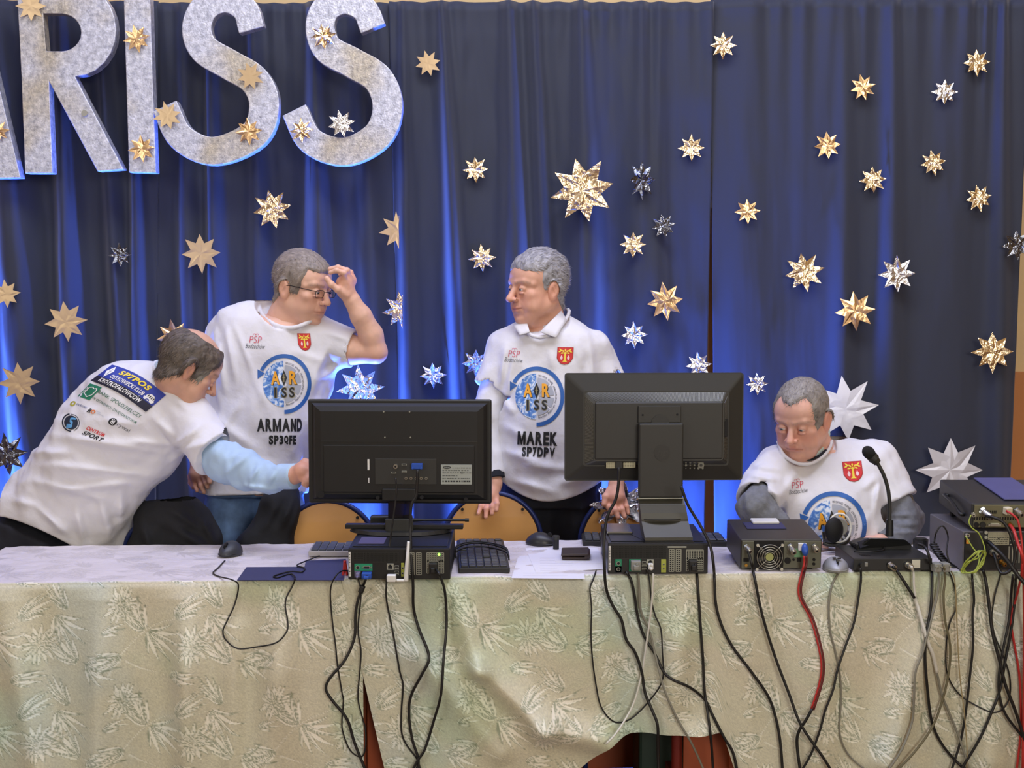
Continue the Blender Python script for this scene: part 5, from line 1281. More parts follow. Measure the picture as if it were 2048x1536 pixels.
def emblem(pr, cx_, cy_, rx, ry, rot=0.0, skew=0.0, text=True):
    """round space-radio emblem; design radius 46 = globe"""
    cr, sr = math.cos(math.radians(rot)), math.sin(math.radians(rot))
    def fn(x, y):
        X, Y = x*cr-y*sr, x*sr+y*cr
        return cx_+X*rx/46+skew*Y, cy_+Y*ry/46
    pr.lay('ring_print', ring_bm(52, 60, 90, -150, 64), I_blue, fn, .0016)
    a = math.radians(-152); c = (56*math.cos(a), 56*math.sin(a)); t = (math.sin(a), -math.cos(a)); n = (math.cos(a), math.sin(a))
    pr.lay('ring_print', poly_bm([[(c[0]+n[0]*9, c[1]+n[1]*9), (c[0]-n[0]*9, c[1]-n[1]*9), (c[0]+t[0]*17, c[1]+t[1]*17)]]), I_blue, fn, .0016)
    pr.lay('globe_print', ring_bm(0, 46, 91, 269, 30), I_earth, fn, .0014)
    for a0, a1 in ((-86, -42), (-36, -4), (4, 36), (42, 86)): pr.lay('segment_print', ring_bm(6, 38, a0, a1, 10), I_gry, fn, .0014)
    for (ch, x, sx) in (('A', -19, 19), ('R', 20, 17)):
        pr.lay('letter_shadow', off_bm(fit_text(ch, sx, 27, .35), x+1.6, -11.0), I_blk, fn, .0019)
        pr.lay('letter_print', off_bm(fit_text(ch, sx, 27, .35), x, -12.5), I_org, fn, .0026)
    pr.lay('diamond_print', poly_bm([[(0, -28), (7, -12), (0, 4), (-7, -12)]]), I_blk, fn, .0022)
    pr.lay('diamond_print', poly_bm([[(-.8, -20), (.8, -20), (.8, -4), (-.8, -4)], [(-3, -13), (3, -13), (3, -11.8), (-3, -11.8)]]), I_tan, fn, .0028)
    for ch, x in (('I', -19), ('S', 0), ('S', 17)):
        w_ = 4.5 if ch == 'I' else 11
        pr.lay('letter_shadow', off_bm(fit_text(ch, w_+2.5, 22, .30), x+.3, 17), I_tan, fn, .0019)
        pr.lay('letter_print', off_bm(fit_text(ch, w_, 20, .20), x, 17), I_blk, fn, .0026)
    if text:
        s_ = 'Amateur Radio on International Space Station'; n_ = len(s_); big = bmesh.new()
        for i, ch in enumerate(s_):
            if ch == ' ': continue
            a = math.radians(83-166*i/(n_-1)); b = text_bm(ch, 6.6, .0)
            tx, ty = math.sin(a), -math.cos(a); ux, uy = -math.cos(a), -math.sin(a); px_, py_ = 42*math.cos(a), 42*math.sin(a)
            me = bpy.data.meshes.new('t')
            for v in b.verts:
                x, yu = v.co.x, -v.co.y; v.co = Vector((px_+tx*x+ux*yu, py_+ty*x+uy*yu, 0))
            b.to_mesh(me); b.free(); big.from_mesh(me); bpy.data.meshes.remove(me)
        pr.lay('circle_text', big, I_blk, fn, .0020, 1e9)
def crest(pr, cx_, cy_, w, h, rot=0, shear=0):
    cr, sr = math.cos(math.radians(rot)), math.sin(math.radians(rot))
    fn = lambda x, y: (cx_+(x*cr-y*sr)*w/30+shear*y, cy_+(x*sr+y*cr)*h/34)
    out = [(-15, -17), (15, -17), (15, 4), (12, 10), (7, 15), (0, 17), (-7, 15), (-12, 10), (-15, 4)]
    pr.lay('crest_print', poly_bm([[(x*1.08, y*1.06) for x, y in out]]), pcol('crest_edge', 170, 40, 34), fn, .0014)
    pr.lay('crest_print', poly_bm([out]), I_red, fn, .0020)
    pr.lay('crest_tree', poly_bm([[(-1.5, -8), (1.5, -8), (2, 9), (5, 12), (-5, 12), (-2, 9)]]), I_yel, fn, .0028)
    L = []
    for (x, y, a) in ((0, -12, 90), (-4, -10, 130), (4, -10, 50), (-8, -11, 150), (8, -11, 30), (-11, -9, 200), (11, -9, -20), (-6, -6, 200), (6, -6, -20), (-10, -13, 130), (10, -13, 50)):
        a = math.radians(a); d = (math.cos(a)*3.4, -math.sin(a)*3.4); n = (-d[1]*.5, d[0]*.5); L.append([(x-d[0], y-d[1]), (x+n[0], y+n[1]), (x+d[0], y+d[1]), (x-n[0], y-n[1])])
    L.append([(-9, -7), (0, -4), (9, -7), (0, -6)])
    pr.lay('crest_tree', poly_bm(L), I_yel, fn, .0028)
    for s_ in (-1, 1): pr.lay('crest_drop', poly_bm([[(s_*7, -2), (s_*7+2.6, 3), (s_*7+1.8, 7), (s_*7, 8), (s_*7-1.8, 7), (s_*7-2.6, 3)]]), I_pale, fn, .0028)
def school(pr, cx_, cy_, sc, rot=0):
    cr, sr = math.cos(math.radians(rot)), math.sin(math.radians(rot))
    fn = lambda x, y: (cx_+(x*cr-y*sr)*sc, cy_+(x*sr+y*cr)*sc)
    pr.lay('script_print', off_bm(fit_text('PSP', 25, 14, -.12, .1), 0, -6), I_pnk, fn, .0018)
    pr.lay('script_print', off_bm(ring_bm(2.6, 3.4, 180, 360, 10), -2.5, -15), I_pnk, fn, .0018); pr.lay('script_print', off_bm(ring_bm(2.6, 3.4, 180, 360, 10), 2.5, -15), I_pnk, fn, .0018)
    pr.lay('script_print', off_bm(fit_text('Bodzechów', 40, 9.5, -.10, .35), 0, 7.5), I_blk, fn, .0018)
def line(pr, txt, x, y, w, h, m, bold=.5, shear=0, rot=0, off=.0018, nm='lettering'):
    cr, sr = math.cos(math.radians(rot)), math.sin(math.radians(rot))
    pr.lay(nm, fit_text(txt, w, h, bold, shear), m, lambda a, b: (x+a*cr-b*sr, y+a*sr+b*cr), off)
GL = {'M': [[(0, 1), (0, 0), (.28, 0), (.28, 1)], [(.28, 0), (.5, .62), (.5, 1), (.42, 1), (.28, .52)], [(.5, .62), (.72, 0), (.72, .52), (.58, 1), (.5, 1)], [(.72, 0), (1, 0), (1, 1), (.72, 1)]],
      'N': [[(0, 1), (0, 0), (.33, 0), (.33, 1)], [(.33, 0), (.67, .58), (.67, 1), (.33, .42)], [(.67, 0), (1, 0), (1, 1), (.67, 1)]]}
def block(pr, chars, x, y, W_, H_, rot):
    """heavy condensed capitals, one after the other"""
    gap = 1.4; tot = sum(c[1] for c in chars); k = (W_-gap*(len(chars)-1))/tot; cur = -W_/2
    cr, sr = math.cos(math.radians(rot)), math.sin(math.radians(rot))
    for ch, w_ in chars:
        w_ *= k
        bm = poly_bm([[((a-.5)*w_, (b-.5)*H_) for a, b in pl] for pl in GL[ch]]) if ch in GL else fit_text(ch, w_, H_, .55)
        off_bm(bm, cur+w_/2, 0); cur += w_+gap
        pr.lay('name_letter', bm, I_blk, lambda a, b: (x+a*cr-b*sr, y+a*sr+b*cr), .0018)
o, sh, (V_, Q_) = pA; pr = Print(V_, Q_, sh)
emblem(pr, 568, 768, 42, 46, -1); crest(pr, 609, 684, 24, 33, 0, .10); school(pr, 511, 685, .98, 3)
block(pr, [('A', 17), ('R', 14), ('M', 19), ('A', 17), ('N', 12), ('D', 11)], 559, 850, 90, 26, 0); block(pr, [('S', 10), ('P', 10), ('3', 9), ('Q', 9.5), ('F', 7), ('E', 7)], 565, 880, 55, 18.5, 0)
o, sh, (V_, Q_) = pM; pr = Print(V_, Q_, sh)
emblem(pr, 1073, 793, 42.5, 46, 0); crest(pr, 1130, 712, 30, 33, 1, -.05); school(pr, 1028, 713, .92, 4)
block(pr, [('M', 17), ('A', 17), ('R', 15), ('E', 12), ('K', 16)], 1075, 877, 80, 27, 2); block(pr, [('S', 9), ('P', 11), ('7', 9), ('D', 12), ('P', 11), ('V', 12)], 1077, 904, 66, 19.5, 2)
o, sh, (V_, Q_) = pS; pr = Print(V_, Q_, sh)
emblem(pr, 1667, 1053, 51, 54, -8); crest(pr, 1706, 943, 36, 39, -4, .06); school(pr, 1596, 975, .95, -8)
# the bending man's back
o, sh, (V_, Q_) = pB; pr = Print(V_, Q_, sh)
def ban(x, y):                                          # banner space 130 x 46 -> picture
    u, v = x/130, y/46
    tx, ty = 224+(332-224)*u, 729+(790-729)*u-9*math.sin(PI*u)*1.0
    bx_, by_ = 181+(291.5-181)*u, 761+(824-761)*u-7*math.sin(PI*u)
    return tx+(bx_-tx)*v, ty+(by_-ty)*v
pr.lay('banner_print', poly_bm([[(0, 0), (130, 0), (130, 46), (0, 46)]]), I_nav, ban, .0014)
pr.lay('banner_print', poly_bm([[(0, 31), (130, 31), (130, 46), (0, 46)]]), pcol('ink_navy', 30, 31, 54), ban, .0020)
pr.lay('banner_lettering', off_bm(fit_text('SP7POS', 72, 10.5, .42, .15), 66, 9.5), I_yel, ban, .0027)
pr.lay('banner_lettering', off_bm(fit_text('OSTROWIECKI KLUB', 78, 8, .22, .1), 62, 23), I_wht, ban, .0027)
pr.lay('banner_lettering', off_bm(fit_text('KROTKOFALOWCOW', 96, 9, .30), 60, 37), I_wht, ban, .0030)
for ax_ in (12+96*2.42/14, 12+96*12.45/14): pr.lay('banner_lettering', poly_bm([[(ax_-.6, 31.6), (ax_+.8, 29.2), (ax_+2.4, 29.2), (ax_+.9, 31.6)]]), I_wht, ban, .0030)
pr.lay('banner_diamond', poly_bm([[(12, 2), (19, 13), (12, 30), (5, 16)]]), I_wht, ban, .0027)
pr.lay('banner_diamond', poly_bm([[(11.4, 8), (12.6, 8), (12.6, 24), (11.4, 24)], [(9, 14), (15, 14), (15, 15), (9, 15)]]), I_gry, ban, .0033)
pr.lay('banner_emblem', off_bm(ring_bm(0, 9.5, 180, 360, 12), 115, 24), I_wht, ban, .0027); pr.lay('banner_emblem', poly_bm([[(103, 24), (127, 24), (124, 29), (106, 29)]]), I_wht, ban, .0027)
for k in range(4): pr.lay('banner_emblem', poly_bm([[(108.5+k*4, 18), (110.3+k*4, 18), (110.3+k*4, 22.5), (108.5+k*4, 22.5)]]), I_blk, ban, .0034)
pr.lay('banner_emblem', off_bm(ring_bm(2.2, 4, 180, 360, 10), 114, 29), I_nav, ban, .0034)
def bk(ox, oy, s=1.0, a=31, b=128):
    ca, sa = math.cos(math.radians(a)), math.sin(math.radians(a)); cb, sb = math.cos(math.radians(b)), math.sin(math.radians(b))
    return lambda x, y: (ox+s*(x*ca+y*cb), oy+s*(x*sa+y*sb))
g = bk(179.5, 783.5, 1.0, 19, 134)
pr.lay('bank_square', poly_bm([[(-12.5, -18), (12.5, -18), (12.5, 18), (-12.5, 18)]]), I_grn, g, .0014)
q = [(-7.5, -9), (-2, -12), (2, -9), (6, -12), (8.5, -7), (8, 5), (2, 13), (-1, 10), (-7, 7), (-7.5, -9)]; L = []
for i in range(len(q)-1):
    (x0, y0), (x1, y1) = q[i], q[i+1]; d = math.hypot(x1-x0, y1-y0)+1e-6; nx_, ny_ = -(y1-y0)/d*.9, (x1-x0)/d*.9
    L.append([(x0+nx_, y0+ny_), (x1+nx_, y1+ny_), (x1-nx_, y1-ny_), (x0-nx_, y0-ny_)])
pr.lay('bank_outline', poly_bm(L), I_wht, g, .0024)
pr.lay('lettering', fit_text('BANK SPÓŁDZIELCZY', 100, 9.5, .04), I_dgr, bk(240, 807, 1, 31), .0018)
pr.lay('lettering', fit_text('W OSTROWCU ŚWIĘTOKRZYSKIM', 101, 8.5, .04), I_dgr, bk(229, 820, 1, 30), .0018)
g = bk(145.5, 807, 1, 20); pr.lay('sponsor_mark', ring_bm(2.5, 6, 0, 360, 20, .8, 1.0), pcol('olive', 176, 168, 60), g, .0018); pr.lay('lettering', fit_text('LAURATAN', 21, 4.5, .1), pcol('slate', 70, 86, 130), bk(163, 811.5, 1, 22), .0018)
pr.lay('lettering', fit_text('R', 7, 10, .45, .2), I_blk, bk(179, 821, 1, 22), .0018); pr.lay('sponsor_mark', ring_bm(2.2, 4.6, 0, 360, 18), pcol('burnt_orange', 216, 120, 60), bk(186, 823.5, 1, 22), .0018)
pr.lay('lettering', fit_text('RADIO', 10, 3, 0), I_gry, bk(197, 824, 1, 28), .0018); pr.lay('lettering', fit_text('OSTROWIEC', 18, 3, 0), I_gry, bk(200, 829.5, 1, 28), .0018)
g = bk(142, 845, 1, 12, 100)
pr.lay('river_mark', ring_bm(0, 14, 0, 360, 28), pcol('deep_navy', 26, 38, 58), g, .0014); pr.lay('river_mark', ring_bm(16, 17.2, -100, 60, 24), pcol('deep_navy', 26, 38, 58), g, .0014); pr.lay('river_mark', ring_bm(16, 18.5, 80, 250, 24), pcol('deep_navy', 26, 38, 58), g, .0014)
L = []; pp = catmull([Vector(v) for v in ((9, -9, 0), (0, -8, 0), (-3, -4, 0), (3, 1, 0), (2, 6, 0), (-8, 9, 0))], 6)
for i in range(len(pp)-1):
    w0, w1 = 1.6+i*.10, 1.6+(i+1)*.10; L.append([(pp[i].x, pp[i].y-w0), (pp[i+1].x, pp[i+1].y-w1), (pp[i+1].x, pp[i+1].y+w1), (pp[i].x, pp[i].y+w0)])
pr.lay('river_mark', poly_bm(L), pcol('river_blue', 92, 158, 206), g, .0024)
g = bk(225.5, 843.5, 1, 28); pr.lay('sponsor_mark', ring_bm(0, 8.2, 0, 360, 22), I_blk, g, .0014)
pr.lay('sponsor_mark', poly_bm([[(-3.4, -6), (-2.2, -6), (-2.2, 5), (-3.4, 5)], [(-.6, -6), (.6, -6), (.6, 6), (-.6, 6)], [(2.2, -5), (3.4, -5), (3.4, 6), (2.2, 6)], [(-3.4, -1), (3.4, 0), (3.4, 1), (-3.4, 0)]]), I_wht, g, .0024)
pr.lay('lettering', fit_text('rywal', 28, 9.5, -.02), pcol('mid_grey', 110, 112, 114), bk(246.5, 856, 1, 31), .0018)
pr.lay('lettering', fit_text('CENTRUM', 38, 8.0, .30), I_red, bk(191, 863, 1, 24), .0018); pr.lay('lettering', fit_text('SPORT', 44, 9.0, .30, .3), I_blk, bk(186, 872.5, 1, 22), .0018)
# ================================================================== EQUIPMENT
ZT = TZ+0.008
K_blk = mat('black_plastic', (26, 27, 26), 0.42, var=0.08, vscale=20, bump=0.15, bscale=900, bdist=0.0004)
K_mat = mat('charcoal_plastic', (44, 44, 40), 0.5, bump=0.2, bscale=900, bdist=0.0004)
K_case = mat('case_steel_black', (30, 31, 34), 0.38, 0.2, bump=0.15, bscale=700, bdist=0.0004)
K_hole = mat('deep_black', (6, 6, 7), 0.7)
K_sil = mat('bright_metal', (196, 196, 184), 0.28, 0.9)
K_pale = mat('pale_steel', (168, 170, 156), 0.42, 0.6)
K_green = mat('port_green', (30, 140, 100), 0.5); K_pur = mat('port_purple', (112, 108, 140), 0.5); K_blue = mat('plug_blue', (40, 82, 170), 0.4)
K_yel = mat('port_lime', (170, 178, 70), 0.5); K_white = mat('white_plastic', (226, 226, 220), 0.4); K_lab = mat('label_silver', (160, 166, 158), 0.5)
K_ink = mat('label_ink', (44, 46, 46), 0.6); K_navy = mat('navy_card', (52, 54, 92), 0.65, var=0.05); K_grey = mat('grey_plastic', (140, 140, 132), 0.5)
K_led = mat('green_led', (90, 240, 60), 0.3, emit=(110, 255, 60, 6.0)); K_orange = mat('orange_tag', (226, 150, 40), 0.5); K_red = mat('red_rubber', (186, 44, 40), 0.45)
K_cab = mat('black_cable', (20, 20, 20), 0.45); K_gcab = mat('grey_cable', (128, 126, 112), 0.5); K_wcab = mat('white_cable', (214, 212, 200), 0.5); K_bcab = mat('beige_cable', (160, 144, 104), 0.5)
K_scr = mat('glossy_black_glass', (10, 11, 14), 0.06, coat=0.5)
def loc_on(px, py, z): return on_z(px, py, z)
def root(name, px, py, z, yaw, label, cat, group=None, pitch=0.0):
    return empty(name, on_z(px, py, z), (math.radians(pitch), 0, math.radians(yaw)), label, cat, group)
def plate(bm, x0, x1, z0, z1, y, t=0.0015, mi=0): bx(bm, ((x0+x1)/2, y-t/2, (z0+z1)/2), (x1-x0, t, z1-z0), 0, None, mi)
def perforated(name, x0, x1, z0, z1, nx, nz, plate_m, hole_m, parent, skip=None, y=0.0, fill=.62):
    """punched grille: a plate of crossing bars with dark holes behind it"""
    bm = bmesh.new(); plate(bm, x0, x1, z0, z1, y, .0006, 1)
    dx, dz = (x1-x0)/nx, (z1-z0)/nz; bw = dx*(1-fill); bh = dz*(1-fill)
    for i in range(nx+1): bx(bm, (x0+i*dx, y-.0012, (z0+z1)/2), (bw, .0012, z1-z0))
    for k in range(nz+1): bx(bm, ((x0+x1)/2, y-.0012, z0+k*dz), (x1-x0, .0012, bh))
    o = bobj(name, bm, (plate_m, hole_m), parent); return o
def connector(name, c, r, L, m, parent, axis=(0, -1, 0), inner=True):
    """stepped coaxial socket/plug pointing along axis"""
    bm = bmesh.new(); a = Vector(axis).normalized(); c = Vector(c)
    cyl(bm, c+a*L*.10, r*1.35, L*.2, a, 6); cyl(bm, c+a*L*.35, r, L*.5, a, 16); cyl(bm, c+a*L*.72, r*1.15, L*.30, a, 16); cyl(bm, c+a*L*.92, r*.8, L*.2, a, 16)
    if inner: cyl(bm, c+a*L*1.02, r*.5, L*.02, a, 12, mi=1)
    return bobj(name, bm, (m, K_hole), parent)
# ---------------------------------------------------------------- desktop computers
def computer(px, py, label, lay, yaw=0.0):
    r = root('desktop_computer', px, py, ZT, yaw, label, 'computer', 'small desktop computers under the monitors')
    w, d, h = .290, .312, .092; s = pxs(r.location.y)
    U = lambda u: -w/2+u/s; V = lambda v: h-v/s
    box('case', (0, d/2+.001, h/2), (w, d, h-.002), K_case, r, .003)
    for sx in (-1, 1):
        for y in (.03, d-.03): box('foot', (sx*.12, y, .0), (.02, .02, .006), K_hole, r, .001)
    bm = bmesh.new(); bx(bm, (0, -.001, h/2), (w*.985, .004, h*.93), .001); bobj('rear_panel', bm, K_blk, r)
    bm = bmesh.new(); bx(bm, (0, d*.5, h+.0005), (w*.93, d*.86, .002), .0008); bobj('lid', bm, K_case, r)
    Y0 = -.003
    for it in lay:
        k = it[0]; u0, u1, v0, v1 = it[1:5]
        x0, x1, z1, z0 = U(u0), U(u1), V(v0), V(v1)
        if k == 'strip': 
            bm = bmesh.new(); bx(bm, ((x0+x1)/2, Y0-.0006, (z0+z1)/2), (x1-x0, .001, z1-z0), .0004); q = bobj('serial_sticker', bm, K_white, r)
            bm = bmesh.new()
            for i in range(14): bx(bm, ((x0+x1)/2, Y0-.0013, z0+(z1-z0)*(i+1.2)/16), ((x1-x0)*.5, .0004, (z1-z0)*(.012+.02*((i*7) % 3)/2)))
            bobj('barcode', bm, K_ink, q)
        elif k == 'dark': perforated('vent_grille', x0, x1, z0, z1, it[5], it[6], K_mat, K_hole, r, None, Y0, .6)
        elif k == 'grid': perforated('vent_grille', x0, x1, z0, z1, it[5], it[6], K_pale, K_hole, r, None, Y0, .64)
        elif k == 'plate': box(it[5], ((x0+x1)/2, Y0-.001, (z0+z1)/2), (x1-x0, .0022, z1-z0), it[6], r, .0004)
        elif k == 'round':
            bm = bmesh.new(); c = ((x0+x1)/2, Y0-.003, (z0+z1)/2); rr = (x1-x0)/2
            cyl(bm, c, rr, .004, 'Y', 16); cyl(bm, (c[0], c[1]-.0022, c[2]), rr*.72, .001, 'Y', 14, mi=1); bobj('round_port', bm, (K_pale, K_hole), r)
        elif k == 'vga':
            bm = bmesh.new(); c = ((x0+x1)/2, Y0-.003, (z0+z1)/2); bx(bm, c, ((x1-x0)*.62, .005, (z1-z0)*.62), .0012); bx(bm, (c[0], c[1]-.003, c[2]), ((x1-x0)*.48, .0012, (z1-z0)*.36), 0, mi=1)
            for q in (-1, 1): cyl(bm, (c[0]+q*(x1-x0)*.42, c[1]-.001, c[2]), .0022, .005, 'Y', 6)
            bobj('video_port', bm, (K_sil, K_hole), r)
        elif k == 'rj':
            bm = bmesh.new(); c = ((x0+x1)/2, Y0-.002, (z0+z1)/2); bx(bm, c, (x1-x0, .004, z1-z0), .0005); bx(bm, (c[0], c[1]-.0022, c[2]-.001), ((x1-x0)*.62, .001, (z1-z0)*.5), 0, mi=1); bx(bm, (c[0], c[1]-.0022, c[2]+(z1-z0)*.22), ((x1-x0)*.3, .001, (z1-z0)*.25), 0, mi=1)
            bobj('network_port', bm, (K_pale, K_hole), r)
        elif k == 'usb':
            for i in range(it[5]):
                zz = z1+(z0-z1)*(i+.5)/it[5]; bm = bmesh.new(); bx(bm, ((x0+x1)/2, Y0-.0015, zz), (x1-x0, .003, (z1-z0)/it[5]*.62), .0003); bx(bm, ((x0+x1)/2, Y0-.0032, zz-.0005), ((x1-x0)*.84, .0006, (z1-z0)/it[5]*.36), 0, mi=1); bobj('usb_port', bm, (K_pale, K_hole), r)
        elif k == 'plug':
            bm = bmesh.new(); c = ((x0+x1)/2, Y0-.012, (z0+z1)/2); bx(bm, c, (x1-x0, .024, z1-z0), .003); bx(bm, (c[0], c[1]-.016, c[2]-.003), ((x1-x0)*.55, .016, (z1-z0)*.5), .003); bobj(it[6], bm, it[5], r)
        elif k == 'led':
            bm = bmesh.new(); cyl(bm, ((x0+x1)/2, Y0-.002, (z0+z1)/2), (x1-x0)/2, .003, 'Y', 14); bobj('status_light', bm, K_led, r)
    return r
L1 = [('strip', 1.5, 6, 7.6, 58), ('dark', 9, 31, 9, 30, 8, 6), ('dark', 33, 103, 9, 28, 26, 5), ('plate', 13.3, 49.7, 31.6, 46, 'port_plate', K_green), ('plate', 13.3, 26, 46.3, 60, 'port_plate', K_pur), ('round', 16, 24, 35, 43),
      ('vga', 28, 49, 33.5, 44), ('round', 16, 24, 49, 57), ('rj', 79, 93, 31, 44), ('usb', 95, 103, 34, 56, 4), ('plate', 108, 114, 30, 58, 'audio_plate', K_yel), ('round', 109, 113, 38, 42), ('round', 109, 113, 49, 53),
      ('grid', 125, 134.5, 9.5, 54, 2, 11), ('plate', 135.3, 138.2, 9.5, 54, 'slot_cover', K_blk), ('grid', 139, 148.5, 9.5, 54, 2, 11), ('grid', 160, 194, 9.5, 26, 7, 4), ('grid', 183, 194, 26, 51, 3, 6), ('grid', 160, 164, 26, 51, 1, 6),
      ('plug', 165, 181, 28, 50, K_blk, 'power_plug'), ('led', 182, 187, 10, 15), ('plug', 29, 49, 47.5, 60, K_blue, 'video_plug'), ('plug', 17, 25, 48, 57, K_pur, 'keyboard_plug')]
pc1 = computer(798.5, 1160, 'black desktop computer under the left monitor, glowing green light at its back', L1)
L2 = [('strip', 1.5, 6, 6, 56), ('dark', 10, 118, 5, 31, 36, 6), ('plate', 15, 28, 33, 60, 'port_plate', K_green), ('plate', 15, 28, 47, 60, 'port_plate', K_pur), ('round', 17.5, 25.5, 37, 45), ('round', 17.5, 25.5, 49, 57),
      ('plate', 43, 67, 33, 58, 'port_plate', K_green), ('rj', 79, 93, 33, 44), ('usb', 69, 78, 36, 56, 3), ('plate', 108, 118, 33, 60, 'audio_plate', K_yel), ('round', 111, 115, 41, 45), ('round', 111, 115, 50, 54),
      ('plate', 121, 159, 6.5, 9.5, 'slot_latch', K_pale), ('grid', 124.5, 134, 13, 58, 2, 11), ('plate', 134.6, 137.4, 13, 58, 'slot_cover', K_mat), ('grid', 138, 148, 13, 58, 2, 11), ('grid', 159, 193, 14, 31, 7, 4), ('grid', 181, 193, 31, 57, 3, 6),
      ('grid', 159, 163, 31, 57, 1, 6), ('plug', 163, 180, 33, 56, K_blk, 'power_plug'), ('plug', 46, 66, 34, 54, K_grey, 'serial_plug'), ('plug', 81, 91, 40, 52, K_white, 'network_plug')]
pc2 = computer(1315.5, 1148.5, 'black desktop computer under the right monitor, silver phone lying on it', L2)
# ---------------------------------------------------------------- monitors
def monitor_left():
    c = P(798, 905, 4.03)
    r = empty('monitor', (c.x, c.y, pc1.location.z+.095), (0, 0, math.radians(-1.5)), 'glossy black monitor seen from behind with a blue video plug and a silver label', 'monitor', 'monitors seen from behind')
    s = pxs(4.03); zc = c.z-r.location.z
    X = lambda px: (px-798)/s; Z = lambda py: zc-(py-905)/s
    W, Hh = 372/s, 212/s
    box('screen_frame', (0, .030, zc), (W, .022, Hh), K_blk, r, .006, None, 3)
    box('screen', (0, .042, zc), (W*.95, .003, Hh*.92), K_scr, r, .001)
    bm = bmesh.new()                                    # bulged back with a crease
    def ringp(x0, x1, z0, z1, y): return [bm.verts.new(p) for p in ((x0, y, z0), (x1, y, z0), (x1, y, z1), (x0, y, z1))]
    rings = [ringp(X(620), X(976), Z(1003), Z(806), .020), ringp(X(628), X(968), Z(998), Z(812), .006), ringp(X(640), X(956), Z(990), Z(822), -.002)]
    for a, b in zip(rings, rings[1:]):
        for i in range(4): bm.faces.new((a[i], a[(i+1) % 4], b[(i+1) % 4], b[i]))
    bm.faces.new(rings[-1]); bobj('back_cover', bm, K_blk, r)
    for a in ((640, 956, 882.0, 883.3),): box('cover_crease', (0, -.0026, Z(882.5)), (X(956)-X(640), .0016, .002), K_mat, r, .0005)
    box('lower_panel', (0, -.004, Z(938)), (X(950)-X(645), .006, (990-888)/s*.95), K_blk, r, .003)
    box('port_bay', (X(812), -.0078, Z(943)), (124/s, .0025, 52/s), K_mat, r, .001); Y0 = -.0092
    box('model_label', (X(914), Y0+.001, Z(948.5)), (62/s, .0016, 40/s), K_lab, r, .0004)
    lb = r.children[-1]
    bm = bmesh.new(); rs = random.Random(3)
    for rw, yy in enumerate((935, 940, 945, 951, 956, 962)):
        x = 886+ (20 if rw == 0 else 0)
        while x < (940 if rw != 3 else 918):
            ww = rs.uniform(1.5, 5); bx(bm, (X(x+ww/2), Y0-.0003, Z(yy)), (ww/s, .0004, (1.0 if rw < 5 else 3.2)/s)); x += ww+rs.uniform(.8, 2.5)
    vs = cyl(bm, (0, 0, 0), 1, .0004, 'Y', 20); bmesh.ops.scale(bm, vec=(8/s, 1, 3/s), verts=vs); bmesh.ops.translate(bm, vec=(X(895), Y0-.0003, Z(934)), verts=vs)
    q = bobj('label_print', bm, K_ink, lb); q.matrix_parent_inverse = Matrix.Translation(-Vector(lb.location))
    bm = fit_text('SAMSUNG', 12/s, 2.6/s, .2)
    for v in bm.verts: v.co = Vector((X(895)+v.co.x, Y0-.0007, Z(934)-v.co.y))
    q = bobj('label_print', bm, K_lab, lb); q.matrix_parent_inverse = Matrix.Translation(-Vector(lb.location))
    bm = text_bm('CE', 5/s, .0)
    for v in bm.verts: v.co = Vector((X(925)+v.co.x, Y0-.0006, Z(945)-v.co.y))
    q = bobj('label_print', bm, K_ink, lb); q.matrix_parent_inverse = Matrix.Translation(-Vector(lb.location))
    bm = bmesh.new(); bx(bm, (X(835.5), Y0-.008, Z(931)), (22/s, .016, 11/s), .0015); 
    for k in (-1, 1): cyl(bm, (X(835.5)+k*.0125, Y0-.013, Z(934)), .0032, .014, 'Y', 10)
    bobj('video_plug', bm, K_blue, r)
    for k in range(5): 
        bm = bmesh.new(); cyl(bm, (X(812.5+k*10.2), Y0-.001, Z(956.5)), .0042, .004, 'Y', 14); cyl(bm, (X(812.5+k*10.2), Y0-.0036, Z(956.5)), .0022, .001, 'Y', 10, mi=1); bobj('audio_jack', bm, (K_sil, K_hole), r)
    for (px, py) in ((809, 929), (809, 943), (788, 945)):
        bm = bmesh.new(); bx(bm, (X(px), Y0-.001, Z(py)), (10/s, .002, 4/s), .0006); bx(bm, (X(px), Y0-.0022, Z(py)), (7/s, .0006, 2/s), 0, None, 1); bobj('hdmi_port', bm, (K_pale, K_hole), r)
    bm = bmesh.new(); cyl(bm, (X(792), Y0-.004, Z(932)), .0065, .01, 'Y', 16); cyl(bm, (X(792), Y0-.0094, Z(932)), .003, .001, 'Y', 10, mi=1); bobj('antenna_socket', bm, (K_sil, K_hole), r)
    box('status_strip', (X(737), Y0-.0005, Z(929)), (4/s, .0015, 22/s), K_white, r, .0004); box('status_strip', (X(737.5), Y0-.0005, Z(961)), (2/s, .0015, 10/s), K_white, r, .0003)
    for (px, py) in ((768, 822.5), (820, 822.5), (770, 874), (821.5, 874)):
        bm = bmesh.new(); cyl(bm, (X(px), -.003, Z(py)), .0022, .002, 'Y', 10); bobj('screw', bm, K_pale, r)
    for (px, py, q) in ((640, 990, 7), (755, 996, 4), (844, 995, 4), (933, 999, 4)):
        bm = bmesh.new(); cyl(bm, (X(px), -.0075, Z(py)), q/s, .002, 'Y', 16); bobj('screw_recess', bm, K_hole, r)
    bm = bmesh.new(); bx(bm, (X(798), -.006, Z(990)), (68/s, .02, 26/s), .004); bobj('stand_mount', bm, K_blk, r)
    nk = mat('smoked_acrylic', (30, 34, 44), 0.08); nk.node_tree.nodes['Principled BSDF'].inputs['Transmission Weight'].default_value = 0.55
    z0 = .004; bm = bmesh.new(); bx(bm, (X(798), .006, (Z(1000)+z0)/2), (46/s, .014, Z(1000)-z0), .003); bobj('stand_neck', bm, nk, r)
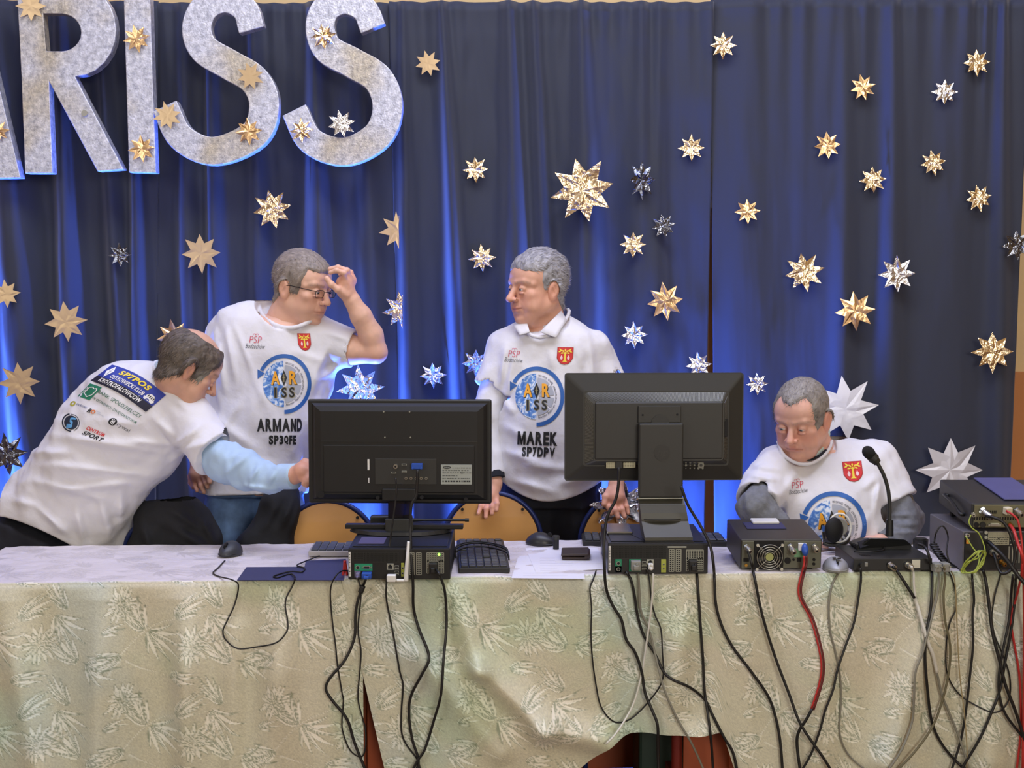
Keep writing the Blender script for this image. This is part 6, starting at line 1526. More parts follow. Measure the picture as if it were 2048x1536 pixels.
    bm = bmesh.new(); bx(bm, (X(798), -.006, z0+.020), (56/s, .018, .042), .003); bobj('neck_shoe', bm, K_mat, r)
    bm = bmesh.new(); bmesh.ops.create_cone(bm, cap_ends=True, segments=40, radius1=1, radius2=.96, depth=1); bmesh.ops.scale(bm, vec=(.155, .095, .010), verts=bm.verts[:]); bmesh.ops.translate(bm, vec=(0, .045, .0055), verts=bm.verts[:])
    bobj('stand_base', bm, K_blk, r)
    bm = bmesh.new(); bx(bm, (X(806), .028, .0165), (240/s, .030, .013), .002); bobj('soundbar', bm, K_blk, r)
    return r
monitor_left()
def monitor_right():
    Y = 4.02; c = P(1311, 856, Y); s = pxs(Y)
    r = empty('monitor', (c.x, c.y, pc2.location.z+.0945), (0, 0, math.radians(2.0)), 'matt black monitor seen from behind with a vented ridge and a thick column stand', 'monitor', 'monitors seen from behind')
    zc = c.z-r.location.z; X = lambda px: (px-1311)/s; Z = lambda py: zc-(py-856)/s
    W, Hh = 363/s, 219/s; t = empty('panel_pivot'); bpy.data.objects.remove(t)
    def frust(name, a, b, m, par, cr=.006):
        """bevelled frustum from rect a to rect b: (x0,x1,z0,z1,y)"""
        bm = bmesh.new(); R_ = []
        for (x0, x1, z0, z1, y) in (a, b):
            vs = []
            for (cx_, cz_, a0) in ((x1-cr, z1-cr, 0), (x0+cr, z1-cr, 90), (x0+cr, z0+cr, 180), (x1-cr, z0+cr, 270)):
                for k in range(5):
                    an = math.radians(a0+k*22.5); vs.append(bm.verts.new((cx_+cr*math.cos(an), y, cz_+cr*math.sin(an))))
            R_.append(vs)
        n = len(R_[0])
        for i in range(n): bm.faces.new((R_[0][i], R_[0][(i+1) % n], R_[1][(i+1) % n], R_[1][i]))
        bm.faces.new(R_[1]); bm.faces.new(R_[0][::-1]); return bobj(name, bm, m, par)
    frust('screen_frame', (-W/2, W/2, zc-Hh/2, zc+Hh/2, .042), (-W/2, W/2, zc-Hh/2, zc+Hh/2, .030), K_mat, r, .008)
    box('screen', (0, .0435, zc), (W*.95, .002, Hh*.92), K_scr, r, .0005)
    frust('back_cover', (-W/2+.001, W/2-.001, zc-Hh/2+.001, zc+Hh/2-.001, .031), (X(1166), X(1461), Z(934), Z(782), .012), K_mat, r, .009)
    frust('vent_frame', (X(1168), X(1459), Z(932), Z(784), .013), (X(1186), X(1448), Z(922), Z(803), -.008), mat('vent_grey', (62, 62, 56), .38), r, .010)
    bm = bmesh.new()                                    # the slats of the vented slope
    def slat(p0, p1, w=.0011):
        p0, p1 = Vector(p0), Vector(p1); d = (p1-p0); L = d.length; q = d.to_track_quat('Y', 'Z').to_matrix()
        vs = bx(bm, (0, 0, 0), (w, L, .0018)); bmesh.ops.rotate(bm, cent=(0, 0, 0), matrix=q, verts=vs); bmesh.ops.translate(bm, vec=(p0+p1)/2, verts=vs)
    n = 96
    for i in range(n+1):
        u = i/n; slat((X(1178)+(X(1449)-X(1178))*u, .0115, Z(785.5)), (X(1190)+(X(1444)-X(1190))*u, -.0085, Z(802)))
    for i in range(44):
        u = i/43; zz0 = Z(792)+(Z(925)-Z(792))*u; zz1 = Z(806)+(Z(918)-Z(806))*u
        slat((X(1169.5), .0115, zz0), (X(1185), -.0085, zz1))
        if not (.33 < u < .62): slat((X(1458), .0115, zz0), (X(1449), -.0085, zz1))
    q = bobj('vent_slats', bm, mat('vent_slat', (104, 104, 96), .35, .3), r); q['kind'] = 'stuff'
    box('lock_recess', (X(1453.5), -.001, Z(856)), (8/s, .006, 36/s), K_hole, r, .001, (0, 0, 0))
    box('center_housing', (X(1317), -.010, Z(861)), (X(1446)-X(1188), .008, (920-805)/s), K_mat, r, .004, None, 3)
    bm = bmesh.new(); bx(bm, (X(1317), -.018, Z(827)), (86/s, .012, 34/s), .002); bobj('hinge_cover', bm, K_mat, r)
    bm = bmesh.new(); cyl(bm, (X(1318), -.021, Z(845)), 18/s, .012, 'Y', 32); bobj('hinge_disc', bm, K_blk, r)
    for (px, py) in ((1283, 828), (1352, 827)):
        bm = bmesh.new(); cyl(bm, (X(px), -.0245, Z(py)), .003, .002, 'Y', 12); bobj('screw', bm, K_hole, r)
    bm = bmesh.new(); bx(bm, (X(1318.5), -.034, (Z(844)+Z(993))/2), (89/s, .022, (993-844)/s), .005, None, 0, 3); bobj('stand_column', bm, K_mat, r)
    K_emb = mat('embossed_black', (34, 34, 31), .35)
    bm = bmesh.new(); cyl(bm, (X(1320), -.0456, Z(902)), 16/s, .0008, 'Y', 32); em = bobj('round_emblem', bm, K_emb, r)
    bm = text_bm('hp', 22/s, .0, 1.0, .3)
    for v in bm.verts: v.co = Vector((X(1320)+v.co.x, -.0464, Z(902)-v.co.y))
    bobj('emblem_letters', bm, K_mat, em)
    for (x0, x1, y0, y1) in ((1212, 1233, 924, 937), (1243, 1271, 923, 936)):
        lb = box('sticker', (X((x0+x1)/2), .0, Z((y0+y1)/2)), ((x1-x0)/s, .0016, (y1-y0)/s), mat('cream_sticker', (196, 192, 160), .6), r, .0003)
        bm = bmesh.new()
        for k in range(4):
            for j in range(5): bx(bm, (((x0+3+j*(x1-x0-5)/4.6)-(x0+x1)/2)/s, -.0009, ((1.5-k)*2.6)/s), ((x1-x0)*.13/s, .0003, .8/s))
        bobj('sticker_print', bm, K_ink, lb)
    bm = bmesh.new(); rs = random.Random(5)
    for rw, yy in enumerate((920, 926, 932, 938)):
        for k in range(6):
            if rw in (0,) and k % 2: continue
            x = 1365+k*8.5; cyl(bm, (X(x), .0035-.008*0, Z(yy)), rs.uniform(1.2, 2.6)/s, .0008, 'Y', 8)
    cyl(bm, (X(1404), .0025, Z(932)), 6.5/s, .0008, 'Y', 20, mi=0); cyl(bm, (X(1404), .002, Z(932)), 3/s, .0009, 'Y', 14, mi=1)
    q = bobj('approval_marks', bm, (mat('mark_grey', (120, 120, 110), .6), K_mat), r)
    for v in q.data.vertices: v.co.y -= .0015
    bm = text_bm('CE', 6/s, .0)
    for v in bm.verts: v.co = Vector((X(1391)+v.co.x, .0015, Z(926)-v.co.y))
    bobj('approval_marks', bm, mat('mark_grey', (120, 120, 110), .6), r)
    bm = bmesh.new(); bx(bm, (X(1238), .006, Z(930)), (16/s, .03, 16/s), .003); bobj('power_plug', bm, K_blk, r)
    # neck plate sloping to the viewer and the base on the computer
    def quadbox(name, P4, th, m):
        bm = bmesh.new(); n = (Vector(P4[1])-Vector(P4[0])).cross(Vector(P4[3])-Vector(P4[0])).normalized()*th
        a = [bm.verts.new(p) for p in P4]; b = [bm.verts.new(Vector(p)+n) for p in P4]
        bm.faces.new(a); bm.faces.new(b[::-1])
        for i in range(4): bm.faces.new((a[i], b[i], b[(i+1) % 4], a[(i+1) % 4]))
        bmesh.ops.bevel(bm, geom=bm.edges[:], offset=.0015, segments=2, affect='EDGES'); return bobj(name, bm, m, r)
    zb = Z(993)
    K_ol = mat('olive_black_plastic', (66, 65, 56), .42)
    bm = bmesh.new(); bx(bm, (X(1318.5), -.036, zb-.0015), (92/s, .024, .003), .001); bobj('column_collar', bm, K_pale, r)
    y1 = -.118
    prof = [(-.030, zb-.003), (-.046, zb-.020), (-.060, zb-.042), (-.066, zb-.060), (-.066, zb-.066), (-.070, zb-.069), (-.085, zb-.080), (y1, .012), (y1, .003), (-.04, .003), (-.012, .02), (-.012, zb-.003)]
    bm = bmesh.new(); xa, xb = X(1275), X(1366); xc, xd = X(1281), X(1376); L = []
    for (yy, zz) in prof:
        t_ = min(1, max(0, (zb-zz)/zb)); L.append((bm.verts.new((xa+(xc-xa)*t_, yy, zz)), bm.verts.new((xb+(xd-xb)*t_, yy, zz))))
    for i in range(len(L)): bm.faces.new((L[i][0], L[(i+1) % len(L)][0], L[(i+1) % len(L)][1], L[i][1]))
    bm.faces.new([q[0] for q in L]); bm.faces.new([q[1] for q in L][::-1]); bobj('stand_neck', bm, K_ol, r)
    bm = bmesh.new(); cyl(bm, (X(1320), -.060, zb-.060), .034, .01, 'Z', 32); bmesh.ops.scale(bm, vec=(1.7, .55, .35), verts=bm.verts[:], space=Matrix.Translation((-X(1320), .060, -(zb-.060)))); bobj('neck_lip', bm, K_mat, r)
    quadbox('stand_base', [(X(1247), .095, .0), (X(1392), .095, .0), (X(1378), y1+.004, .0), (X(1281), y1+.004, .0)], .006, K_case)
    return r
monitor_right()
# ---------------------------------------------------------------- radio with the fan
def radio_fan():
    r = root('radio_transceiver', 1561, 1140, ZT+.002, 1.0, 'black radio with a round fan grille at its back and a blue power plug', 'radio', None, 4.5)
    s = 684.0; w, d, h = .238, .235, .089; X = lambda px: (px-1561)/s; Z = lambda py: (1138-py)/s+.003
    bm = bmesh.new(); bx(bm, (0, d/2, h/2+.004), (w, d, h), .004, None, 0, 3); bobj('case', bm, mat('radio_black', (50, 47, 42), .45, bump=.3, bscale=900, bdist=.0005), r)
    for sx in (-1, 1): bm = bmesh.new(); cyl(bm, (sx*.09, .03, .001), .011, .012, 'Z', 16); bobj('foot', bm, K_hole, r)
    bm = bmesh.new(); bx(bm, (-.095, d-.03, -.006), (.02, .03, .028), .004); bx(bm, (.095, d-.03, -.006), (.02, .03, .028), .004); bobj('front_stand', bm, K_hole, r)
    PL = mat('radio_rear_steel', (104, 106, 92), .42, .5)
    box('rear_plate', (X(1494), -.001, Z(1108)), (24/s, .004, 56/s), PL, r, .001); box('rear_plate', (X(1603), -.001, Z(1108)), (75/s, .004, 56/s), PL, r, .001)
    box('fan_bay', (X(1535.5), -.0005, Z(1108)), (58/s, .003, 58/s), K_hole, r, .001)
    cxf, czf = X(1537.5), Z(1112); q = [([(cxf+rr/s*math.cos(a*PI/12), -.008, czf+rr/s*math.sin(a*PI/12)) for a in range(25)], .0010) for rr in (25.5, 20.5, 15.5, 10.5)]
    for a in (45, 135, 225, 315): q.append(([(cxf+math.cos(math.radians(a))*9/s, -.008, czf+math.sin(math.radians(a))*9/s), (cxf+math.cos(math.radians(a))*35/s, -.006, czf+math.sin(math.radians(a))*35/s)], .0010))
    tubes('fan_guard', q, K_sil, r, 6, 2)
    bm = bmesh.new(); cyl(bm, (cxf, -.004, czf), 8/s, .004, 'Y', 20); bobj('fan_hub', bm, mat('fan_label', (170, 176, 110), .4), r)
    for k in range(7):
        a = 2*PI*k/7; bm = bmesh.new(); bx(bm, (0, 0, 16/s), (10/s, .0015, 17/s), .0005, (0, 0, .5)); bmesh.ops.rotate(bm, cent=(0, 0, 0), matrix=Matrix.Rotation(a, 3, 'Y'), verts=bm.verts[:]); bmesh.ops.translate(bm, vec=(cxf, -.0035, czf), verts=bm.verts[:]); bobj('fan_blade', bm, K_mat, r)
    for a in (45, 135, 225, 315):
        bm = bmesh.new(); cyl(bm, (cxf+math.cos(math.radians(a))*35/s, -.006, czf+math.sin(math.radians(a))*35/s), .0045, .006, 'Y', 14); bobj('screw', bm, K_sil, r)
    connector('antenna_socket', (X(1490), -.003, Z(1091)), .0070, .028, K_sil, r, (.35, -1, -.35)); connector('antenna_socket', (X(1578), -.003, Z(1091)), .0080, .034, K_sil, r, (.2, -1, -.35)); connector('antenna_socket', (X(1627), -.003, Z(1091)), .0075, .026, K_sil, r, (.1, -1, -.3))
    bm = bmesh.new(); bx(bm, (X(1602), -.006, Z(1091)), (16/s, .01, 14/s), .001); bobj('power_socket', bm, K_white, r)
    bm = bmesh.new(); bmesh.ops.create_uvsphere(bm, u_segments=16, v_segments=12, radius=1); bmesh.ops.scale(bm, vec=(.010, .012, .019), verts=bm.verts[:]); bmesh.ops.rotate(bm, cent=(0, 0, 0), matrix=Matrix.Rotation(math.radians(-30), 3, 'X'), verts=bm.verts[:]); bmesh.ops.translate(bm, vec=(X(1606), -.017, Z(1095)), verts=bm.verts[:]); bobj('power_plug', bm, K_blue, r, smooth=True)
    box('port_label', (X(1600), -.0033, Z(1104)), (26/s, .001, 18/s), mat('mint_label', (112, 160, 118), .5), r, .0003)
    for (px, py, rr) in ((1574, 1120, 6.5), (1586, 1118, 2.5), (1627, 1118, 3), (1627, 1127, 3), (1609, 1126, 2)):
        bm = bmesh.new(); cyl(bm, (X(px), -.004, Z(py)), rr/s, .003, 'Y', 14); bobj('round_jack', bm, K_hole, r)
    for (px, py, ww, hh) in ((1491, 1118, 11, 7), (1597, 1118, 8, 8)): 
        bm = bmesh.new(); bx(bm, (X(px), -.004, Z(py)), (ww/s, .003, hh/s), .0005); bobj('data_port', bm, K_hole, r)
    bm = bmesh.new(); cyl(bm, (X(1491), -.004, Z(1129)), .0045, .006, 'Y', 14); bobj('ground_screw', bm, mat('brass', (196, 150, 70), .35, .9), r)
    return r
rf = radio_fan()
def on_top(o, x, y, z): return o.matrix_basis @ Vector((x, y, z))
def lay_on(o, name, c, s_, m, label, cat, bev=.001, rot=(0, 0, 0)):
    q = box(name, (0, 0, 0), s_, m, None, bev, rot); q.matrix_world = o.matrix_basis @ Matrix.Translation(c); return tag(q, label, cat)
lay_on(rf, 'navy_card', (-.020, .150, .0945), (.118, .075, .0012), K_navy, 'navy card lying on top of the fan radio under the white phone', 'card', .0003, (0, 0, .05))
ph = lay_on(rf, 'phone', (-.012, .185, .0995), (.082, .045, .008), K_white, 'white phone lying on the navy card on the fan radio', 'phone', .003)
# ---------------------------------------------------------------- flat box, microphone, headphones, mice
def shell_mouse(px, py, L, Wd, Hh, yaw, m, label, wheel=K_hole, extra=None):
    r = root('computer_mouse', px, py, ZT, yaw, label, 'mouse', None)
    bm = bmesh.new(); bmesh.ops.create_uvsphere(bm, u_segments=28, v_segments=18, radius=1)
    for v in bm.verts:
        x, y, z = v.co; t = (y+1)/2
        v.co = Vector((x*Wd/2*(1-.16*max(0, -y)**2+.04*math.cos(3*y)), y*L/2, max(z, -.25)*Hh*(.78+.22*math.cos((y-.25)*1.8)) + Hh*.20))
    bobj('shell', bm, m, r, smooth=True)
    bm = bmesh.new(); cyl(bm, (0, -L*.26, Hh*.98), .0075, .006, 'X', 18); bobj('wheel', bm, wheel, r)
    bm = bmesh.new(); bx(bm, (0, -L*.36, Hh*.80), (.0012, L*.20, .008), .0002, (-.5, 0, 0)); bobj('button_gap', bm, K_hole, r)
    bm = bmesh.new(); bmesh.ops.create_uvsphere(bm, u_segments=24, v_segments=10, radius=1); bmesh.ops.scale(bm, vec=(Wd/2*1.03, L/2*1.02, .006), verts=bm.verts[:]); bmesh.ops.translate(bm, vec=(0, 0, .006), verts=bm.verts[:]); bobj('skirt', bm, K_blk if extra is None else extra, r, smooth=True)
    return r
m1 = shell_mouse(461, 1109, .105, .066, .036, -15, mat('mouse_charcoal', (52, 54, 58), .45), 'charcoal mouse alone on the left part of the tablecloth')
m2 = shell_mouse(1083, 1089, .105, .070, .034, 72, mat('mouse_black', (40, 40, 40), .4), 'black mouse behind the papers near the wooden chair')
m3 = shell_mouse(1671, 1139, .110, .072, .031, -4, mat('mouse_silver', (160, 162, 166), .45, .25), 'silver mouse beside the fan radio', K_mat, K_grey)
for k, xx in ((0, -.007), (1, .007)):
    bm = bmesh.new(); cyl(bm, (xx, -.016+k*-.004, .0375), .0055, .003, 'Z', 14); bobj('side_button', bm, K_mat, m3)
t = root('marker_pen', 1112, 1092, ZT+.012, 0, 'short black cylinder standing beside the black mouse', 'pen')
cylo('barrel', (0, 0, .006), .0095, .036, K_blk, t); cylo('cap', (0, 0, .027), .011, .012, K_mat, t)
t = root('interface_box', 1786, 1143, ZT, 1.5, 'flat black box with two coaxial plugs at its back under the desk microphone', 'box')
s_ = 684.0
bm = bmesh.new(); bx(bm, (0, .105, .020), (.232, .205, .036), .002); bobj('case', bm, K_blk, t)
for sx in (-.1, .1): box('foot', (sx, .02, .0), (.02, .02, .006), K_hole, t, .001)
for k in range(6): box('vent_slot', (-.080+k*.0045, .05, .0383), (.0022, .018, .001), K_hole, t, 0, (0, 0, .4))
connector('antenna_socket', (0.0-.010, .0, .020), .0075, .028, K_sil, t, (.35, -1, -.25)); connector('antenna_socket', (.042, .0, .020), .0075, .026, K_sil, t, (.15, -1, -.1))
bm = bmesh.new(); cyl(bm, (-.094, -.006, .021), .0065, .016, 'Y', 16); bobj('power_plug', bm, K_blk, t)
box('switch', (-.079, .001, .021), (.009, .004, .012), K_grey, t, .001); box('tape', (.068, .0015, .022), (.024, .0015, .024), mat('masking_tape', (206, 204, 184), .7), t, .0003)
ib = t
def desk_mic():
    base = on_top(ib, 0.0, .07, .0385)
    b = on_z(1768, 1099, ib.location.z+.0385)
    r = empty('desk_microphone', b, (0, 0, math.radians(2)), 'black gooseneck desk microphone standing on the flat box', 'microphone')
    s = pxs(b.y); bm = bmesh.new(); pr = [(-.083, .0, .012), (-.060, .0, .040), (.065, .0, .034), (.083, .0, .010)]
    xs = [(-.082, .014), (-.045, .036), (.060, .032), (.084, .014)]; lo_ = []
    for yy in (0.0, .095):
        lo_.append([bm.verts.new((x, yy-(.012 if i in (1, 2) else 0)*(-1 if yy == 0 else 1)*-1, z*(1 if yy == 0 else .45))) for i, (x, z) in enumerate(xs)]+[bm.verts.new((.084, yy, 0)), bm.verts.new((-.082, yy, 0))])
    for i in range(6): bm.faces.new((lo_[0][i], lo_[0][(i+1) % 6], lo_[1][(i+1) % 6], lo_[1][i]))
    bm.faces.new(lo_[0]); bm.faces.new(lo_[1][::-1]); bmesh.ops.bevel(bm, geom=bm.edges[:], offset=.002, segments=2, affect='EDGES'); bobj('base', bm, K_blk, r)
    bm = bmesh.new(); bx(bm, (-.062, -.002, .020), (.034, .004, .022), .001, (0, -.35, 0)); bobj('side_panel', bm, mat('midnight_blue_plastic', (26, 30, 52), .35), r)
    Q = lambda px, py, dy=0.03: P(px, py, b.y+dy)-Vector(b)
    bm = bmesh.new(); p0 = Q(1780, 1072); p1 = Q(1780, 1040); cyl(bm, (p0+p1)/2, .0125, (p1-p0).length, (0, 0, 1), 20, r2=.0105); bobj('neck_sleeve', bm, K_blk, r)
    tube('gooseneck', [Q(1780, 1042), Q(1780, 1010), Q(1777, 980), Q(1770, 955), Q(1762, 938), Q(1754, 924)], .0058, mat('gooseneck_black', (46, 48, 46), .35), r, 12)
    a = Q(1756, 926); c = Q(1735, 902); bm = bmesh.new(); ax = (c-a).normalized()
    cyl(bm, a.lerp(c, .18), .0115, .016, ax, 20, r2=.0150); cyl(bm, a.lerp(c, .45), .0165, .014, ax, 20)
    bobj('head_collar', bm, K_mat, r)
    bm = bmesh.new(); bmesh.ops.create_uvsphere(bm, u_segments=20, v_segments=14, radius=.0185); bmesh.ops.scale(bm, vec=(1, 1, 1.22), verts=bm.verts[:]); bmesh.ops.rotate(bm, cent=(0, 0, 0), matrix=ax.to_track_quat('Z', 'Y').to_matrix(), verts=bm.verts[:]); bmesh.ops.translate(bm, vec=a.lerp(c, .86), verts=bm.verts[:]); bobj('foam_head', bm, mat('black_foam', (26, 26, 24), .95, bump=.8, bscale=500, bdist=.002), r, smooth=True)
    tube('table_cable', [Vector((.0, -.001, .008)), Vector((-.01, -.02, .002)), Vector((-.05, -.035, .001)), Vector((-.10, -.030, .001))], .0028, K_cab, r)
desk_mic()
def headphones():
    b = on_z(1672, 1109, ZT); r = empty('headphones', b, (0, 0, 0), 'black headphones lying open in front of the seated man', 'headphones')
    Q = lambda px, py, dy=0.0: P(px, py, b.y+dy)-Vector(b)
    bm = bmesh.new(); bmesh.ops.create_uvsphere(bm, u_segments=24, v_segments=16, radius=1); bmesh.ops.scale(bm, vec=(.031, .017, .040), verts=bm.verts[:]); bmesh.ops.rotate(bm, cent=(0, 0, 0), matrix=Matrix.Rotation(.25, 3, 'Z'), verts=bm.verts[:]); bmesh.ops.translate(bm, vec=Q(1668, 1060), verts=bm.verts[:]); bobj('ear_pad', bm, K_hole, r, smooth=True)
    c0 = Q(1677, 1057, .002); tube('cup_ring', [c0+Vector((.005+.035*math.cos(a*PI/10), .008, .045*math.sin(a*PI/10))) for a in range(21)], .0035, K_white, r, 8)
    bm = bmesh.new(); cyl(bm, c0+Vector((.004, .018, 0)), .033, .016, 'Y', 24, r2=.026); bobj('ear_cup', bm, K_grey, r)
    tube('headband', [Q(1646, 1086), Q(1660, 1090), Q(1680, 1090), Q(1694, 1084, .02), Q(1697, 1070, .05), Q(1692, 1062, .07)], .0065, K_blk, r, 10)
    bm = bmesh.new(); bmesh.ops.create_uvsphere(bm, u_segments=18, v_segments=12, radius=1); bmesh.ops.scale(bm, vec=(.026, .034, .014), verts=bm.verts[:]); bmesh.ops.translate(bm, vec=Q(1662, 1085, .07)+Vector((0, 0, .0)), verts=bm.verts[:]); bobj('ear_pad', bm, K_hole, r, smooth=True)
headphones()
# ---------------------------------------------------------------- power supply and upper radio
def power_supply():
    b = on_z(2012, 1143, ZT); r = empty('power_supply', b, (0, 0, math.radians(1)), 'large grey metal box with a silver label at the right end of the table', 'box')
    s = pxs(b.y); w, d, h = .262, .30, .117; X = lambda px: (px-2012)/s; Z = lambda py: (1143-py)/s
    x0 = X(1923); xc = x0+w/2
    bm = bmesh.new(); bx(bm, (xc, d/2+.002, h/2+.002), (w, d, h), .002); bobj('case', bm, mat('grey_steel_case', (112, 110, 116), .45, .35, bump=.1, bscale=400), r)
    box('rear_panel', (xc, -.0005, h/2+.002), (w*.97, .005, h*.94), K_blk, r, .001)
    lb = box('rating_label', (X(1994), -.0036, Z(1075)), (43/s, .0012, 26/s), mat('label_beige', (176, 176, 150), .5), r, .0003)
    bm = bmesh.new(); rs = random.Random(8)
    for k in range(6):
        x = -19
        while x < 17: ww = rs.uniform(2, 5); bx(bm, ((x+ww/2)/s, -.0008, (10-k*4)/s), (ww/s, .0003, 1.0/s)); x += ww+1.2
    cyl(bm, (0, -.0009, 0), 2/s, .0003, 'Y', 12); bobj('label_print', bm, K_ink, lb)
    for k in range(5): box('vent_slot', (X(2016+k*7), -.0035, Z(1108)), (2.2/s, .0012, 34/s), K_pale, r, .0002)
    for k in range(2):
        for j in range(2): box('vent_slot', (X(2022+k*16), -.0035, Z(1079+j*8)), (10/s, .0012, 2/s), K_pale, r, .0002)
    bm = bmesh.new(); cyl(bm, (X(1929), -.008, Z(1067)), .0055, .014, 'Y', 16); cyl(bm, (X(1929), -.0155, Z(1067)), .003, .001, 'Y', 12, mi=1); bobj('ground_terminal', bm, (K_sil, K_hole), r)
    box('orange_tag', (X(1930), -.010, Z(1080)), (6/s, .003, 9/s), K_orange, r, .0005)
    for (px, py) in ((1967, 1062), (1967, 1072), (1980, 1085)): bm = bmesh.new(); cyl(bm, (X(px), -.006, Z(py)), .005, .008, 'Y', 14); bobj('terminal', bm, K_pale, r)
    connector('antenna_socket', (X(1981), -.003, Z(1102)), .008, .032, K_sil, r, (.3, -1, -.25)); connector('antenna_socket', (X(2000), -.003, Z(1122)), .0055, .024, mat('brass', (196, 150, 70), .35, .9), r, (.25, -1, -.3))
    for (px, w_) in ((1936, .01), (2040, .01)): box('foot', (X(px), .02, .0), (.02, .02, .006), K_hole, r, .001)
    return r, h+.004
psu, psu_h = power_supply()
def upper_radio():
    b = P(2012, 1058, psu.location.y-.002); z0 = psu.location.z+psu_h+.002
    r = empty('radio_transceiver', (b.x, b.y, z0+.002), (math.radians(5.0), 0, math.radians(0)), 'black radio with a carrying handle stacked on the grey box at the right edge', 'radio')
    s = pxs(b.y); w, d, h = .270, .300, .074; X = lambda px: (px-2012)/s; Z = lambda py: (1056-py)/s+.004
    x0 = X(1940); xc = x0+w/2
    bm = bmesh.new(); bx(bm, (xc, d/2+.002, h/2+.003), (w, d, h), .004, None, 0, 3); bobj('case', bm, mat('textured_black_case', (48, 48, 48), .5, bump=.5, bscale=800, bdist=.0006), r)
    box('rear_panel', (xc+.002, -.001, h/2+.003), (w*.965, .006, h*.90), mat('olive_grey_panel', (120, 118, 92), .42, .45), r, .001)
    for sx in (-.1, .1): bm = bmesh.new(); cyl(bm, (xc+sx, .04, -.0005), .01, .007, 'Z', 14); bobj('foot', bm, K_hole, r)
    for sx in (-.1, .1): bm = bmesh.new(); bx(bm, (xc+sx, d-.04, -.013), (.02, .02, .034), .003); bobj('front_stand', bm, K_hole, r)
    tube('handle', [Vector((x0-.001, .055, .030)), Vector((x0-.014, .060, .032)), Vector((x0-.016, .13, .048)), Vector((x0-.014, .205, .050)), Vector((x0-.001, .21, .048))], .006, K_blk, r, 8)
    for k in range(18): box('vent_slot', (X(1946+k*5.2), -.0045, Z(1035.5)), (2.8/s, .0012, 6.5/s), K_hole, r, .0002)
    for k in range(5): box('vent_slot', (X(1974+k*3.6), -.0045, Z(1022)), (1.9/s, .0012, 6.5/s), K_hole, r, .0002)
    connector('antenna_socket', (X(1960), -.004, Z(1018)), .0085, .042, K_sil, r, (.55, -1, -.45)); connector('antenna_socket', (X(2030), -.004, Z(1020)), .0085, .028, K_sil, r, (.25, -1, -.2))
    bm = bmesh.new(); bx(bm, (X(2010), -.012, Z(1018)), (14/s, .020, 14/s), .002, (0, 0, .3)); bobj('power_plug', bm, mat('cream_plastic', (214, 206, 176), .5), r)
    for (px, rr, m_) in ((1950, 5, K_hole), (1963, 6, K_blk)): bm = bmesh.new(); cyl(bm, (X(px), -.006, Z(1048)), rr/s, .008, 'Y', 16); bobj('round_jack', bm, m_, r)
    bm = bmesh.new(); bx(bm, (X(1986), -.006, Z(1048)), (18/s, .008, 6/s), .001); 
    for k in (-1, 1): cyl(bm, (X(1986)+k*11/s, -.007, Z(1048)), .003, .008, 'Y', 8)
    bobj('serial_port', bm, K_sil, r)
    connector('phono_socket', (X(2018), -.004, Z(1048)), .0055, .016, mat('brass', (196, 150, 70), .35, .9), r, (.2, -1, -.2)); connector('ground_post', (X(1943), -.004, Z(1026)), .005, .014, K_sil, r, (-.2, -1, -.1))
    return r, x0, h
ur, urx, urh = upper_radio()
lay_on(ur, 'navy_folder', (urx+.165, .165, urh+.0075), (.120, .27, .004), mat('slate_blue_folder', (84, 86, 132), .6, var=.05), 'slate blue folder lying on the topmost radio at the right edge', 'folder', .001, (0, 0, .10))
# ---------------------------------------------------------------- keyboards
def keyboard(px, py, label, W_, D_, yaw, nx, ny, case, keym, gap=.0028, z=0.0, hk=.006):
    r = root('keyboard', px, py, ZT+z, yaw, label, 'keyboard', None)
    bm = bmesh.new(); bx(bm, (0, 0, .009), (W_, D_, .017), .004, None, 0, 2); bobj('case', bm, case, r)
    kw = (W_-.014)/nx; kd = (D_-.014)/ny
    bm = bmesh.new(); bx(bm, (0, 0, hk/2), (kw-gap, kd-gap, hk), .0012, None, 0, 1)
    me = bpy.data.meshes.new('key'); bm.to_mesh(me); bm.free(); me.materials.append(keym)
    for i in range(nx):
        for j in range(ny):
            if (i*5+j*3) % 23 == 7: continue
            o = bpy.data.objects.new('key', me); C.objects.link(o); o.parent = r; o.location = (-W_/2+.007+kw*(i+.5), -D_/2+.007+kd*(j+.5), .0165)
    return r
kb1 = keyboard(964, 1117, 'black keyboard lying end-on with its cable wrapped round it', .150, .430, 3.0, 6, 19, mat('kb_case_black', (34, 35, 34), .4), mat('kb_key_black', (48, 49, 48), .45))
for k, (yy, dz) in enumerate(((.0, .004), (.035, .007), (.075, .004))):
    tube('wrapped_cable', [Vector((-.080, yy-.015, .004)), Vector((-.076, yy-.01, .022+dz)), Vector((-.03, yy+.02, .030+dz)), Vector((.03, yy+.005, .028+dz)), Vector((.074, yy-.045, .024+dz*.6)), Vector((.080, yy-.06, .006))], .0028, K_cab, kb1)
keyboard(766, 1104, 'pale grey keyboard behind the left computer, dark keys', .45, .140, 1.5, 18, 6, mat('kb_case_grey', (176, 172, 168), .5), mat('kb_key_slate', (66, 72, 84), .5))
keyboard(1306, 1085, 'dark keyboard behind the right computer', .46, .145, -1.0, 18, 6, mat('kb_case_black', (34, 35, 34), .4), mat('kb_key_black', (48, 49, 48), .45))
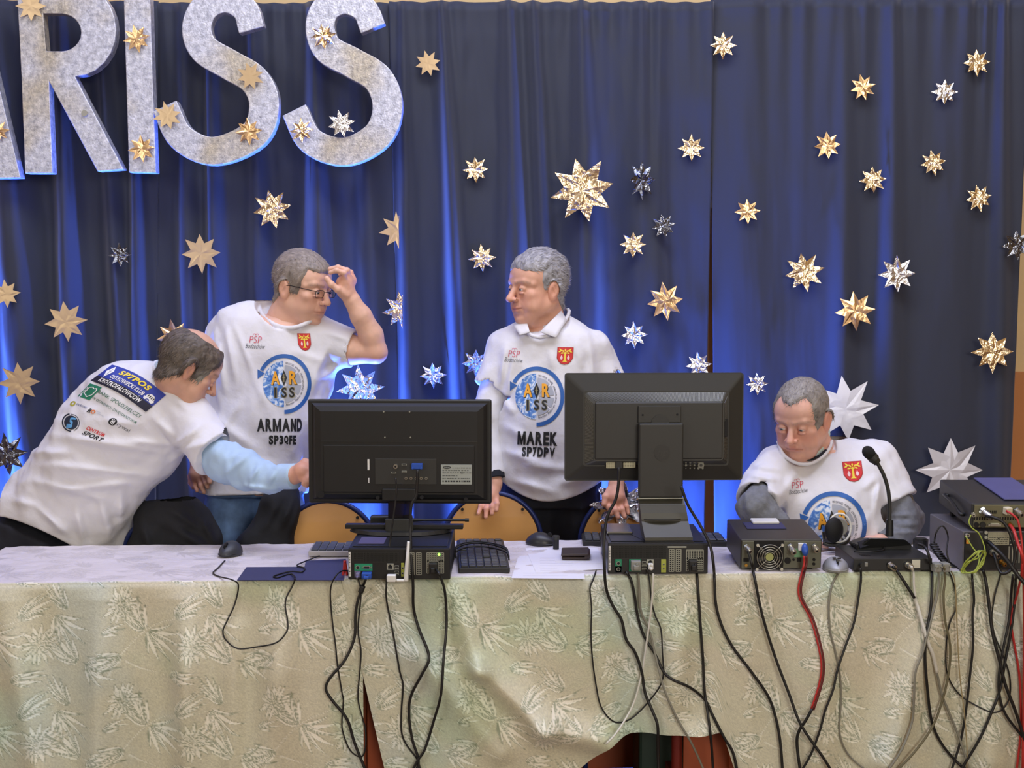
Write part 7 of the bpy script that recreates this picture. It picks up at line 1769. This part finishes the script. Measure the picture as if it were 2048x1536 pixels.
# ---------------------------------------------------------------- paper things
def sheet(name, corners, z, t, m, label, cat, group=None):
    q = [on_z(px, py, z) for px, py in corners]; c = sum(q, Vector())/len(q)
    bm = bmesh.new(); a = [bm.verts.new(p-c) for p in q]; b = [bm.verts.new(p-c+Vector((0, 0, t))) for p in q]
    bm.faces.new(a[::-1]); bm.faces.new(b)
    for i in range(len(q)): bm.faces.new((a[i], a[(i+1) % len(q)], b[(i+1) % len(q)], b[i]))
    return tag(bobj(name, bm, m, None, c), label, cat, group)
sheet('navy_card', [(474, 1161), (493, 1135), (641, 1134), (636, 1161)], ZT-.001, .0015, K_navy, 'navy card near the table edge under the looping mouse cable', 'card', None)
sheet('navy_card', [(603, 1161), (612, 1122), (692, 1119), (688, 1161)], ZT+.001, .0015, K_navy, 'navy card between the pale keyboard and the left computer', 'card', None)
K_pap = mat('paper_white', (232, 230, 236), .7)
shs = [sheet('paper_sheet', [(1023, 1156.5), (1037, 1112), (1160, 1110), (1170, 1158)], ZT, .0008, K_pap, 'white paper sheet lowest of the pile, reaching the table edge', 'paper', 'papers on the table'),
       sheet('paper_sheet', [(1072, 1146), (1051, 1097), (1172, 1095), (1214, 1138)], ZT+.001, .0008, K_pap, 'white paper sheet in the middle of the pile under the wallet', 'paper', 'papers on the table'),
       sheet('paper_sheet', [(1110, 1124), (1148, 1095), (1195, 1096), (1208, 1128)], ZT+.002, .0008, K_pap, 'white paper sheet tucked beside the right computer', 'paper', 'papers on the table')]
rs = random.Random(2)
for k, yy in enumerate((1116, 1121, 1126, 1131, 1136, 1141, 1146, 1151)):
    a = on_z(1080 if yy < 1146 else 1046, yy, ZT+.0024); b = on_z(1148-rs.uniform(0, 40), yy, ZT+.0024)
    bm = bmesh.new(); bx(bm, (a+b)/2, (b.x-a.x, .0011, .0001)); q = bobj('typed_line', bm, mat('faint_ink', (196, 196, 206), .7), shs[1]); q.matrix_parent_inverse = Matrix.Translation(-shs[1].location)
t = root('wallet', 1150, 1117, ZT+.003, -3, 'dark brown leather wallet on the papers', 'wallet')
K_lea = mat('brown_leather', (50, 36, 30), .5, bump=.4, bscale=300, bdist=.001)
bm = bmesh.new(); bx(bm, (0, .02, .006), (.080, .100, .009), .004, None, 0, 3); bobj('lower_cover', bm, K_lea, t)
bm = bmesh.new(); bx(bm, (.0, .02, .0165), (.084, .102, .009), .004, (0, -.03, 0), 0, 3); bobj('upper_cover', bm, K_lea, t)
bm = bmesh.new(); cyl(bm, (0, .020, .0115), .0085, .098, 'Y', 14); bmesh.ops.translate(bm, vec=(.038, 0, 0), verts=bm.verts[:]); bobj('fold', bm, K_lea, t)
lay_on(pc2, 'phone', (-.100, .20, .0965), (.078, .145, .008), mat('silver_phone_back', (120, 118, 112), .22, .7), 'silver phone lying on the left of the right computer', 'phone', .004)
lay_on(pc1, 'paper_slip', (-.085, .10, .0945), (.075, .10, .001), mat('lilac_slip', (84, 78, 112), .6), 'lilac slip lying on the left computer', 'paper')
# handheld radio with antenna, lying across the computer
b = P(768, 1058, 4.17)
t = empty('handheld_radio', (b.x, b.y, pc1.location.z+.094), (0, 0, 0), 'black handheld radio with a long antenna behind the left monitor stand', 'radio')
Q = lambda px, py, dy=0.0: P(px, py, b.y+dy)-t.location
bm = bmesh.new(); bx(bm, Q(783, 1042), (.130, .034, .036), .006, None, 0, 3); bobj('body', bm, K_blk, t)
tube('antenna', [Q(822, 1040), Q(850, 1040), Q(900, 1040), Q(934, 1040)], lambda k: .0065-.0025*min(1, k*3), K_blk, t, 10); 
bm = bmesh.new(); cyl(bm, Q(934, 1040), .0055, .012, 'X', 12); bobj('antenna_tip', bm, K_mat, t)
bm = bmesh.new(); bx(bm, (0.02, 0, .004), (.10, .05, .008), .002); bobj('belt_clip', bm, K_mat, t)
# wifi stick + plug
b = P(814, 1160, pc1.location.y-.030); t = empty('wireless_adapter', b, (0, 0, 0), 'white wireless stick aerial leaning upright against the left computer', 'adapter')
Q = lambda px, py, dy=0.0: P(px, py, b.y+dy)-t.location
tube('aerial', [Q(812, 1162), Q(813, 1140), Q(815, 1115), Q(817, 1083, .012)], lambda k: .0068-.0026*k, K_white, t, 12)
bm = bmesh.new(); bx(bm, Q(783, 1156), (.026, .020, .020), .003, None, 0, 3); bobj('plug_body', bm, K_white, t); tube('hinge', [Q(793, 1161), Q(802, 1161), Q(809, 1161)], .0042, K_white, t, 10)
t = root('red_clip', 690, 1152, ZT, 0, 'small red clip at the left side of the left computer', 'clip')
tube('jaw', [Vector((-.006, 0, .002)), Vector((-.002, 0, .02)), Vector((.0, 0, .045))], .0045, K_red, t); tube('jaw', [Vector((.006, 0, .002)), Vector((.004, 0, .02)), Vector((.0, 0, .042))], .004, K_red, t)
# ---------------------------------------------------------------- chairs, coats, foil
K_wood = mat('beech_ply', (214, 160, 92), .35, var=.12, vscale=5, coat=.3); K_frame = mat('blue_steel_tube', (36, 50, 104), .35, .3)
def chair(pxc, ytop, Y, label, hw=98, yaw=0.0):
    c = P(pxc, ytop, Y); r = empty('chair', (c.x, Y, 0), (0, 0, math.radians(yaw)), label, 'chair', 'wooden chairs behind the table')
    s = pxs(Y); a = hw/s; zt = c.z; zb = zt-.33; r1 = a
    out = [(-r1, zb)]+[(r1*math.cos(PI-PI*k/18)*1.0, zt-r1*.98+r1*.98*math.sin(PI*k/18)) for k in range(19)]+[(r1, zb)]
    inn = [(x*.955, z-.006 if z > zb+.02 else z+.01) for x, z in out]
    bm = bmesh.new(); f0 = [bm.verts.new((x, -.006-.02*(1-(x/r1)**2)*0, z)) for x, z in inn]; f1 = [bm.verts.new((x, .006, z)) for x, z in inn]
    bm.faces.new(f0); bm.faces.new(f1[::-1])
    for i in range(len(inn)): bm.faces.new((f0[i], f1[i], f1[(i+1) % len(inn)], f0[(i+1) % len(inn)]))
    bobj('backrest', bm, K_wood, r)
    tube('back_frame', [Vector((-r1*1.0, .0, .02)), Vector((-r1*1.0, 0, .25))]+[Vector((x, 0, z)) for x, z in out]+[Vector((r1*1.0, 0, .25)), Vector((r1*1.0, 0, .02))], .0085, K_frame, r, 10, 3)
    for k in (-1, 1):
        bm = bmesh.new(); cyl(bm, (k*r1*.62, -.008, zt-.055), .0052, .006, 'Y', 12); bobj('rivet', bm, K_hole, r)
    box('seat', (0, -.20, .44), (a*2.05, .36, .012), K_wood, r, .006, None, 3)
    for k in (-1, 1): tube('front_leg', [Vector((k*r1, -.01, .425)), Vector((k*r1, -.33, .425)), Vector((k*r1, -.37, .40)), Vector((k*r1, -.37, .02))], .0085, K_frame, r, 8)
    return r
chair(985, 986, 4.635, 'wooden chair with blue frame under the hand of the grey-haired man')
chair(1258, 988, 4.635, 'wooden chair with blue frame behind the right monitor stand')
chair(655, 1002, 4.58, 'wooden chair with blue frame behind the left monitor, dark coat over its side')
chair(325, 1034, 4.50, 'wooden chair at the left with a black jacket over it', 80)
chair(1690, 1060, 4.78, 'wooden chair the seated man sits on', 110)
def blob(name, fn, lo, hi, h, m, label, cat):
    A = Field(lo, hi, h); fn(A); V, Q = A.mesh(); V = relax(V, Q, 1, .4); me = np_mesh(name, V, Q); o = mobj(name, me, m); return tag(o, label, cat)
def jk(A):
    A.loft([st(328, 1000, 4.50, 44, .045), st(334, 1022, 4.49, 72, .06), st(345, 1060, 4.485, 92, .07), st(350, 1100, 4.48, 106, .085), st(345, 1180, 4.48, 104, .09), st(345, 1260, 4.48, 98, .08)], .02, 2.4)
    shirt_folds(A, [((280, 1040), (300, 1100), 9, .014), ((330, 1010), (400, 1060), 8, .012), ((340, 1050), (420, 1100), 9, .012), ((400, 1030), (430, 1090), 8, .010)], .012, .008, 7, 16, (1, 1, .7), 4)
blob('jacket', jk, W3((225, 1290, 4.36)), W3((470, 985, 4.62)), .006, M_black, 'black jacket hung over the chair at the left', 'jacket')
def ct(A):
    A.loft([st(574, 975, 4.60, 24, .035), st(568, 1000, 4.585, 36, .05), st(552, 1050, 4.58, 46, .06), st(538, 1100, 4.58, 62, .065), st(530, 1240, 4.58, 64, .06)], .02, 2.4)
    shirt_folds(A, [((590, 990), (560, 1060), 8, .012), ((560, 1000), (520, 1070), 8, .010), ((600, 1000), (585, 1060), 7, .010)], .012, .008, 7, 16, (1, 1, .7), 9)
blob('coat', ct, W3((440, 1270, 4.48)), W3((650, 960, 4.70)), .006, M_black, 'dark coat hung over the side of the chair behind the left monitor', 'coat')
cp = P(1240, 1018, 4.52); 
def crumpled():
    n = 30; rs = np.random.RandomState(3); u = np.linspace(-1, 1, n)[:, None]*np.ones((1, n)); v = np.ones((n, 1))*np.linspace(-1, 1, n)[None, :]
    a = np.arctan2(v, u); R_ = np.maximum(np.abs(u), np.abs(v)); rad = R_*(.75+.25*np.cos(8*a))
    x = rad*np.cos(a)*.11; z = rad*np.sin(a)*.085; y = .018*vn(u*5, v*5, 1)+.012*vn(u*11, v*11, 2)
    V = np.stack([x+cp.x+.012, y+4.598, z+cp.z], -1).reshape(-1, 3); me = np_mesh('foil_star', V, grid_faces(n, n)); me.polygons.foreach_set('use_smooth', [False]*len(me.polygons)); o = mobj('foil_star', me, M_silver); o.modifiers.new('t', 'SOLIDIFY').thickness = .001
    tag(o, 'crumpled silver foil star leaning on the chair under the right hand', 'star', 'foil stars')
crumpled()
# ---------------------------------------------------------------- cables
CLB = []
for ob in (bpy.data.objects['tablecloth'], bpy.data.objects['tablecloth.001']):
    me = ob.data; co = np.zeros(len(me.vertices)*3, f32); me.vertices.foreach_get('co', co)
    qd = np.zeros(len(me.loops), np.int32); me.loops.foreach_get('vertex_index', qd); CLB.append(BVHTree.FromPolygons(co.reshape(-1, 3).tolist(), qd.reshape(-1, 4).tolist()))
LAYER = [0]
def cab(pts, r, m, label, off=.0, top=None, n=5):
    """pts in pixels; where no depth is given the cable hangs against the tablecloth"""
    LAYER[0] = (LAYER[0]+1) % 3; lay = .003+.006*LAYER[0]
    ys = []
    for p in pts:
        if len(p) > 2: ys.append((p[2], 1.0))
        else: ys.append((front_y((p[0]-1024)/F*3.85)-.03, 0.0))
    dense = catmull([Vector((p[0], p[1], 0)) for p in pts], n); dy = catmull([Vector((y[0], y[1], 0)) for y in ys], n)
    o0 = Vector((0, 0, CAMZ)); Y = []
    for q, d in zip(dense, dy):
        hit = None
        for b in CLB:
            h = b.ray_cast(o0, (P(q.x, q.y, 3.8)-o0).normalized())
            if h[0] is not None and (hit is None or h[0].y < hit): hit = h[0].y
        if hit is None: hit = front_y((q.x-1024)/F*3.85)-.012
        hit = hit-r-lay
        w_ = min(1, max(0, d.y)); Y.append(min(hit, d.x) if w_ > .5 else min(hit+0*d.x, hit))
    Y2 = [min(Y[max(0, i-2):i+3]) if dense[i].y > 1165 else Y[i] for i in range(len(Y))]
    Y3 = [sum(Y2[max(0, i-2):i+3])/len(Y2[max(0, i-2):i+3]) if dense[i].y > 1160 else Y2[i] for i in range(len(Y2))]
    out = [P(q.x, q.y, y) for q, y in zip(dense, Y3)]
    return tag(tube('cable', out, r, m, None, 8, n, True), label, 'cable')
y1 = pc1.location.y; y2 = pc2.location.y
c_ = cab([(697, 1142, y1+.05), (684, 1142, y1+.02), (671, 1153, y1-.03), (661, 1180), (664, 1235), (671, 1290), (675, 1330), (684, 1385), (687, 1403), (684, 1440), (686, 1465), (700, 1500), (722, 1514), (731, 1495), (731, 1460), (724, 1432), (716, 1395), (720, 1340), (722, 1300), (716, 1258), (722, 1190), (717, 1160), (713, 1152, y1-.022)], .0022, K_cab, 'thin black cable looping down from the purple plug of the left computer')
cab([(734, 1153, y1-.03), (727, 1170), (716, 1200), (711, 1230), (709, 1275), (690, 1320), (660, 1356), (652, 1378), (664, 1400), (694, 1438), (709, 1485), (733, 1545)], .0042, K_cab, 'thick black cable from the blue plug of the left computer, swinging left')
tag(tube('ferrite_bead', [P(726, 1172, front_y(-.42)-.045), P(721, 1185, front_y(-.42)-.045)], .0080, K_blk, None, 14), 'black ferrite bead on the thick cable under the left computer', 'bead')
cab([(791, 956, 3.99), (793, 985, 3.95), (786, 1040, 3.90), (778, 1100, 3.84), (773, 1165, 3.82), (773, 1200), (786, 1265), (799, 1340), (806, 1370), (803, 1420), (803, 1462), (812, 1488), (834, 1518), (842, 1545)], .0026, K_cab, 'thin black cable falling from the left monitor past the white plug', .05)
cab([(835, 940, 3.985), (834, 968, 3.97), (832, 992, 3.94), (822, 1015, 3.90), (821, 1080, 3.83), (826, 1165, 3.815), (827, 1215), (838, 1258), (855, 1300), (857, 1323), (842, 1352), (822, 1392), (818, 1430), (825, 1480), (837, 1520), (830, 1550)], .0042, K_cab, 'thick black video cable falling from the blue plug of the left monitor', .055)
cab([(873, 1140, y1-.03), (880, 1152, y1-.05), (890, 1185), (893, 1250), (887, 1320), (882, 1388), (868, 1440), (850, 1498), (836, 1520), (820, 1550)], .0040, K_cab, 'black power cable of the left computer curving to meet the others')
mc = cab([(450, 1121, on_z(450, 1121, ZT).y), (436, 1136, on_z(436, 1136, ZT).y), (426, 1146, on_z(426, 1146, ZT).y), (438, 1153, on_z(438, 1153, ZT).y), (465, 1160, on_z(465, 1160, ZT+.004).y), (477, 1172), (469, 1210), (455, 1240), (446, 1262), (452, 1280), (475, 1297), (512, 1294), (553, 1285), (574, 1262), (575, 1240), (571, 1215), (573, 1195), (585, 1172), (590, 1155, on_z(590, 1158, ZT+.004).y),
     (580, 1148, on_z(580, 1148, ZT+.003).y), (556, 1155, on_z(556, 1155, ZT+.003).y), (548, 1152, on_z(548, 1152, ZT+.003).y), (580, 1143, on_z(580, 1143, ZT+.004).y), (604, 1144, on_z(604, 1144, ZT+.004).y), (609, 1136, on_z(609, 1136, ZT+.004).y), (594, 1131, on_z(594, 1131, ZT+.004).y), (612, 1122, on_z(612, 1122, ZT+.003).y), (650, 1108, 4.17), (692, 1094, 4.20)], .0022, K_cab, 'thin mouse cable hanging in a wide loop over the left tablecloth', .02)
cab([(1192, 1142, on_z(1192, 1142, ZT+.003).y), (1186, 1160), (1180, 1178), (1183, 1215), (1182, 1270), (1185, 1320), (1192, 1370), (1200, 1408), (1215, 1433), (1233, 1445), (1255, 1441), (1275, 1427), (1300, 1400), (1320, 1372), (1327, 1346), (1325, 1310), (1322, 1260), (1310, 1230), (1303, 1200), (1299, 1160), (1294, 1138, y2-.015)], .0024, K_cab, 'thin black cable hanging in a deep loop under the right computer')
cab([(1238, 935, 3.98), (1237, 968, 3.95), (1231, 1000, 3.91), (1215, 1032, 3.88), (1208, 1080, 3.86), (1209, 1140, 3.85), (1213, 1180), (1226, 1212), (1243, 1240), (1252, 1278), (1270, 1305), (1283, 1342), (1290, 1385), (1304, 1420), (1315, 1450), (1316, 1490), (1317, 1550)], .0044, K_cab, 'thick black cable down the left side of the right computer from its monitor')
cab([(1252, 1144, y2-.01), (1262, 1160), (1269, 1190), (1275, 1230), (1288, 1272), (1310, 1308), (1327, 1343), (1345, 1359), (1380, 1375), (1410, 1400), (1425, 1430), (1448, 1475), (1466, 1505), (1476, 1550)], .0042, K_cab, 'thick black cable from under the right computer running down to the right')
cab([(1274, 1128, y2-.035), (1277, 1150), (1279, 1185), (1282, 1222), (1300, 1265), (1313, 1320), (1329, 1380), (1356, 1440), (1385, 1490), (1412, 1550)], .0034, K_gcab, 'grey cable from the serial plug of the right computer', .05)
cab([(1302, 1128, y2-.03), (1306, 1150), (1305, 1185), (1302, 1222), (1294, 1280), (1285, 1340), (1270, 1400), (1250, 1440), (1228, 1472), (1212, 1488)], .0030, K_wcab, 'whitish network cable crossing down to the left under the right computer', .058)
cab([(1391, 1128, y2-.03), (1394, 1150), (1397, 1190), (1401, 1250), (1406, 1320), (1409, 1380), (1416, 1430), (1422, 1480), (1427, 1550)], .0040, K_cab, 'black power cable falling straight from the right computer')
cab([(1362, 972, 3.97), (1376, 1010, 3.93), (1400, 1050, 3.88), (1420, 1090, 3.86), (1427, 1130, 3.85), (1429, 1160), (1432, 1210), (1445, 1255), (1466, 1295), (1500, 1340), (1535, 1390), (1550, 1430), (1560, 1480), (1566, 1550)], .0042, K_cab, 'black cable down the right side of the right computer, bowing to the right')
cab([(1496, 1102, rf.location.y-.03), (1501, 1118, rf.location.y-.04), (1510, 1160), (1524, 1228), (1549, 1310), (1579, 1390), (1602, 1450), (1645, 1513), (1668, 1550)], .0042, K_cab, 'black aerial cable from the left socket of the fan radio')
pts = [(1608, 1112), (1608, 1128), (1602, 1152), (1597, 1178), (1601, 1200), (1620, 1235), (1634, 1280), (1643, 1330), (1638, 1370), (1622, 1420)]
for dxx, mm, lb in ((0, K_red, 'red wire of the power lead under the blue plug'), (5, mat('dark_red_cable', (98, 30, 28), .45), 'dark wire beside the red power wire under the blue plug')):
    cab([(p[0]+dxx, p[1], rf.location.y-.035) if i < 2 else (p[0]+dxx, p[1]) for i, p in enumerate(pts)], .0032, mm, lb)
cab([(1624, 1418), (1612, 1440), (1600, 1458), (1594, 1478), (1596, 1510), (1602, 1550)], .0046, K_cab, 'black end of the twin power lead low under the fan radio')
cab([(1679, 1143, m3.location.y-.05), (1674, 1152), (1664, 1172), (1658, 1210), (1660, 1260), (1670, 1300), (1680, 1350), (1682, 1400), (1679, 1450), (1683, 1482), (1702, 1515), (1745, 1550)], .0028, K_gcab, 'grey cable of the silver mouse falling to the floor', .03)
cab([(1721, 1136, ib.location.y-.02), (1722, 1160), (1717, 1195), (1708, 1245), (1690, 1295), (1675, 1340), (1666, 1380), (1650, 1422), (1640, 1460), (1622, 1508), (1598, 1550)], .0034, K_cab, 'black cable from the left end of the flat box, wandering left')
iby = ib.location.y
cab([(1786, 1133, iby-.03), (1796, 1145), (1808, 1163), (1829, 1196)], .0046, K_cab, 'black coaxial cable from the left plug of the flat box, ending in white tape')
cab([(1829, 1195), (1836, 1215), (1846, 1250), (1856, 1285), (1866, 1310), (1874, 1345)], .0052, K_wcab, 'white taped section of the cables below the flat box')
cab([(1870, 1330), (1877, 1360), (1884, 1390), (1900, 1430), (1920, 1480), (1942, 1550)], .0036, K_gcab, 'grey cable continuing below the white taped section')
cab([(1823, 1133, iby-.03), (1827, 1148), (1828, 1170), (1831, 1196)], .0036, K_wcab, 'short white cable from the right plug of the flat box', .05)
cab([(1837, 1088, iby+.05), (1850, 1094, iby), (1858, 1112, iby-.02), (1864, 1150), (1862, 1210), (1854, 1260), (1850, 1310), (1855, 1380), (1864, 1445), (1885, 1490), (1915, 1525), (1945, 1550)], .0042, K_cab, 'black cable from behind the desk microphone, falling straight', .060)
cab([(1875, 1132, iby-.03), (1878, 1160), (1874, 1195), (1865, 1230), (1855, 1270), (1844, 1310), (1831, 1345), (1828, 1400), (1824, 1445), (1803, 1500), (1770, 1550)], .0034, K_gcab, 'grey cable from the left serial plug, curving left to the floor', .05)
cab([(1888, 1132, iby-.03), (1890, 1160), (1887, 1190), (1890, 1240), (1900, 1290), (1898, 1340), (1885, 1400), (1864, 1455), (1828, 1505), (1785, 1550)], .0034, mat('khaki_cable', (104, 98, 72), .5), 'khaki cable from the right serial plug, curving left to the floor', .056)
cab([(1896, 1140, iby-.02), (1905, 1160), (1912, 1190), (1911, 1220), (1900, 1245), (1893, 1285), (1894, 1345), (1918, 1388), (1958, 1414), (1988, 1425), (2008, 1416), (2020, 1390), (2019, 1350), (2005, 1308), (1990, 1272), (1984, 1235), (1990, 1190), (2001, 1150), (2003, 1130, iby-.03)], .0022, K_cab, 'thin black cable hanging in a wide loop under the grey box')
cab([(1944, 1146, iby-.01), (1945, 1165), (1948, 1200), (1945, 1232), (1946, 1290), (1940, 1350), (1932, 1420), (1921, 1482), (1900, 1550)], .0036, K_cab, 'black cable falling straight below the green coil')
cab([(1966, 1140, iby-.01), (1971, 1160), (1977, 1200), (1985, 1265), (2000, 1325), (2011, 1370), (2030, 1420), (2048, 1475), (2060, 1520)], .0048, K_cab, 'thick black cable under the grey box running right')
cab([(2032, 1140, iby-.04), (2031, 1170), (2028, 1215), (2021, 1268), (2010, 1325), (2000, 1380), (1984, 1422), (1958, 1480), (1915, 1550)], .0040, K_cab, 'black cable crossing to the left from the right table corner', .066)
cab([(2026, 1150, iby-.03), (2022, 1190), (2018, 1240), (2006, 1300), (1998, 1350), (1999, 1390), (2012, 1430), (2050, 1480)], .0040, K_cab, 'black cable bowing left near the right table corner', .074)
cab([(1902, 1142, iby-.01), (1910, 1165), (1914, 1250), (1919, 1345), (1929, 1430), (1934, 1500), (1933, 1550)], .0018, K_bcab, 'thin beige cable falling straight beside the looped one', .04)
uy = ur.location.y
cab([(2013, 1022, uy-.03), (2026, 1030, uy-.05), (2037, 1045, uy-.06), (2044, 1090, uy-.07), (2044, 1140, uy-.09), (2034, 1190), (2022, 1236), (2028, 1285), (2038, 1345), (2042, 1420), (2040, 1480), (2032, 1550)], .0034, K_red, 'red power wire falling from the upper radio at the right edge', .08)
cab([(2020, 1050, uy-.02), (2028, 1062, uy-.05), (2036, 1088, uy-.08), (2046, 1120, uy-.10), (2049, 1200), (2049, 1350), (2046, 1550)], .0050, mat('red_coax', (190, 50, 44), .45), 'thick red cable at the very right edge', .09)
cab([(1972, 1032, uy-.045), (1990, 1036, uy-.07), (2010, 1048, uy-.08), (2024, 1078, uy-.09), (2030, 1112, uy-.09), (2021, 1140, uy-.09), (2004, 1147, uy-.085), (1996, 1135, uy-.07), (1991, 1118, uy-.06), (1987, 1106, uy-.04)], .0044, K_cab, 'black aerial cable looping from the upper radio to the grey box')
cab([(1976, 1083, uy-.02), (1990, 1096, uy-.05), (2012, 1118, uy-.08), (2035, 1150, uy-.10), (2060, 1185, uy-.11), (2072, 1260, uy-.115), (2074, 1400, uy-.115), (2070, 1560, uy-.115)], .0062, K_cab, 'very thick black cable slanting off the grey box to the right edge')
K_gy = mat('green_yellow_wire', (158, 172, 66), .45)
coil = [(1942, 1030, uy-.02), (1938, 1044, uy-.03), (1944, 1056, uy-.035), (1957, 1066, uy-.04), (1966, 1085, uy-.045), (1970, 1105, uy-.06)]
for k in range(36):
    a = k/36*2*PI*3.6; rr = 1+.14*math.sin(k*1.9); cx_ = 1948+5*math.sin(k*.9); cy_ = 1130
    coil.append((cx_+rr*(12*math.cos(a)-18*math.sin(a)*.85), cy_+rr*(14*math.cos(a)*.2+26*math.sin(a)*.85)-4, uy-.075-.010*math.sin(a*2)))
coil += [(1958, 1114, uy-.06), (1946, 1096, uy-.04), (1936, 1080, uy-.03), (1931, 1072, uy-.02)]
tag(tube('ground_wire', [P(*p) for p in coil], .0019, K_gy, None, 6, 4), 'green and yellow earth wire coiled in front of the grey box', 'wire')
hel = []
for k in range(150):
    t_ = k/149; c0 = P(1866, 1088, iby+.06).lerp(P(1906, 1134, iby-.01), t_)+Vector((0, 0, .02*math.sin(PI*t_)*-.5)); a = t_*2*PI*13; hel.append(c0+Vector((.011*math.cos(a), .011*math.sin(a), 0)))
tag(tube('coiled_cord', hel, .0026, K_cab, None, 6, 1, True), 'black coiled cord between the microphone and the grey box', 'cord')
cab([(1868, 1088, iby+.07), (1872, 1066, iby+.07), (1882, 1052, iby+.06), (1891, 1058, iby+.05), (1896, 1076, iby+.03), (1893, 1100, iby), (1899, 1128, iby-.01)], .0024, K_cab, 'thin black cable arching against the side of the grey box')
t = root('table_speaker', 1845, 1098, ZT+.002, 0, 'small round black puck behind the flat box', 'speaker')
cylo('body', (0, .02, .014), .024, .026, K_blk, t, 'Z', 28); cylo('top_ring', (0, .02, .029), .018, .004, K_mat, t, 'Z', 28)
b = on_z(1873, 1140, ZT); t = empty('serial_adapter', (b.x, iby-.012, b.z), (0, 0, .15), 'pair of grey serial plugs beside the flat box', 'plug')
for k in range(2):
    bm = bmesh.new(); bx(bm, (-.012+k*.026, .0, .016), (.022, .030, .026), .003); bx(bm, (-.012+k*.026, .018, .018), (.016, .012, .014), .001); q = bobj('plug_body', bm, K_grey, t)
    for j in (-1, 1): bm = bmesh.new(); cyl(bm, (-.012+k*.026+j*.008, -.014, .020), .0025, .014, 'Y', 8); bobj('thumb_screw', bm, K_pale, q)
sheet('paper_sheet', [(1640, 1106), (1648, 1084), (1850, 1080), (1856, 1100)], ZT, .0008, K_pap, 'white paper sheet behind the flat box under the headphones', 'paper', 'papers on the table')
